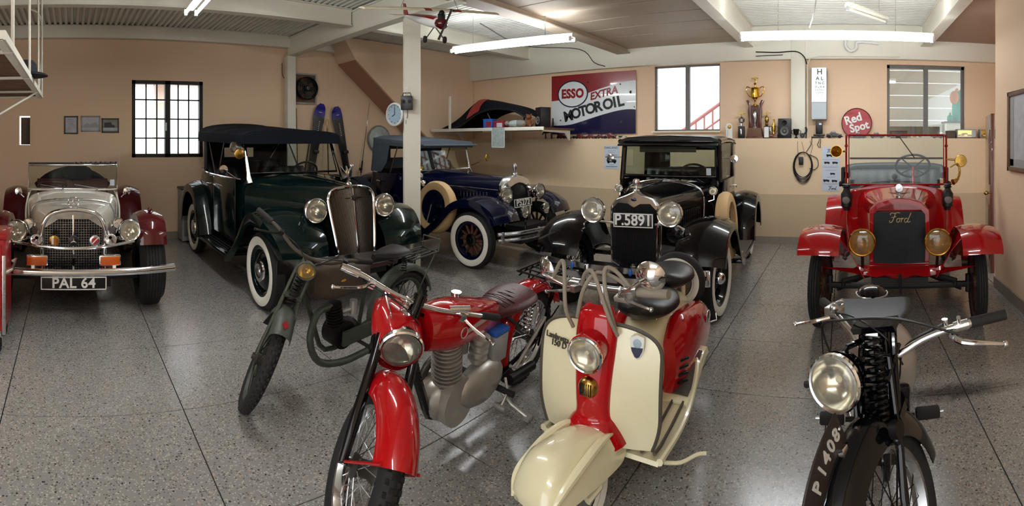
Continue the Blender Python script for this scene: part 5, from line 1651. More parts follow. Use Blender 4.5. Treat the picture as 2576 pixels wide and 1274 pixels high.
part('rear_stand', MB().tube([(.0, -.1, R), (-.12, -.11, .04), (-.12, .11, .04), (0, .1, R)], .01, 8), 'olive', b2)
part('footrest', MB().cyl((.55, -.2, .24), (.55, .2, .24), .013), 'rubber_grip', b2)

# ------------------------------------------------------------------ black and silver motorcycle
b3 = thing('black_motorcycle', 'black motorcycle with silver tank, big chrome headlamp and front plate P 1408', 'motorcycle', (.18, 2.96, 0), rot=(.02, 0, -PI / 2))
R = .335
bike_wheel(b3, (0, 0, R), R, .09, 'black_paint', knob=False)
F = [bike_wheel(b3, (1.32, 0, R), R, .09, 'dull_chrome', .06, knob=False)]
g = part('front_mudguard', guard((1.32, 0, R), .385, .075, -12, 170, .1), 'black_paint', b3, solid=.004)
for s in (-1, 1):
    part('guard_stay', MB().tube([(1.32, s * .08, R), (1.32 + .33, s * .075, R - .02)], .006, 6), 'black_paint', g)
F.append(g)
# curved plate standing on the mudguard
c_, po = (1.32, 0, R), []
for i in range(13):
    a = math.radians(37 + 40 * i / 12)
    po.append((c_[0] + .485 * math.cos(a), c_[2] + .485 * math.sin(a)))
for i in range(13):
    a = math.radians(77 - 40 * i / 12)
    po.append((c_[0] + .392 * math.cos(a), c_[2] + .392 * math.sin(a)))
np_ = part('number_plate', MB().prism(po, (0, -.004, 0), (1, 0, 0), (0, 0, 1), (0, .008, 0)), 'plate_brown', b3, bev=.003, seg=1)
for i, ch in enumerate('P 1408'):
    if ch == ' ':
        continue
    a = math.radians(47 + 4.9 * max(i, .8))
    rr = .438
    for s in (1,):
        o = text('letter', ch, .058, 'letter_grey', np_, (0, 0, 0), (0, 0, 0), .002, 1.0, bold=.001)
        x, z = c_[0] + rr * math.cos(a), c_[2] + rr * math.sin(a)
        # glyph x runs back and up along the guard, glyph y points outward, seen from the left side
        o.matrix_basis = Matrix(((-math.sin(a), math.cos(a), 0, x), (0, 0, 1, .006), (math.cos(a), math.sin(a), 0, z), (0, 0, 0, 1)))
part('plate_bolt', MB().ball((c_[0] + .44 * math.cos(.69), .006, c_[2] + .44 * math.sin(.69)), .008, n=8).ball((c_[0] + .44 * math.cos(1.3), .006, c_[2] + .44 * math.sin(1.3)), .008, n=8), 'dull_chrome', np_)
part('plate_bracket', MB().box((c_[0] + .375 * math.cos(.75), .012, c_[2] + .375 * math.sin(.75)), (.03, .02, .03)).box((c_[0] + .385 * math.cos(1.22), .012, c_[2] + .385 * math.sin(1.22)), (.03, .02, .03)), 'chrome', np_)
F.append(np_)
fk = MB()
for s in (-1, 1):
    fk.tube([(1.32, s * .085, R), (1.3, s * .085, .45), (1.14, s * .075, .78), (1.06, s * .07, .93)], .014, 8)
    fk.tube([(1.22, s * .085, .8), (1.06, s * .075, .86)], .01, 6).tube([(1.26, s * .085, .62), (1.12, s * .075, .68)], .012, 6).ball((1.26, s * .09, .62), .02, n=8)
    fk.tube([(1.29, s * .085, .42), (1.16, s * .08, .86)], .011, 8)
fk.cyl((1.32, -.1, R), (1.32, .1, R), .012).box((1.07, 0, .945), (.06, .19, .025), Matrix.Rotation(.3, 3, 'Y')).box((1.18, 0, .67), (.06, .19, .03), Matrix.Rotation(.4, 3, 'Y'))
f_ = part('girder_fork', fk, 'black_paint', b3)
part('fork_spring', MB().spiral((1.22, 0, .64), (1.12, 0, .92), .036, 10, .009), 'black_paint', f_)
part('damper_spring', MB().spiral((1.26, .05, .64), (1.16, .05, .88), .016, 14, .005), 'iron_dark', f_)
part('damper_knob', MB().cyl((1.27, .09, .66), (1.27, .12, .66), .03, n=14), 'iron_dark', f_)
F.append(f_)
h_ = headlamp(b3, (1.31, -.07, .84), .098, depth=1.1, yaw=.15, pitch=.08, lens='lens_clear')
part('lamp_shell', MB().lathe([(0, -.13), (.05, -.125), (.09, -.08), (.1, -.03)], ax=(1, 0, 0), n=28), 'black_paint', h_)
part('lamp_screw', MB().cyl((-.01, -.1, 0), (-.01, -.125, 0), .012), 'black_iron', h_)
F.append(h_)
F.append(part('lamp_bracket', MB().tube([(1.1, -.06, .9), (1.2, -.06, .92), (1.26, -.05, .91)], .012, 8), 'black_paint', b3))
hb = part('handlebar', MB().tube([(.84, -.34, 1.04), (.93, -.27, 1.05), (1.0, -.16, 1.02), (1.06, -.06, .97), (1.06, .06, .97), (1.0, .16, 1.02), (.95, .26, 1.05), (.88, .36, 1.055)], .014, 10, sm=4), 'chrome', b3)
part('grip', MB().cyl((.9, .33, 1.055), (.825, .45, 1.06), .021), 'rubber_grip', hb)
part('grip', MB().cyl((.88, -.32, 1.045), (.8, -.42, 1.035), .021), 'rubber_grip', hb)
part('lever_clamp', MB().cyl((.94, .27, 1.05), (.91, .32, 1.055), .02).cyl((.95, .24, 1.055), (.95, .24, 1.085), .012).cyl((.93, .29, 1.06), (.96, .3, 1.1), .008), 'chrome', hb)
part('brake_lever', MB().tube([(.97, .27, 1.035), (.99, .32, 1.02), (.95, .4, 1.0), (.9, .46, .975)], [.013, .012, .008, .006], 8, sm=3).ball((.9, .46, .975), .013, n=8), 'chrome', hb)
part('clutch_lever', MB().tube([(.96, -.28, 1.04), (1.0, -.34, 1.03), (1.0, -.44, 1.0)], [.011, .009, .006], 8, sm=3).ball((1.0, -.44, 1.0), .012, n=8), 'chrome', hb)
part('throttle_gear', MB().box((.92, -.28, 1.06), (.08, .06, .04)).ball((.95, -.26, 1.08), .022, n=8).cyl((.9, -.3, 1.07), (.9, -.24, 1.1), .01), 'dull_chrome', hb, bev=.008)
part('cable', MB().tube([(.97, .3, 1.04), (1.06, .1, 1.12), (1.1, -.15, 1.1), (1.05, -.26, 1.02), (1.1, -.12, .8)], .005, 6, sm=5)
     .tube([(.95, -.26, 1.06), (1.05, -.1, 1.1), (1.08, .05, 1.05), (.98, .06, .9)], .004, 6, sm=5).tube([(.95, .24, 1.07), (1.02, .1, 1.0), (1.0, .05, .85)], .004, 6, sm=5).tube([(1.0, -.3, 1.02), (1.0, -.3, .8), (.98, -.25, .6)], .003, 5, sm=3).tube([(1.05, .06, .96), (1.14, .1, .8), (1.2, .1, .5)], .004, 5, sm=4), 'plastic_black', hb)
F.append(hb)
hb.matrix_basis = Matrix.Translation((.02, -.205, -.115)) @ Matrix.Rotation(-.2, 4, 'X')
turn(F, steer_matrix(1.42, .43, -.6))
tk = part('fuel_tank', body([(.98, [(0, .66), (.03, .66), (.05, .7), (.055, .77), (.045, .84), (.02, .865), (0, .87)]),
                             (.86, [(0, .6), (.09, .6), (.135, .65), (.145, .74), (.12, .84), (.06, .875), (0, .88)]),
                             (.66, [(0, .6), (.09, .6), (.13, .65), (.14, .73), (.115, .82), (.06, .85), (0, .855)]),
                             (.46, [(0, .63), (.05, .63), (.075, .66), (.08, .71), (.065, .77), (.03, .79), (0, .795)])]), 'silver_paint', b3, loc=(0, 0, -.045))
part('tank_cap', MB().cyl((.75, .04, .87), (.75, .04, .89), .03, n=16), 'chrome', tk)
se = part('saddle', MB().loft([[V((.54 - .38 * f, (.03 + .175 * math.sin(min(1, f * 1.15) * PI / 2) ** 1.3) * math.cos(a), .755 + .055 * f ** 2 + .028 * math.sin(a) + .02 * math.cos(a) ** 2)) for a in [2 * PI * j / 20 for j in range(20)]] for f in [i / 12 for i in range(13)]]), 'leather_grey', b3, loc=(.02, 0, -.075))
for s in (-1, 1):
    part('saddle_spring', MB().spiral((.2, s * .1, .62), (.2, s * .1, .77), .024, 6, .006), 'dull_chrome', se)
g = part('rear_mudguard', guard((0, 0, R), .39, .08, -5, 160, .08), 'black_paint', b3, solid=.004)
part('pillion_pad', MB().ball((-.02, 0, .735), .09, (1.2, 1, .5)), 'black_paint', b3)
part('pad_rim', MB().tube([(-.02 + .1 * math.cos(t), .095 * math.sin(t), .73) for t in [2 * PI * i / 20 for i in range(20)]], .006, 6, closed=True), 'dull_chrome', b3)
fr = MB()
for s in (-1, 1):
    fr.tube([(.5, s * .07, .22), (0, s * .1, R)], .014, 8).tube([(.4, s * .06, .62), (0, s * .1, R)], .012, 8)
fr.tube([(1.02, 0, .88), (.4, 0, .68), (.45, 0, .22)], .02, 8).tube([(1.06, 0, .74), (.95, 0, .4), (.85, 0, .2), (.45, 0, .2)], .02, 8, sm=3).cyl((1.11, 0, .66), (1.0, 0, .94), .032)
part('frame', fr, 'black_paint', b3)
en = part('crankcase', MB().cyl((.7, -.08, .3), (.7, .08, .3), .12, n=24).ball((.55, 0, .28), .12, (1.2, .9, .8)), 'dark_alloy', b3)
part('cylinder', fins((.74, 0, .38), (.1, 0, 1), .08, 8, .2), 'iron_dark', en)
part('primary_case', MB().ball((.58, .1, .29), .14, (1.6, .3, .8)), 'black_paint', en)
part('magneto', MB().cyl((.86, -.05, .38), (.86, .05, .38), .05), 'iron_dark', en)
part('exhaust_pipe', MB().tube([(.8, -.03, .52), (.95, -.06, .48), (1.0, -.09, .3), (.85, -.12, .2), (.4, -.13, .2)], .02, 10, sm=4), 'dull_chrome', b3)
part('silencer', MB().tube([(.4, -.13, .2), (.3, -.135, .21), (-.2, -.14, .26)], [.024, .045, .04], 12), 'dull_chrome', b3)
for s in (-1, 1):
    fp = part('footrest', MB().cyl((.56, s * .08, .3), (.56, s * .17, .3), .012), 'iron_dark', b3)
    part('footrest_rubber', MB().box((.56, s * .235, .305), (.05, .12, .05)), 'rubber_grip', fp, bev=.01)
    part('footrest_end', MB().cyl((.56, s * .295, .305), (.56, s * .315, .305), .006), 'chrome', fp)
part('kick_lever', MB().cyl((.5, .1, .24), (.5, .2, .24), .01).tube([(.5, .19, .24), (.52, .2, .16), (.54, .2, .13)], .01, 8), 'chrome', b3)
part('rear_stand', MB().tube([(0, -.11, R - .02), (-.1, -.13, .03), (-.1, .13, .03), (0, .11, R - .02)], .011, 8), 'black_paint', b3)
part('front_stay', MB().box((.95, 0, .52), (.04, .2, .3), Matrix.Rotation(.2, 3, 'Y')), 'black_paint', b3, bev=.02)

# ------------------------------------------------------------------ cream and red scooter
HS_ = -1.51
b4 = thing('scooter', 'cream and red motor scooter with two mirrors, twin black saddles and spare wheel', 'scooter', (-1.15, 2.985, 0), rot=(-.02, 0, HS_))


def scooter_wheel(c, name='wheel'):
    def ty():
        return MB().lathe([(.105, -.035), (.13, -.05), (.165, -.05), (.19, -.03), (.2, -.012), (.2, .012), (.19, .03), (.165, .05), (.13, .05), (.105, .035)], ax=(0, 1, 0), n=40, loop=True).mesh('wheel')
    t = part(name, cached('scty', ty), 'rubber', b4, loc=c)
    for s in (-1, 1):
        part('whitewall', cached(('scw', s), lambda: MB().lathe([(.115, s * .045), (.14, s * .053), (.168, s * .052), (.168, s * .045), (.14, s * .046), (.115, s * .04)], ax=(0, 1, 0), n=40, loop=True).mesh('whitewall')), 'whitewall', t)
        part('disc', cached(('scd', s), lambda: MB().lathe([(.11, s * .036), (.1, s * .03), (.06, s * .03), (.055, s * .045), (0, s * .05)], ax=(0, 1, 0), n=32).mesh('disc', solid=.004)), 'dull_chrome', t)
    return t


scooter_wheel((0, 0, .2))
F = [scooter_wheel((1.28, 0, .2))]
# front mudguard: long rounded hood with a raised flute on the side
rows = []
prof = [(1.56, .275, .07), (1.555, .32, .11), (1.52, .39, .125), (1.45, .455, .13), (1.36, .475, .13), (1.24, .475, .125), (1.12, .445, .115), (1.02, .38, .095), (.95, .32, .06), (.92, .295, .02)]
P = cr([(x, w_, z) for x, z, w_ in prof], 4)
for p in P:
    zb = .255 + (.03 if p.x < 1.0 else .03 * max(0, (1.05 - p.x) / .05) if p.x < 1.05 else 0)
    zb = min(zb, p.z - .004)
    row = []
    for j in range(13):
        a = PI * j / 12
        h = max(p.z - zb, .005)
        row.append(V((p.x - (.02 * (1 - math.sin(a))), -p.y * (1.06 if 2 < j < 10 else 1) * math.cos(a) if abs(math.cos(a)) < .9 else -p.y * math.copysign(1, math.cos(a)), zb + h * math.sin(a) ** .45)))
    rows.append(row)
g = part('front_mudguard', MB().grid(rows), 'ivory_paint', b4, solid=.004)
for s in (-1, 1):
    part('mudguard_flute', MB().tube([(1.55, s * .1, .27), (1.5, s * .135, .33), (1.42, s * .137, .375), (1.3, s * .134, .42), (1.18, s * .12, .44), (1.08, s * .09, .41)], [.006, .014, .02, .022, .018, .006], 8, sm=4), 'ivory_paint', g)
    part('fork_link', MB().tube([(1.28, s * .09, .2), (1.2, s * .09, .22), (1.16, s * .08, .3)], .02, 8), 'ivory_paint', g)
F.append(g)
hb = part('handlebar', MB().tube([(1.0, -.33, .97), (1.0, 0, .965), (1.0, .33, .97)], .016, 10).cyl((1.02, 0, .86), (1.0, 0, .97), .022), 'dull_chrome', b4)
part('grip', MB().cyl((1.0, .2, .968), (.995, .36, .972), .021), 'grey_rubber', hb)
part('grip', MB().cyl((1.0, -.22, .968), (.995, -.36, .972), .021), 'grey_rubber', hb)
part('twist_drum', MB().cyl((1.0, .14, .967), (1.0, .195, .968), .028).cyl((1.0, .195, .968), (1.0, .205, .968), .034).cyl((1.0, -.14, .967), (1.0, -.2, .968), .028), 'dull_chrome', hb)
part('switch_box', MB().box((1.03, .15, .95), (.06, .09, .025), Matrix.Rotation(.3, 3, 'Y')), 'alloy', hb, bev=.006)
part('brake_lever', lever((1.04, .15, .955), (.1, 1, -.05), .17), 'dull_chrome', hb)
part('clutch_lever', lever((1.04, -.15, .955), (.1, -1, -.05), .17), 'dull_chrome', hb)
for s, q in ((1, (1.02, .29, 1.05)), (-1, (1.02, -.36, 1.02))):
    a = (1.0, s * .1, .98) if s > 0 else (1.0, -.17, .96)
    m_ = part('mirror', MB().lathe([(0, -.035), (.02, -.034), (.066, -.006), (.07, 0), (.066, .006), (0, .004)], q, (-1, s * -.25, .25), 26), 'chrome', b4, label='round chrome mirror on a bent stem')
    part('mirror_stem', MB().tube([a, V(a) + V((.06, s * .04, -.02)) if s > 0 else V(a) + V((.05, -.02, 0)), V(q) + V((.05, -s * .02, -.01)), V(q) + V((.02, 0, 0))], .007, 8), 'chrome', m_)
    F.append(m_)
F.append(hb)
# grey cable sheaths arching from the bar into the shield
cb = [[(1.06, -.11, .8), (1.1, -.13, .9), (1.08, -.15, 1.06), (1.02, -.2, 1.08), (.99, -.26, .99)], [(1.06, .11, .8), (1.1, .08, .9), (1.08, -.0, 1.06), (1.04, -.06, 1.05), (1.0, -.1, .98)],
      [(1.04, -.1, .84), (1.06, -.06, .98), (1.04, .0, 1.06), (1.0, .1, 1.02), (1.0, .13, .98)], [(1.06, .1, .82), (1.08, .06, .98), (1.05, .04, 1.08), (1.02, .08, 1.07), (1.0, .16, .98)]]
for p in cb:
    part('cable_sheath', MB().tube(p, .0095, 8, sm=5), 'grey_rubber', b4)
g.scale = (.9, .92, .88)
g.location = (.128, 0, .01)
turn(F, Matrix.Translation((-.04, 0, 0)) @ steer_matrix(1.33, .35, -.3))
# leg shield: curved sheet from the top rim down to the footboard
rows = []
for i in range(27):
    f = (i / 26) ** 1.5
    d = .535 * f
    hw_ = .3 * (1 - max(0, 1 - (d + .004) / .15) ** 2.6) ** (1 / 2.6)
    hw_ *= 1 - .12 * max(0, (f - .7) / .3) ** 2
    xc = .98 + .03 * math.sin(PI * f) + .02 * f
    rows.append([V((xc + .05 * (1 - (hw_ / .3 * (j / 10 - 1)) ** 2), hw_ * (j / 10 - 1), .835 - d)) for j in range(21)])
ls = part('leg_shield', MB().grid(rows), 'ivory_paint', b4, solid=.006)
ed = [r[0] for r in rows[::-1]] + rows[0][1:-1] + [r[-1] for r in rows]
part('shield_edge', MB().tube(ed, .0085, 6), 'strip_dark', ls)
# red centre: column cover, lamp hood and flared skirt
rows = []
for z, hw_, x0, bul in [(.91, .06, 1.0, .03), (.88, .085, 1.03, .04), (.8, .1, 1.04, .045), (.72, .098, 1.05, .05), (.62, .092, 1.055, .06), (.52, .085, 1.06, .065), (.44, .085, 1.055, .06), (.41, .105, 1.05, .085), (.365, .135, 1.04, .12), (.325, .155, 1.03, .15)]:
    rows.append([V((x0 + bul * math.cos(PI / 2 * (j / 6 - 1)) , hw_ * math.sin(PI / 2 * (j / 6 - 1)) * 1.0, z)) for j in range(13)])
cols = [cr([r[j] for r in rows], 3) for j in range(13)]
cc = part('column_cover', MB().grid([[c[i] for c in cols] for i in range(len(cols[0]))]), 'red_bike', b4, solid=.004, label='red centre panel')
part('lamp_hood', MB().lathe([(.085, .12), (.08, .05), (.06, -.05), (.03, -.1)], (1.03, 0, .745), (1, 0, -.1), 24), 'red_bike', cc, solid=.004)
headlamp(b4, (1.155, 0, .73), .08, pitch=-.12, depth=.62, lens='lens_clear')
hg = part('horn_grille', MB().lathe([(0, .022), (.02, .02), (.036, .012), (.044, .0), (.047, -.012)], (1.128, 0, .575), (1, 0, 0), 24), 'brass', b4)
for i in range(6):
    part('grille_slot', MB().box((1.146, -.025 + .01 * i, .575), (.008, .004, .05)), 'chassis_black', hg)
sh = part('shield_badge', MB().prism([(-.032, .03), (-.03, .045), (0, .055), (.03, .045), (.032, .03), (.028, -.015), (.012, -.045), (0, -.052), (-.012, -.045), (-.028, -.015)], (1.045, .2, .76), (-.12, 1, 0), (0, 0, 1), (.008, 0, 0)), 'letter_white', ls, bev=.002, seg=1)
part('badge_field', MB().prism([(-.026, .0), (.026, .0), (.023, -.015), (.01, -.04), (0, -.045), (-.01, -.04), (-.023, -.015)], (1.052, .2, .76), (-.12, 1, 0), (0, 0, 1), (.004, 0, 0)), 'sign_navy', sh)
part('badge_disc', MB().ball((1.054, .2, .778), .02, (.2, 1, 1)), 'clock_face', sh)
o = text('script', 'Lambretta', .04, 'strip_dark', ls, (1.038, -.205, .725), (PI / 2, 0, PI / 2 - .22), .003, .85, .1)
o = text('script', '150 D', .042, 'strip_dark', ls, (1.042, -.195, .695), (PI / 2, 0, PI / 2 - .2), .003, .9, .1)
# footboard with rubber strips, tunnel, rear body
fb = part('footboard', MB().grid([[V((x, y, z + .012 * (1 - (y / .29) ** 2))) for y in [-.29 + .58 * j / 12 for j in range(13)]] for x, z in ((1.0, .25), (.9, .225), (.7, .22), (.5, .23), (.4, .26))]), 'ivory_paint', b4, solid=.02)
for y in (-.26, -.2, -.14, .14, .2, .26):
    part('rubber_strip', MB().tube([(.97, y, .262), (.88, y, .243), (.7, y, .238), (.48, y, .245)], .0085, 6), 'strip_dark', fb)
part('board_edge', MB().tube([(1.0, .295, .25), (.7, .3, .22), (.45, .295, .24), (.2, .27, .33), (.05, .2, .34)], .016, 8, sm=4).tube([(1.0, -.295, .25), (.7, -.3, .22), (.45, -.295, .24), (.2, -.27, .33)], .016, 8, sm=4), 'ivory_paint', fb)
for s in (-1, 1):
    pf = part('rear_foot_panel', MB().grid([[V((x, s * y, z)) for y, z in ((.14, z0), (.22, z0 + .0), (.285, z0 - .005), (.295, z0 - .04))] for x, z0 in ((.5, .25), (.36, .27), (.22, .325), (.08, .365), (.0, .36))]), 'ivory_paint', b4, solid=.01)
    part('foot_mat', MB().grid([[V((x, s * .165, z0 + .012)), V((x, s * .275, z0 + .008))] for x, z0 in ((.44, .255), (.34, .275), (.22, .325), (.1, .362))]), 'strip_dark', pf, solid=.008)
    sp = part('side_panel', body([(.44, [(0, .30), (.02, .3), (.04, .38), (.045, .48), (.035, .56), (.02, .6), (0, .61)]),
                                  (.3, [(0, .26), (.05, .27), (.08, .36), (.095, .5), (.08, .62), (.04, .68), (0, .69)]),
                                  (.05, [(0, .24), (.055, .26), (.09, .36), (.11, .48), (.09, .6), (.04, .66), (0, .67)]),
                                  (-.25, [(0, .26), (.05, .28), (.08, .36), (.09, .46), (.07, .55), (.03, .6), (0, .61)]),
                                  (-.42, [(0, .36), (.02, .36), (.03, .4), (.035, .45), (.025, .5), (.015, .52), (0, .525)])]), 'red_bike', b4, loc=(0, s * .16, -.05), label='bulging red side panel')
    for i in range(4):
        part('louvre', MB().box((.385 - .004 * i, s * .07, .36 + .04 * i), (.07, .02, .016), Matrix.Rotation(s * -.55, 3, 'Z')), 'chassis_black', sp, bev=.005)
    part('rear_grille', MB().ball((-.12, s * .1, .55), .05, (1.2, .25, .9)), 'chrome', sp)
    part('panel_catch', MB().tube([(-.3, s * .08, .45), (-.32, s * .12, .46), (-.34, s * .11, .5)], .006, 6), 'chrome', sp)
part('rear_body', body([(.5, [(0, .22), (.1, .22), (.13, .3), (.13, .45), (.1, .56), (.05, .6), (0, .61)]), (.3, [(0, .25), (.1, .25), (.14, .35), (.14, .52), (.12, .64), (.06, .69), (0, .7)]), (-.1, [(0, .34), (.09, .34), (.12, .42), (.13, .54), (.11, .62), (.06, .66), (0, .67)]), (-.4, [(0, .3), (.06, .3), (.085, .36), (.09, .44), (.07, .5), (.04, .53), (0, .54)])]), 'ivory_paint', b4)
part('tunnel', body([(1.0, [(0, .22), (.09, .22), (.1, .3), (.1, .36), (.08, .4), (.04, .42), (0, .42)]), (.5, [(0, .22), (.1, .22), (.12, .26), (.12, .3), (.1, .33), (.05, .345), (0, .35)])]), 'ivory_paint', b4)


def pad(x, z, L, w_, name):
    rows = []
    for i in range(13):
        f = i / 12
        e_ = max(.12, (1 - abs(2 * f - 1) ** 5)) ** .5
        ww = w_ * (.5 + .5 * math.sin(PI * min(1, .12 + f * .62))) * e_
        rows.append([V((x + L / 2 - L * f, ww * math.cos(a) * (1.08 if math.sin(a) < 0 else 1), z + .02 * math.sin(PI * f) * -1 + e_ * (.05 * math.sin(a) if math.sin(a) > 0 else .07 * math.sin(a)))) for a in [2 * PI * j / 20 for j in range(20)]])
    s_ = part(name, MB().loft(rows), 'leather_black', b4)
    for i in (3, 5, 7, 9):
        for sg in (-1, 1):
            p = rows[i][13 if sg < 0 else 17]
            part('stud', MB().ball(p, .007, n=8), 'chrome', s_)
    return s_


pad(.34, .735, .44, .165, 'rider_saddle')
pad(-.04, .795, .42, .16, 'pillion_saddle')
part('saddle_bracket', MB().tube([(.15, 0, .68), (.12, 0, .71), (-.02, 0, .74)], .02, 8).tube([(-.15, .08, .62), (-.14, .08, .75)], .016, 8).tube([(-.15, -.08, .62), (-.14, -.08, .75)], .016, 8), 'ivory_paint', b4)
sw = scooter_wheel((-.29, 0, .67), 'spare_wheel')
sw.rotation_euler = (0, 0, PI / 2)
part('spare_carrier', MB().tube([(-.2, 0, .55), (-.28, 0, .66), (-.29, 0, .72)], .018, 8), 'ivory_paint', b4)
part('stand', MB().tube([(.62, .12, .2), (.6, .18, .1), (.6, .2, .012)], .012, 8).tube([(.62, -.12, .2), (.6, -.18, .1), (.6, -.2, .012)], .012, 8), 'dull_chrome', b4)
part('brake_pedal', MB().tube([(.92, .29, .2), (.88, .36, .19), (.82, .42, .2), (.8, .46, .2)], .009, 8, sm=3), 'ivory_paint', b4)

# ------------------------------------------------------------------ things along the left wall and on the column
FL = (PI / 2, 0, PI / 2)      # text rotation that faces +x


def picture(name, label, X, y0, y1, z0, z1, fm, face, extra=None):
    t = thing(name, label, 'picture', (X, (y0 + y1) / 2, (z0 + z1) / 2), group='framed pictures on the left wall')
    a, b = (y1 - y0) / 2, (z1 - z0) / 2
    part('frame', MB().box((.012, 0, b - .01), (.024, 2 * a, .02)).box((.012, 0, -b + .01), (.024, 2 * a, .02)).box((.012, a - .01, 0), (.024, .02, 2 * b)).box((.012, -a + .01, 0), (.024, .02, 2 * b)), fm, t, bev=.003, seg=1)
    part('print', MB().box((.008, 0, 0), (.008, 2 * a - .02, 2 * b - .02)), face, t)
    if extra:
        extra(t, a, b)
    return t


def x1(t, a, b):
    for k in range(6):
        part('line', MB().box((.013, -.01, b * .6 - .03 * k), (.001, a * (1.1 if k % 2 else .8), .006)), 'photo_grey', t)


def x2(t, a, b):
    part('hill', MB().prism([(-a * .8, -b * .3), (-a * .4, b * .1), (0, -b * .1), (a * .5, b * .25), (a * .85, -b * .2), (a * .85, -b * .5), (-a * .8, -b * .5)], (.0125, 0, 0), (0, 1, 0), (0, 0, 1), (.001, 0, 0)), 'plastic_grey', t)


def x3(t, a, b):
    part('car_print', MB().prism([(-a * .7, -b * .3), (-a * .7, b * .4), (a * .1, b * .45), (a * .2, b * .1), (a * .5, b * .05), (a * .5, -b * .3)], (.0125, 0, 0), (0, 1, 0), (0, 0, 1), (.001, 0, 0)), 'plastic_black', t)
    part('ground_print', MB().box((.013, 0, -b * .5), (.001, 1.7 * a, b * .4)), 'photo_pale', t)


picture('framed_print', 'small portrait print in a dark frame, leftmost of three on the wall', XL, -.1, .127, 1.775, 2.07, 'wood_frame', 'photo_pale', x1)
picture('framed_print', 'pale landscape print in a silver frame between two dark frames', XL, .18, .497, 1.815, 2.075, 'plastic_grey', 'photo_pale', x2)
picture('framed_print', 'old car photograph in a dark frame, nearest to the barred window', XL, .524, .81, 1.795, 2.035, 'wood_frame', 'photo_grey', x3)

t = thing('wall_fan', 'black round fan in a square wire guard high on the wall', 'fan', (XL, 4.19, 2.63))
part('frame', MB().box((.03, 0, .27), (.06, .5, .03)).box((.03, 0, -.27), (.06, .5, .03)).box((.03, .24, 0), (.06, .03, .54)).box((.03, -.24, 0), (.06, .03, .54)), 'plastic_grey', t, bev=.006)
part('back_plate', MB().box((.015, 0, 0), (.02, .46, .52)), 'wood_plank', t)
part('shroud', MB().lathe([(.2, .02), (.215, .05), (.215, .16), (.205, .17), (.2, .05)], (0, .02, 0), (1, 0, 0), 32, loop=True), 'plastic_black', t)
for i in range(5):
    part('blade', MB().prism([(.03, -.02), (.19, -.06), (.19, .05), (.03, .02)], (.1, .02, 0), (0, math.cos(i * 1.257), math.sin(i * 1.257)), (.35, -math.sin(i * 1.257), math.cos(i * 1.257)), (.005, 0, 0)), 'plastic_black', t)
part('motor', MB().lathe([(0, .18), (.04, .175), (.055, .15), (.055, .05)], (0, .02, 0), (1, 0, 0), 18), 'plastic_black', t)
for r_ in (.07, .11, .15, .19):
    part('guard_ring', MB().tube([(.175, .02 + r_ * math.cos(a), r_ * math.sin(a)) for a in [2 * PI * i / 28 for i in range(28)]], .003, 5, closed=True), 'plastic_black', t)
part('cable', MB().tube([(.02, -.24, .12), (.02, -.42, .2), (.02, -.44, .45)], .006, 6, sm=4), 'plastic_black', t)


def ski(label, yt, zt, yb, lean):
    t = thing('ski', label, 'ski', (XL + .16, yb, 0), rot=(math.atan2(yb - yt, zt), 0, 0), group='pair of blue skis')
    L = math.hypot(yt - yb, zt) + .02
    rows = []
    for f, w_, dx in [(0, .07, 0), (.04, .075, 0), (.3, .07, .0), (.5, .07, .0), (.75, .095, -.0), (.88, .115, -.01), (.94, .11, .0), (.975, .085, .02), (1, .04, .035)]:
        x = -.1 * f + dx
        rows.append([V((x - .008, -w_, f * L)), V((x + .008, -w_, f * L)), V((x + .012, 0, f * L)), V((x + .008, w_, f * L)), V((x - .008, w_, f * L)), V((x - .01, 0, f * L))])
    cols = [cr([r[j] for r in rows], 4) for j in range(6)]
    R_ = [[c[i] for c in cols] for i in range(len(cols[0]))]
    k = int(len(R_) * .66)
    part('tail', MB().loft(R_[:k + 1]), 'ski_black', t)
    part('shovel', MB().loft(R_[k:]), 'ski_blue', t)
    part('band', MB().box((-.07, 0, L * .57), (.03, .09, .025)), 'plastic_white', t)
    part('mark', MB().box((-.07, 0, L * .93), (.03, .05, .01)), 'plastic_white', t)
    for i in range(8):
        part('mark', MB().box((-.068, .008, L * (.76 + .014 * i)), (.026, .014, .012)), 'plastic_white', t)
    part('binding', MB().box((-.02, .0, L * .46), (.07, .08, .2)).box((-.01, .02, L * .62), (.06, .1, .06)), 'plastic_black', t, bev=.01)


ski('blue topped ski leaning on the wall, left one of the pair', 4.54, 2.34, 4.08, .1)
ski('blue topped ski leaning on the wall, right one of the pair', 4.86, 2.30, 5.28, .1)
for lb, p, q, m, r0 in (('thin dark fishing rod with black handle leaning in the corner under the stair', (XL + .13, 5.25, .02), (XL + .05, 5.66, 2.42), 'dark_wood', .012),
                        ('thin dark rod leaning on the wall beside the left ski', (XL + .3, 3.95, .02), (XL + .06, 4.02, 2.26), 'iron_dark', .012)):
    t = thing('fishing_rod', lb, 'rod', p, group='rods leaning on the left wall')
    d = V(q) - V(p)
    part('blank', MB().tube([(0, 0, 0), d * .5, d], [r0, r0 * .7, .004], 6), m, t)
    part('handle', MB().tube([d * .42, d * .52], [.018, .016], 8), 'plastic_black', t)
    part('reel', MB().cyl(d * .45 + V((.02, -.03, 0)), d * .45 + V((.05, -.05, 0)), .035), 'iron_dark', t)
    for f in (.7, .82, .92):
        part('guide', MB().tube([d * f + V((.015 + .01 * math.cos(a), .01 * math.sin(a), 0)) for a in [2 * PI * i / 10 for i in range(10)]], .002, 4, closed=True), 'iron_dark', t)
t = thing('walking_stick', 'tan stick with a looped rope top standing between the two skis', 'stick', (XL + .25, 4.62, 0))
part('shaft', MB().tube([(0, 0, 0), (-.14, .03, 1.9)], .013, 8), 'spoke_wood', t)
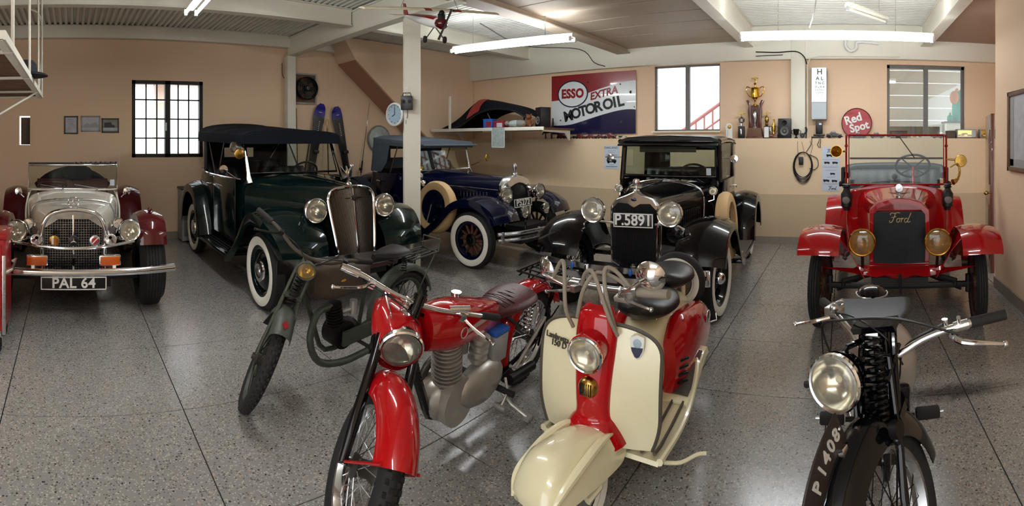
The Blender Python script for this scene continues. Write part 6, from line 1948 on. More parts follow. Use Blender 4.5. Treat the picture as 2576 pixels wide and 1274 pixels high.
part('rope_loop', MB().tube([(-.14 + .0, .03 + .03 * math.cos(a), 2.0 + .07 * math.sin(a)) for a in [2 * PI * i / 14 for i in range(14)]], .011, 6, closed=True).spiral((-.14, .03, 1.8), (-.14, .03, 1.92), .018, 5, .008), 'tan_cover', t)
t = thing('wheel_cover', 'round grey mottled wheel cover hanging on the wall above the blue roadster', 'wheel cover', (XL + .02, 5.9, 1.70))
part('disc', MB().lathe([(0, .09), (.1, .085), (.13, .06), (.2, .055), (.25, .04), (.27, 0), (.26, -.0)], (0, 0, 0), (1, 0, 0), 36), 'clear_plastic', t, solid=.006)
part('rim', MB().lathe([(.255, 0), (.28, .02), (.275, .04), (.25, .045)], (0, 0, 0), (1, 0, 0), 36, loop=True), 'photo_grey', t)
t = thing('metal_cabinet', 'low grey metal cabinet by the left wall, behind the green tourer', 'cabinet', (XL + .2, 1.96, 0))
part('case', MB().box((0, 0, .44), (.34, .3, .84)), 'plastic_grey', t, bev=.01)
part('lid', MB().box((0, 0, .87), (.36, .32, .04)), 'plastic_black', t, bev=.006)
part('door_panel', MB().box((.172, 0, .4), (.01, .24, .6)), 'pane_frame', t, bev=.004)
part('knob', MB().ball((.185, .08, .6), .012, n=8), 'chrome', t)

# wall clock and transmitter on the column
t = thing('wall_clock', 'round pale blue clock in a white rim fixed to the column', 'clock', (-4.825, 3.74, 1.985), -1.42)
part('rim', MB().lathe([(.125, -.02), (.145, -.01), (.145, .02), (.125, .03), (.12, .01)], ax=(1, 0, 0), n=36, loop=True), 'plastic_white', t)
part('dial', MB().lathe([(0, .008), (.125, .006), (.125, -.02), (0, -.02)], ax=(1, 0, 0), n=36), 'clock_face', t)
part('hand', MB().box((.014, 0, .045), (.003, .006, .09)), 'letter_black', t)
part('hand', MB().box((.014, -.02, -.012), (.003, .055, .007), Matrix.Rotation(.5, 3, 'X')), 'letter_black', t)
for i in range(12):
    a = i * PI / 6
    part('hour_mark', MB().box((.011, .105 * math.sin(a), .105 * math.cos(a)), (.003, .006, .014), Matrix.Rotation(-a, 3, 'X')), 'letter_black', t)
part('bracket', MB().tube([(-.02, .1, .04), (-.01, .2, .05), (0, .2, -.05), (-.02, .1, -.05)], .005, 6).box((-.01, .17, -.1), (.03, .03, .05)), 'plastic_black', t)
t = thing('radio_transmitter', 'black model radio transmitter hanging on the steel column', 'transmitter', (-4.585, 3.735, 2.11), -.9)
t.scale = (.85, .85, .85)
part('case', MB().box((.02, 0, 0), (.06, .17, .2)), 'plastic_black', t, bev=.012)
for s in (-1, 1):
    part('stick', MB().cyl((.05, s * .045, .02), (.085, s * .045, .02), .008).cyl((.05, s * .045, .02), (.058, s * .045, .02), .028, n=16), 'iron_dark', t)
part('handle', MB().tube([(.02, -.06, .1), (.02, -.05, .14), (.02, .05, .14), (.02, .06, .1)], .007, 6), 'plastic_black', t)
part('aerial', MB().cyl((.02, 0, .1), (.02, 0, .22), .005), 'dull_chrome', t)

# model aeroplane hung under the beams
t = thing('model_aeroplane', 'cream and red model aeroplane hanging from the beams by the column', 'model aeroplane', (-3.72, 3.28, 2.87))
fd, wd_ = V((.93, -.2, -.31)).normalized(), V((.46, .88, .02)).normalized()
up_ = fd.cross(wd_) * -1
up_ = up_ if up_.z > 0 else -up_


def wing_sec(c, ch):
    return [c + fd * (ch * x) + up_ * (ch * z) for x, z in ((.5, 0), (.38, .07), (.1, .09), (-.25, .05), (-.5, 0), (-.2, -.01), (.3, -.02))]


wp = up_ * .11 + fd * .06
for a, b, m in ((-.68, -.1, 'wing_cream'), (-.1, -.03, 'sign_red'), (-.03, .16, 'wing_cream'), (.16, .2, 'plastic_black'), (.2, .27, 'sign_red'), (.27, .68, 'wing_cream')):
    part('wing_panel', MB().loft([wing_sec(wp + wd_ * a, .24 if abs(a) < .5 else .2), wing_sec(wp + wd_ * b, .24 if abs(b) < .5 else .2)]), m, t, ang=50)
fs = [[c + (wd_ * math.cos(k) + up_ * math.sin(k)) * r_ for k in [2 * PI * i / 10 for i in range(10)]] for c, r_ in ((fd * -.52, .015), (fd * -.2, .045), (fd * .1, .06), (fd * .27, .055))]
part('fuselage', MB().loft(fs), 'plastic_white', t)
part('fuselage_stripe', MB().loft([[c + (wd_ * (r_ * 1.04 * math.cos(k)) + up_ * (r_ * 1.04 * math.sin(k))) for k in (.5, .9, 1.4, 1.9, 2.4, 2.6)] for c, r_ in ((fd * -.5, .016), (fd * -.2, .046), (fd * .1, .061), (fd * .24, .057))], cap=False), 'sign_red', t, solid=.003)
part('cowling', MB().loft([[c + (wd_ * math.cos(k) + up_ * math.sin(k)) * r_ for k in [2 * PI * i / 10 for i in range(10)]] for c, r_ in ((fd * .27, .05), (fd * .33, .055), (fd * .36, .03))]), 'maroon_paint', t)
part('engine', MB().box(fd * .3 + up_ * .06, (.05, .05, .07)).ball(fd * .3 + up_ * .1, .03, n=8), 'iron_dark', t)
part('propeller', MB().tube([fd * .38 + (wd_ * .35 + up_ * .93) * -.16, fd * .38, fd * .38 + (wd_ * .35 + up_ * .93) * .16], [.012, .008, .012], 6), 'plastic_black', t)
part('fin', MB().prism([(0, 0), (.12, 0), (.02, .13), (-.03, .13)], fd * -.54, fd, up_, wd_ * .008), 'sign_red', t)
part('tailplane', MB().prism([(-.18, 0), (.18, 0), (.15, .1), (-.15, .1)], fd * -.54, wd_, fd, up_ * .008), 'wing_cream', t)
for s in (-1, 1):
    part('landing_leg', MB().tube([fd * .18 - up_ * .04, fd * .2 - up_ * .16 + wd_ * s * .09], .006, 6), 'strip_dark', t)
    part('landing_wheel', MB().lathe([(.012, -.012), (.03, -.014), (.035, 0), (.03, .014), (.012, .012)], fd * .2 - up_ * .17 + wd_ * s * .1, wd_, 16, loop=True), 'rubber', t)
part('hanging_wire', MB().tube([wp + wd_ * .3, V((.05, .1, .62))], .002, 4).tube([wp - wd_ * .3, V((.0, -.05, .62))], .002, 4), 'iron_dark', t)

# ------------------------------------------------------------------ hanging shelf at the far left, tool trolley
t = thing('hanging_shelf', 'wooden plank shelf hung from the ceiling on white rods at the far left', 'shelf', (-4.3, -.75, 2.2))
for i in range(12):
    x = -1.7 + .29 * i
    part('plank', MB().box((x + .14, -.02, .015), (.275, .82 + .02 * (i % 3), .03)), 'wood_plank', t, bev=.004, seg=1)
part('front_angle', MB().box((.03, .4, .0), (3.5, .035, .05)).box((.03, .38, -.024), (3.5, .05, .006)), 'cream_steel', t)
part('back_angle', MB().box((.03, -.42, .0), (3.5, .035, .05)), 'cream_steel', t)
for x in (-1.62, -.95, .2, 1.4):
    part('hanger_rod', MB().cyl((x, .41, -.02), (x, .41, 1.38), .011, n=8), 'cream_steel', t)
    part('hanger_rod', MB().cyl((x, -.42, -.02), (x, -.42, 1.38), .011, n=8), 'cream_steel', t)
    part('cross_bar', MB().box((x, -.01, -.02), (.035, .84, .02)), 'cream_steel', t)
part('brace', MB().cyl((-.95, .4, -.02), (-.6, -.1, -.36), .011).cyl((-.6, -.1, -.36), (-.4, -.42, -.02), .011), 'cream_steel', t)
part('hoop', MB().tube([(-1.72, .36, -.02), (-1.74, .4, .6), (-1.74, .38, .98), (-1.74, .25, 1.08)], .012, 8, sm=4), 'cream_steel', t)
t = thing('brimmed_hat', 'dark navy brimmed hat lying over the edge of the hanging shelf', 'hat', (-4.42, -.40, 2.25))
part('brim', MB().lathe([(0, 0), (.1, 0), (.17, .01), (.2, -.005), (.2, -.014), (.1, -.012), (0, -.012)], n=28), 'felt_navy', t)
part('crown', MB().lathe([(.105, 0), (.1, .09), (.07, .125), (0, .115)], n=24), 'felt_navy', t)
t = thing('plywood_sheet', 'brown plywood sheet standing upright on the hanging shelf', 'board', (-5.0, -.86, 2.232))
part('sheet', MB().box((0, 0, .5), (1.6, .02, 1.0)), 'wood_plank', t, bev=.003)
part('edge_strip', MB().box((0, .015, 1.0), (1.6, .03, .03)), 'wood_frame', t)
t = thing('tool_trolley', 'red tool trolley with chrome handle and castor at the left edge', 'trolley', (-4.03, -.80, 0))
part('cabinet_body', MB().box((0, 0, .52), (.44, .58, .72)), 'tool_red', t, bev=.012)
part('cabinet_top', MB().box((0, 0, .9), (.46, .61, .04)), 'tool_red', t, bev=.01)
for i, (z, h) in enumerate(((.8, .1), (.68, .1), (.56, .1), (.38, .22))):
    d = part('drawer', MB().box((.225, 0, z), (.02, .53, h - .012)), 'tool_red', t, bev=.005)
    part('drawer_pull', MB().box((.245, 0, z + h * .3), (.02, .5, .018)), 'chrome', d, bev=.004)
part('corner_post', MB().box((.215, .285, .45), (.03, .03, .62)), 'dull_chrome', t, bev=.004)
part('side_handle', MB().tube([(.18, .3, .62), (.18, .34, .64), (-.18, .34, .64), (-.18, .3, .62)], .012, 8), 'chrome', t)
for x in (-.17, .17):
    for y in (-.24, .24):
        cs = part('castor', MB().lathe([(.015, -.016), (.045, -.02), (.055, -.012), (.055, .012), (.045, .02), (.015, .016)], (x + .03, y, .055), (0, 1, 0), 22, loop=True), 'rubber', t)
        part('castor_fork', MB().cyl((x, y, .1), (x, y, .165), .018).box((x + .015, y + .028, .08), (.03, .006, .07)).box((x + .015, y - .028, .08), (.03, .006, .07)).box((x, y, .112), (.05, .06, .008)), 'dull_chrome', cs)

# ------------------------------------------------------------------ deep wall shelf with its load
t = thing('wall_shelf', 'long white edged wall shelf between the stair and the oil sign', 'shelf', (-6.14, 7.2, 1.87))
part('board', MB().box((0, .08, 0), (2.8, .98, .035)), 'wood_plank', t)
part('front_edge', MB().box((0, -.42, .0), (2.8, .025, .06)), 'cream_steel', t, bev=.004)
for x in (-1.35, 0, 1.35):
    part('bracket', MB().prism([(-.4, -.02), (.45, -.02), (.45, -.2), (.42, -.2), (.3, -.07), (-.4, -.05)], (x, 0, 0), (0, 1, 0), (0, 0, 1), (.03, 0, 0)), 'cream_steel', t)
part('upright', MB().box((-.85, -.42, .33), (.05, .03, .68)), 'cream_steel', t, bev=.004)
t = thing('hardtop', 'black car hardtop with a red corner panel resting on the wall shelf', 'car roof', (-6.4, 7.36, 1.89))
rd = [(-1.1, .01), (-.75, .26), (-.38, .56), (-.05, .585), (.4, .5), (.8, .37), (1.1, .22)]
fr_ = [(-1.12, 0), (-.8, .02), (-.5, .06), (-.05, .28), (.35, .36), (.8, .32), (1.12, .19)]
rows = []
for (xa, za), (xb, zb) in zip(rd, fr_):
    rows.append([V((xb, -.36, zb)), V(((xa + xb) / 2, -.22, (za + zb) / 2 + .05)), V((xa, 0, za)), V(((xa + xb) / 2, .2, (za + zb) / 2 + .05)), V((xb, .34, zb))])
cols = [cr([r[j] for r in rows], 4) for j in range(5)]
rows = [cr([c[i] for c in cols], 4) for i in range(len(cols[0]))]
part('shell', MB().grid(rows), 'hood_cloth', t, solid=.015)
part('red_panel', MB().grid([[p + V((0, -.012, .012)) for p in r[1:9]] for r in rows[9:13]]), 'spot_red', t, solid=.006)
part('side_rail', MB().tube([r[0] for r in rows], .016, 8), 'leather_black', t)
part('side_rail', MB().tube([r[-1] for r in rows], .016, 8), 'leather_black', t)
part('prop', MB().tube([(.15, -.3, .3), (.3, -.25, .0)], .012, 6).tube([(1.0, -.25, .22), (.95, -.2, .0)], .014, 6), 'plastic_black', t)
for lb, nm, X, Y, m, d, cat in (('blue and red kit box at the front of the wall shelf', 'kit_box', -6.02, 6.87, 'box_blue', (.2, .14, .17), 'box'), ('dark red model kit beside the blue box on the shelf', 'kit_box', -5.76, 6.88, 'box_red', (.22, .16, .13), 'box')):
    t = thing(nm, lb, cat, (X, Y, 1.888), .1)
    part('carton', MB().box((0, 0, d[2] / 2), d), m, t, bev=.004)
    part('print', MB().box((.02, -d[1] / 2 - .001, d[2] * .45), (d[0] * .55, .002, d[2] * .6)), 'sign_red' if m == 'box_blue' else 'photo_pale', t)
    part('lid', MB().box((0, 0, d[2] - .01), (d[0] + .008, d[1] + .008, .03)), m, t, bev=.003)
t = thing('plastic_bag', 'clear plastic bag of grey parts lying on the wall shelf', 'bag', (-5.42, 6.87, 1.892))
part('bag', MB().ball((0, 0, .07), .07, (2.2, 1.3, 1)), 'clear_plastic', t)
part('contents', MB().ball((.12, 0, .07), .075, (1.6, 1.1, .95)).ball((-.15, -.05, .08), .045, (1, 1, 1)), 'photo_grey', t)
t = thing('teddy_bear', 'brown toy bear sitting beside the speaker on the shelf', 'toy', (-5.17, 6.94, 1.888), -1.2)
part('torso', MB().ball((0, 0, .08), .065, (.9, 1, 1.2)), 'teddy', t)
part('head', MB().ball((.01, 0, .19), .05, (1, 1.05, .95)).ball((.05, 0, .18), .02, n=8), 'teddy', t)
for s in (-1, 1):
    part('ear', MB().ball((0, s * .042, .23), .018, n=8), 'teddy', t)
    part('arm', MB().tube([(0, s * .06, .13), (.04, s * .085, .08), (.06, s * .07, .05)], [.02, .022, .02], 8), 'teddy', t)
    part('foot', MB().tube([(.02, s * .04, .03), (.09, s * .055, .03), (.12, s * .055, .045)], [.028, .026, .026], 8), 'teddy', t)


def speaker(label, X, Y, z, w, d, h, rz):
    t = thing('loudspeaker', label, 'speaker', (X, Y, z), rz)
    part('box', MB().box((0, 0, h / 2), (w, d, h)), 'plastic_black', t, bev=.008)
    part('woofer', MB().lathe([(w * .34, .006), (w * .32, .012), (w * .27, .004), (w * .1, -.004), (w * .08, .008), (0, .01)], (0, -d / 2, h * .36), (0, -1, 0), 24), 'pane_frame', t)
    part('tweeter', MB().lathe([(w * .2, .004), (w * .17, .009), (w * .06, .0), (0, .008)], (0, -d / 2, h * .78), (0, -1, 0), 20), 'iron_dark', t)
    return t


speaker('black loudspeaker at the right end of the wall shelf', -4.98, 7.1, 1.888, .22, .2, .36, -.5)
t = thing('leaflet', 'grey speckled print in a clear sleeve hanging from the shelf edge', 'print', (-5.72, 6.755, 1.73))
part('sleeve', MB().box((0, 0, -.01), (.3, .004, .36)), 'clear_plastic', t)
part('sleeve_edge', MB().box((0, -.003, -.185), (.31, .004, .012)).box((-.15, -.003, -.01), (.01, .004, .36)).box((.15, -.003, -.01), (.01, .004, .36)), 'plastic_white', t)
t = thing('iron_figure', 'small black iron horse figure on the ledge beside the oil sign', 'figure', (-5.42, 7.93, LEDGE), 0)
part('figure_body', MB().tube([(-.1, 0, .13), (0, 0, .15), (.06, 0, .16), (.09, 0, .28)], [.03, .04, .035, .02], 8).tube([(.09, 0, .28), (.09, 0, .4)], [.025, .015], 8).tube([(-.1, 0, .15), (-.16, 0, .08)], [.02, .008], 6), 'black_iron', t)
part('figure_legs', MB().cyl((-.09, .015, 0), (-.09, .015, .13), .014).cyl((.05, .015, 0), (.05, .015, .14), .016), 'black_iron', t)

# ------------------------------------------------------------------ enamel oil sign
SX0, SX1, SZ0, SZ1 = -5.44, -3.63, 1.79, 2.93
SW, SH = SX1 - SX0, SZ1 - SZ0
t = thing('enamel_sign', 'red, white and navy enamel motor oil sign on the back wall', 'sign', (SX0, 8.06, SZ0))


def uv(pts):
    return [(u * SW, v * SH) for u, v in pts]


def flat(name, pts, m, y, par=None, d=.002):
    return part(name, MB().prism(uv(pts), (0, y, 0), (1, 0, 0), (0, 0, 1), (0, -d, 0)), m, par or t)


part('panel', MB().box((SW / 2, 0, SH / 2), (SW, .012, SH)), 'sign_white', t, bev=.003)
wv = cr([(0, .57, 0), (.15, .585, 0), (.3, .62, 0), (.45, .675, 0), (.62, .745, 0), (.8, .81, 0), (.92, .838, 0), (1, .84, 0)], 3)
flat('red_field', [(p.x, p.y) for p in wv] + [(1, 1), (0, 1)], 'sign_red', -.006)
wn = cr([(0, .15, 0), (.12, .148, 0), (.26, .165, 0), (.45, .24, 0), (.62, .31, 0), (.8, .37, 0), (.92, .388, 0), (1, .38, 0)], 3)
flat('navy_field', [(0, 0), (1, 0)] + [(p.x, p.y) for p in wn[::-1]], 'sign_navy', -.006)
el = lambda a, b: [(.268 + a * math.cos(q), .675 + b * math.sin(q)) for q in [2 * PI * i / 40 for i in range(40)]]
flat('oval_ring', el(.19, .228), 'sign_navy', -.008)
flat('oval', el(.175, .207), 'sign_white', -.010)
FB = (PI / 2, 0, 0)
text('lettering', 'ESSO', .235, 'sign_red', t, (.268 * SW, -.013, .675 * SH), FB, .001, .92, bold=.012, spacing=1.05)
text('lettering', 'EXTRA', .19, 'sign_red', t, (.635 * SW, -.009, .655 * SH), (PI / 2, -.2, 0), .001, 1.0, .25, bold=.006)
for ch, u, v in zip('MOTOROIL', (.215, .31, .395, .485, .575, .69, .765, .83), (.30, .34, .375, .41, .44, .475, .50, .515)):
    text('lettering', ch, .27, 'letter_black', t, (u * SW, -.009, v * SH), (PI / 2, -.2, 0), .001, 1.0, bold=.01)
for u, v, r_ in ((.115, .235, .018), (.455, .855, .022), (.83, .79, .016), (.945, .66, .026), (.06, .75, .01), (.38, .3, .006), (.84, .19, .03), (.47, .16, .012), (.77, .77, .006), (.15, .53, .008), (.985, .42, .012), (.01, .02, .02)):
    flat('enamel_chip', [(u + r_ * .62 * math.cos(q) * random.uniform(.6, 1.1), v + r_ * math.sin(q) * random.uniform(.6, 1.1)) for q in [2 * PI * i / 9 for i in range(9)]], 'sign_chip', -.0085, d=.0015)

# ------------------------------------------------------------------ ledge: model cars, trophies, speaker, eye chart


def model_car(X, L, m, label, kind, grp, Y=7.95, rz=0., m2='model_black'):
    t = thing('model_car', label, 'model car', (X, Y, LEDGE), rz, group=grp)
    k = L / .2
    T = lambda x, z: (x * k, z * k)
    if kind == 'open':
        pr = [(-.095, .02), (-.095, .045), (-.06, .055), (-.02, .05), (.0, .055), (.06, .05), (.07, .02)]
    elif kind == 'van':
        pr = [(-.09, .02), (-.09, .085), (.01, .09), (.03, .055), (.08, .05), (.085, .02)]
    else:
        pr = [(-.1, .02), (-.095, .05), (-.055, .06), (-.04, .085), (.0, .087), (.025, .06), (.085, .05), (.09, .02)]
    part('body', MB().prism([T(*p) for p in pr], (0, -.035 * k, 0), (1, 0, 0), (0, 0, 1), (0, .07 * k, 0)), m, t, bev=.006 * k)
    part('wing', MB().prism([T(*p) for p in [(-.1, .02), (-.085, .05), (-.055, .052), (-.035, .022), (.02, .022), (.035, .046), (.065, .05), (.1, .022), (.1, .014), (-.1, .014)]], (0, -.046 * k, 0), (1, 0, 0), (0, 0, 1), (0, .092 * k, 0)), m2, t, bev=.004 * k)
    for x in (-.066, .06):
        for s in (-1, 1):
            part('wheel', MB().lathe([(0, -.006 * k), (.012 * k, -.007 * k), (.02 * k, -.006 * k), (.021 * k, 0), (.02 * k, .006 * k), (.012 * k, .007 * k), (0, .006 * k)], (x * k, s * .045 * k, .021 * k), (0, 1, 0), 14), 'rubber' if m2 != 'model_cream' else 'model_cream', t)
    return t


lm = [(-5.12, .22, 'model_red', 'dark red closed model car, first in the row under the oil sign', 'van', 'model_black'),
      (-4.90, .21, 'model_cream', 'cream open model car, second in the row under the oil sign', 'open', 'model_black'),
      (-4.70, .19, 'model_red', 'short dark red model car, third in the row under the oil sign', 'van', 'model_red'),
      (-4.49, .195, 'model_red', 'red brown model saloon, fourth in the row under the oil sign', 'sal', 'model_red'),
      (-4.29, .19, 'model_red', 'red brown model coupe, fifth in the row under the oil sign', 'sal', 'model_black'),
      (-4.07, .24, 'model_red', 'long red model car, sixth in the row under the oil sign', 'sal', 'model_red'),
      (-3.86, .2, 'model_black', 'black and cream open model car, last in the row under the oil sign', 'open', 'model_cream')]
for a in lm:
    model_car(a[0], a[1], a[2], a[3], a[4], 'model cars under the oil sign', m2=a[5])
for a in ((-.16, .27, 'model_black', 'large black model coupe with pale wheels, left of the round red sign', 'sal', 'model_black'), (.24, .22, 'model_black', 'black model saloon in front of the round red sign', 'sal', 'model_black'), (.53, .23, 'model_black', 'black model saloon right of the round red sign', 'sal', 'model_black'),
          (1.14, .15, 'brass', 'small yellow model car seen through the red windscreen', 'open', 'model_cream'), (1.33, .16, 'model_cream', 'small cream model car right of the wiper in the red windscreen', 'open', 'model_cream'), (1.52, .16, 'model_red', 'small dark red model car beside the right windscreen post', 'sal', 'model_red')):
    model_car(a[0], a[1], a[2], a[3], a[4], 'model cars on the right part of the ledge', m2=a[5])
for X, w_, lb in ((.88, .26, 'dark box on the ledge behind the red windscreen'), (1.74, .14, 'small dark box on the ledge left of the gold display cases')):
    t = thing('display_box', lb, 'box', (X, 7.97, LEDGE))
    part('carton', MB().box((0, 0, .06), (w_, .14, .12)), 'wood_frame', t, bev=.004)
    part('carton_lid', MB().box((0, 0, .115), (w_ + .01, .15, .02)), 'wood_frame', t, bev=.003)
for X, w_, lb in ((2.0, .33, 'larger gold lit display case with a model car inside'), (2.37, .27, 'smaller gold display case next to the dark door')):
    t = thing('display_case', lb, 'display case', (X, 7.97, LEDGE), group='display cases at the right end of the ledge')
    part('base', MB().box((0, 0, .012), (w_, .14, .024)), 'pane_frame', t, bev=.003)
    part('case_frame', MB().box((0, 0, .145), (w_, .14, .012)).box((w_ / 2 - .008, 0, .08), (.016, .14, .13)).box((-w_ / 2 + .008, 0, .08), (.016, .14, .13)), 'plastic_grey', t)
    part('back_card', MB().box((0, .06, .08), (w_ - .03, .006, .11)), 'gold', t)
    part('model', MB().prism([(-.1, 0), (-.1, .03), (-.04, .035), (-.03, .055), (.02, .055), (.03, .03), (.1, .025), (.1, 0)], (0, -.03, .035), (w_ / .33, 0, 0), (0, 0, 1), (0, .06, 0)), 'gold', t, bev=.005)
    part('front_glass', MB().box((0, -.068, .08), (w_ - .03, .003, .12)), 'pane', t)


def trophy(X, label, prof, m, base, h_base, top=True, group='trophies on the ledge'):
    t = thing('trophy', label, 'trophy', (X, 7.96, LEDGE), group=group)
    part('base', MB().box((0, 0, h_base / 2), (base, base * .8, h_base)), 'wood_brown' if m == 'gold' else 'plastic_black', t, bev=.005)
    part('cup', MB().lathe([(r_, h_base + z) for r_, z in prof], n=20), m, t)
    zt = h_base + prof[-1][1]
    if top:
        part('figure', MB().cyl((0, 0, zt), (0, 0, zt + .04), .006).prism([(-.06, 0), (-.055, .015), (-.02, .018), (-.01, .03), (.02, .03), (.03, .016), (.06, .012), (.06, 0)], (0, -.015, zt + .04), (1, 0, 0), (0, 0, 1), (0, .03, 0)), 'brass', t)
    return t


t = thing('award', 'clear plastic award with a round seal on the ledge', 'award', (-1.90, 7.95, LEDGE))
part('plaque', MB().prism([(-.06, 0), (.06, 0), (.06, .2), (.03, .25), (-.03, .25), (-.06, .2)], (0, 0, 0), (1, 0, 0), (0, 0, 1), (0, .02, 0)), 'plastic_white', t, bev=.003)
part('seal', MB().lathe([(0, .008), (.03, .006), (.034, 0)], (.01, 0, .19), (0, -1, 0), 16), 'brass', t)
part('star_column', MB().cyl((-.035, -.01, .02), (-.035, -.01, .14), .012), 'chrome', t)
t = trophy(-1.69, 'trophy with a black plinth, chrome arms and a car on top', [(.02, 0), (.02, .02), (.015, .05), (.05, .07), (.055, .12), (.03, .14), (.01, .16)], 'dull_chrome', .1, .2)
part('plaque', MB().ball((0, -.042, .1), .03, (.5, .15, 2)), 'chrome', t)
# large trophy
t = thing('trophy', 'tall wooden trophy with a large gold cup on top', 'trophy', (-1.46, 7.96, LEDGE))
t.scale = (.85, .85, .85)
part('plinth', MB().prism([(-.15, 0), (.15, 0), (.13, .17), (-.13, .17)], (0, -.09, .03), (1, 0, 0), (0, 0, 1), (0, .18, 0)), 'wood_plank', t, bev=.008)
part('foot', MB().box((0, 0, .015), (.34, .18, .03)), 'wood_brown', t, bev=.006)
for s in (-1, 1):
    part('column', MB().prism([(s * .05, .2), (s * .13, .2), (s * .12, .34), (s * .14, .5), (s * .13, .62), (s * .18, .73), (s * .13, .745), (s * .08, .66), (s * .075, .45)], (0, -.03, 0), (1, 0, 0), (0, 0, 1), (0, .06, 0)), 'wood_brown', t, bev=.008)
part('back_panel', MB().box((0, .03, .42), (.16, .02, .44)), 'wood_brown', t)
part('figure', MB().lathe([(.05, 0), (.04, .03), (.02, .05), (.02, .08), (.045, .18), (.05, .27), (.03, .33), (.0, .36)], (0, -.02, .2), n=18), 'dull_chrome', t)
part('stem', MB().lathe([(.05, 0), (.045, .02), (.015, .04), (.015, .1), (.03, .12), (.085, .16), (.09, .22), (.085, .3), (.1, .34), (.095, .345), (.02, .36), (.015, .4), (.03, .43), (.0, .45)], (0, 0, .63), n=24), 'gold', t)
for s in (-1, 1):
    part('cup_handle', MB().tube([(s * .085, 0, .97), (s * .16, 0, 1.0), (s * .17, 0, .92), (s * .12, 0, .82), (s * .085, 0, .81)], .009, 6, sm=3), 'gold', t)
part('top_figure', MB().tube([(0, 0, 1.07), (.015, 0, 1.11), (-.01, 0, 1.15)], .012, 6).prism([(-.08, 0), (-.05, .02), (.0, .03), (.08, .01), (.05, -.005)], (0, -.01, 1.15), (1, 0, 0), (0, 0, 1), (0, .02, 0)), 'brass', t)
t = trophy(-1.265, 'slim trophy on a white block with a gold top', [(.02, 0), (.03, .03), (.02, .05), (.035, .1), (.03, .14), (.01, .17)], 'brass', .09, .2)
part('front_plate', MB().box((0, -.038, .1), (.075, .004, .17)), 'plastic_white', t)
t = trophy(-1.15, 'small trophy with two silver handles, beside the black speaker', [(.03, 0), (.02, .02), (.025, .05), (.03, .12), (.02, .16), (.01, .2), (.015, .24)], 'gold', .14, .07, False)
for s in (-1, 1):
    part('handle', MB().tube([(s * .025, 0, .19), (s * .06, 0, .2), (s * .06, 0, .13), (s * .025, 0, .1)], .005, 6, sm=3), 'chrome', t)
speaker('black loudspeaker on the ledge beside the trophies', -.965, 7.96, LEDGE, .21, .17, .32, 0)
t = thing('trophy', 'small dark two-handled cup standing before the cream pilaster', 'trophy', (-.78, 7.92, LEDGE))
part('cup', MB().lathe([(.03, 0), (.028, .012), (.01, .025), (.01, .04), (.04, .07), (.05, .15), (.046, .15), (.03, .07)], n=18), 'iron_dark', t)
for s in (-1, 1):
    part('handle', MB().tube([(s * .045, 0, .13), (s * .075, 0, .12), (s * .07, 0, .08), (s * .035, 0, .06)], .005, 6, sm=3), 'iron_dark', t)
t = thing('headphones', 'black headphones propped on the ledge before the pilaster', 'headphones', (-.65, 7.92, LEDGE))
part('ear_cup', MB().lathe([(.01, -.012), (.035, -.012), (.04, 0), (.035, .012), (.01, .012)], (-.03, 0, .045), (0, 1, 0), 18, loop=True), 'plastic_black', t)
part('band', MB().tube([(-.01, 0, .06), (.03, 0, .1), (.035, 0, .15), (.02, 0, .18)], [.012, .016, .018, .014], 8, sm=3).cyl((.03, 0, 0), (.035, 0, .1), .01), 'plastic_black', t)
# eye chart box
t = thing('eye_chart', 'lit white eye chart box with black letters mounted on the wall', 'eye chart', (-.41, 8.0, 2.42))
part('housing', MB().box((0, .0, 0), (.25, .18, .84)), 'plastic_grey', t, bev=.008)
part('chart', MB().box((0, -.092, .14), (.235, .006, .55)), 'chart_white', t)
part('lower_panel', MB().box((0, -.092, -.28), (.235, .006, .26)), 'chart_grey', t)
for row, z, sz in (('H', .345, .125), ('A L', .24, .085), ('T N C', .165, .058), ('O L H A', .105, .044), ('E D T N U', .055, .032), ('S L A R B A', .015, .026), ('T N U L C H E', -.02, .018), ('C R B D L A T', -.05, .013)):
    text('letter_row', row, sz, 'letter_black', t, (.01, -.097, z), FB, .001, 1.0, bold=sz * .012)
part('vent', MB().box((.127, -.02, .3), (.004, .1, .012)).box((.127, -.02, .33), (.004, .1, .012)).box((.127, -.02, .36), (.004, .1, .012)), 'plastic_black', t)
t = thing('power_adapter', 'black power adapter standing under the eye chart', 'adapter', (-.41, 7.98, LEDGE))
part('adapter_body', MB().box((0, 0, .17), (.11, .09, .2)), 'plastic_black', t, bev=.008)
part('adapter_foot', MB().box((0, 0, .05), (.18, .11, .03)), 'plastic_black', t, bev=.005)
part('stem', MB().box((0, 0, .03), (.04, .06, .06)), 'plastic_black', t)
part('sticker', MB().box((.02, -.047, .23), (.04, .002, .025)), 'plastic_white', t)
t = thing('power_strip', 'black socket strip with trailing wires lying on the ledge edge', 'power strip', (-.43, 7.885, LEDGE))
part('strip', MB().box((0, 0, .015), (.2, .05, .03)), 'plastic_black', t, bev=.005)
part('wire', MB().tube([(.05, -.02, .01), (.05, -.06, -.05), (.04, -.05, -.1), (.05, -.05, -.15)], .005, 6, sm=4).tube([(.03, -.02, .01), (.02, -.06, -.06), (.0, -.05, -.1), (.03, -.05, -.15)], .005, 6, sm=4), 'plastic_black', t)
part('thin_wire', MB().tube([(-.3, .0, .0), (-.32, -.05, -.1), (-.3, -.045, -.35)], .0025, 5, sm=4).tube([(-.28, 0, 0), (-.24, -.05, -.1), (-.2, -.045, -.3)], .0025, 5, sm=4).tube([(-.1, 0, .0), (-.12, -.05, -.06), (-.08, -.045, -.12), (-.12, -.045, -.3)], .0025, 5, sm=4), 'iron_dark', t)
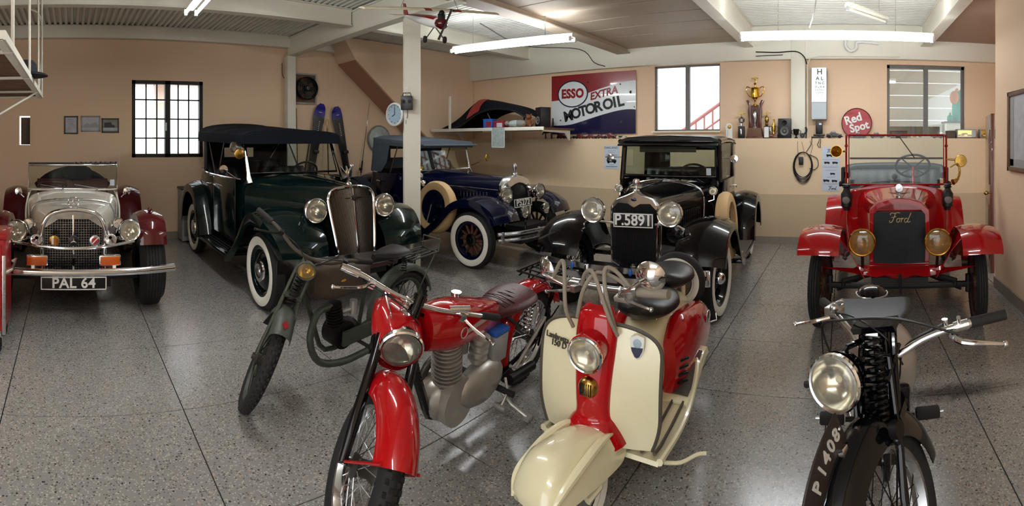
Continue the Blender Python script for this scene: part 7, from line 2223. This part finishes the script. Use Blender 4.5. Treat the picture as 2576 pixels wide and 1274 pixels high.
# round red sign
t = thing('round_sign', 'round red tin sign with white lettering leaning on the wall', 'sign', (.20, 8.05, 1.945), 0)
part('disc', MB().lathe([(0, .0), (.235, .0), (.245, .008), (.25, .0), (.245, -.012), (0, -.006)], (0, 0, 0), (0, -1, 0), 44), 'spot_red', t)
part('rim', MB().tube([(.245 * math.cos(a), -.006, .245 * math.sin(a)) for a in [2 * PI * i / 44 for i in range(44)]], .006, 6, closed=True), 'dark_wood', t)
text('lettering', 'Red', .19, 'letter_white', t, (-.06, -.010, .07), (PI / 2, -.3, 0), .002, .95, bold=.006)
text('lettering', 'Spot', .18, 'letter_white', t, (.04, -.010, -.06), (PI / 2, -.25, 0), .002, .95, bold=.006)
text('lettering', 'ENJOY', .045, 'spot_red', t, (-.1, -.010, .17), (PI / 2, -.1, 0), .001)
# posters on the dado


def poster(name, label, X0, X1, Z0, Z1):
    t = thing(name, label, 'poster', (X0, 7.846, Z0), group=None)
    part('sheet', MB().box(((X1 - X0) / 2, 0, (Z1 - Z0) / 2), (X1 - X0, .004, Z1 - Z0)), 'poster_paper', t)
    return t, X1 - X0, Z1 - Z0


def car_print(t, x, z, k):
    part('car_print', MB().prism([(p[0] * k, p[1] * k) for p in [(-1, .25), (-.9, .55), (-.5, .45), (.3, .45), (.9, .35), (1, 0), (.8, -.15), (-.75, -.15), (-.95, 0)]], (x, -.003, z), (1, 0, 0), (0, 0, 1), (0, -.001, 0)), 'letter_black', t)
    part('wheel_print', MB().lathe([(0, 0), (.24 * k, 0)], (x - .62 * k, -.004, z - .12 * k), (0, 1, 0), 12).lathe([(0, 0), (.24 * k, 0)], (x + .62 * k, -.004, z - .12 * k), (0, 1, 0), 12), 'letter_black', t, solid=.001)


t, w_, h_ = poster('car_poster', 'pale blue poster showing one dark touring car', -4.16, -3.86, 1.16, 1.575)
text('heading', 'OAKLAND', .058, 'letter_black', t, (w_ * .46, -.003, h_ - .04), FB, .001)
car_print(t, w_ / 2, .13, .1)
for i, z in enumerate((.32, .29, .255, .235, .21, .07, .04)):
    part('text_line', MB().box((w_ / 2, -.003, z), (w_ * (.55, .4, .8, .8, .85, .3, .75)[i], .001, .008 if i != 4 else .014)), 'letter_black' if i in (4, 6) else 'plastic_grey', t)
t, w_, h_ = poster('car_poster', 'tall pale blue poster with several rows of small cars', -.36, -.075, .86, 1.56)
part('script', ford_script(.12, (.09, -.003, h_ - .09), (1, 0, 0), (0, 0, 1), .0035), 'letter_black', t)
part('script', ford_script(.13, (.11, -.003, .015), (1, 0, 0), (0, 0, 1), .0035), 'letter_black', t)
for x, z, k in ((.12, .56, .05), (.08, .445, .045), (.21, .445, .045), (.17, .27, .04), (.07, .16, .05), (.2, .155, .045)):
    car_print(t, x, z, k)
for z, f in ((.50, .9), (.395, .9), (.375, .8), (.33, .6), (.22, .5), (.12, .9), (.105, .7)):
    part('text_line', MB().box((w_ / 2, -.003, z), (w_ * f, .001, .006)), 'plastic_grey', t)
# coil of cable hanging on the dado
t = thing('cable_coil', 'black cable coiled in an oval and hung on the back wall', 'cable', (-.66, 7.83, 1.28))
for i in range(9):
    a_, b_, dz, dx = .14 + .004 * (i % 4), .2 + .012 * (i % 5), -.012 * (i % 5), .006 * (i % 3 - 1)
    part('loop', MB().tube([(dx + a_ * math.cos(q), -.005 - .004 * (i % 3), dz + b_ * math.sin(q)) for q in [2 * PI * k / 28 for k in range(28)]], .006, 5, closed=True), 'plastic_black', t)
part('loose_end', MB().tube([(.1, 0, .16), (.22, 0, .1), (.24, 0, -.02), (.18, 0, -.08), (.1, 0, -.06)], .006, 5, sm=4).tube([(.05, 0, .2), (.13, 0, .33), (.14, .0, .42)], .006, 5, sm=4), 'plastic_black', t)
part('plug', MB().box((-.03, -.02, .06), (.07, .04, .13)), 'plastic_black', t, bev=.008)
part('hook', MB().cyl((0, .02, .2), (0, -.03, .2), .008), 'iron_dark', t)
# picture frame on the right wall
t = thing('framed_picture', 'wooden framed picture hanging alone on the bare side wall', 'picture', (XR, 4.45, 1.75))
part('frame', MB().box((-.015, 0, .38), (.03, .8, .04)).box((-.015, 0, -.38), (.03, .8, .04)).box((-.015, .38, 0), (.03, .04, .8)).box((-.015, -.38, 0), (.03, .04, .8)), 'wood_plank', t, bev=.006)
part('print', MB().box((-.006, 0, 0), (.008, .74, .74)), 'photo_pale', t)
part('mount', MB().box((-.012, .3, 0), (.004, .1, .7)).box((-.012, 0, -.32), (.004, .7, .08)), 'plastic_grey', t)
# conduit, hose and wires on the beams
t = tag(part('conduit', MB().tube([(-.60, 7.99, LEDGE), (-.60, 7.99, 2.9), (-.56, 7.98, 3.0), (-.4, 7.97, 3.03), (.9, 7.97, 3.03)], .011, 8), 'cream_steel'), 'cream conduit pipe running up beside the pilaster and along the beam', 'pipe')
tag(part('hose_loop', MB().tube([(.02, 7.93, 3.3), (.02, 7.92, 3.18), (.1, 7.91, 3.1), (.19, 7.92, 3.15), (.2, 7.93, 3.24), (.35, 7.94, 3.25), (.55, 7.95, 3.23)], .024, 10, sm=5), 'plastic_white'), 'white bent hose looped on the beam behind the right lamp', 'hose')
tag(part('beam_wire', MB().tube([(-1.45, 7.96, 3.12), (-1.1, 7.95, 3.1), (-.8, 7.95, 3.11), (-.66, 7.94, 3.03), (-.61, 7.96, 2.9)], .009, 6, sm=5).tube([(-1.45, 7.96, 3.05), (-1.0, 7.96, 3.06)], .006, 6), 'iron_dark'), 'dark wire sagging along the back beam left of the pilaster', 'wire')
tag(part('lamp_wire', MB().tube([(-5.2, 5.7, 3.5), (-4.9, 6.4, 3.22), (-4.3, 7.2, 3.22), (-4.4, 7.9, 3.1), (-4.2, 7.95, 3.02)], .008, 6, sm=5), 'strip_dark'), 'loose wire looping from the middle lamp to the back beam', 'wire')
tag(part('white_cable', MB().tube([(-.32, 5.3, 3.53), (-.3, 5.35, 3.3), (-.34, 5.5, 3.1), (-.42, 5.9, 3.02)], .007, 6, sm=4), 'plastic_white'), 'white cord hanging from the corrugated roof to the right lamp', 'cord')

# ------------------------------------------------------------------ outside the windows
g0 = struct('ground_outside', MB().box((-3, 16, -.1), (40, 15.4, .1)).box((-14, 2, -.1), (11, 16, .1)).box((0, -9, -.1), (30, 11.6, .1)), 'outside_white')
t = thing('outdoor_stair', 'mauve outdoor stair with a pink railing seen through the window', 'stair', (-3.3, 9.2, 0))
for i in range(9):
    part('step', MB().box((.15 + .25 * i, .6, .95 + .17 * i), (.27, 1.2, .16)), 'outside_mauve', t)
part('stringer', MB().prism([(0, .0), (2.4, 0), (2.4, 2.35), (2.2, 2.35), (0, .85)], (0, -.03, 0), (1, 0, 0), (0, 0, 1), (0, .05, 0)), 'outside_mauve', t)
for i in range(14):
    part('baluster', MB().box((.1 + .17 * i, 0, 1.15 + .1156 * i + .25), (.03, .03, .8)), 'outside_pink', t)
part('hand_rail', MB().tube([(0, 0, 1.75), (2.4, 0, 3.38)], .035, 8), 'outside_pink', t)
part('mid_rail', MB().tube([(0, 0, 1.45), (2.4, 0, 3.08)], .02, 8), 'outside_pink', t)
t = thing('boarded_wall', 'white boarded outbuilding wall seen through the right window', 'wall', (1.4, 10.2, 0))
for i in range(14):
    part('board', MB().box((.6, 0, .14 + .26 * i), (4.2, .04, .25)), 'outside_white', t, bev=.008, seg=1)
part('post', MB().box((-.9, -.1, 1.8), (.35, .16, 3.6)), 'cream_wall', t)
part('roof', MB().box((.5, -.95, 3.75), (4.6, 2.1, .1)), 'ceiling_board', t)  # unseen canopy, added to shade the boards from the sky
part('shade_wall', MB().box((2.65, -.95, 1.85), (.1, 2.0, 3.7)), 'outside_white', t)  # out of view, added with the canopy to block more sky light
part('rail_shelf', MB().box((-.3, -.6, 1.86), (1.5, .3, .16)), 'pane_frame', t, bev=.01)
t = thing('white_cabinet', 'pale cabinet standing outside behind the right window', 'cabinet', (2.16, 9.3, 0))
part('case', MB().box((0, 0, 1.0), (.5, .4, 2.0)), 'deck_metal', t, bev=.01)
part('top_board', MB().box((0, 0, 2.015), (.54, .44, .03)), 'strip_dark', t)
for z in (1.78, 1.4):
    d = part('drawer', MB().box((0, -.205, z), (.46, .02, .34)), 'deck_metal', t, bev=.006)
    part('knob', MB().ball((0, -.225, z), .02, n=8), 'dull_chrome', d)
t = thing('green_bag', 'teal green bag standing on the pale cabinet outside', 'bag', (2.24, 9.3, 2.03))
part('bag', MB().tube([(0, 0, 0), (0, 0, .25), (.0, 0, .5), (.02, 0, .58)], [.17, .18, .15, .08], 14, sm=3), 'bag_green', t)
part('tie', MB().ball((.02, 0, .6), .05), 'plastic_grey', t)
t = thing('orange_bag', 'orange cloth bag hung on the teal green bag outside', 'bag', (2.06, 9.1, 2.38))
part('cloth', MB().ball((0, 0, .1), .1, (.9, .7, 1.3)), 'bag_orange', t)
part('knot', MB().ball((.05, 0, .24), .035), 'bag_orange', t)
t = thing('soap_bottle', 'small teal bottles in a row on the cabinet outside', 'bottle', (2.0, 9.2, 2.03))
part('bottle', MB().lathe([(.05, 0), (.06, .03), (.055, .1), (.02, .13), (.02, .17), (0, .17)], n=14), 'bag_green', t)
part('cap', MB().cyl((0, 0, .165), (0, 0, .2), .022), 'plastic_white', t)
t = thing('garden_wall', 'low white garden wall seen through the barred window', 'wall', (-12.0, 1.6, 0))
part('coping', MB().box((0, 0, 1.34), (.34, 9, .08)), 'outside_white', t, bev=.01)
part('masonry', MB().box((0, 0, .65), (.26, 9, 1.3)), 'wall_low', t)
part('pillar', MB().box((.4, .55, 1.5), (.3, .3, 3.0)), 'outside_white', t, bev=.01)
part('eave', MB().box((.5, 0, 3.05), (1.2, 9, .1)), 'spot_red', t)
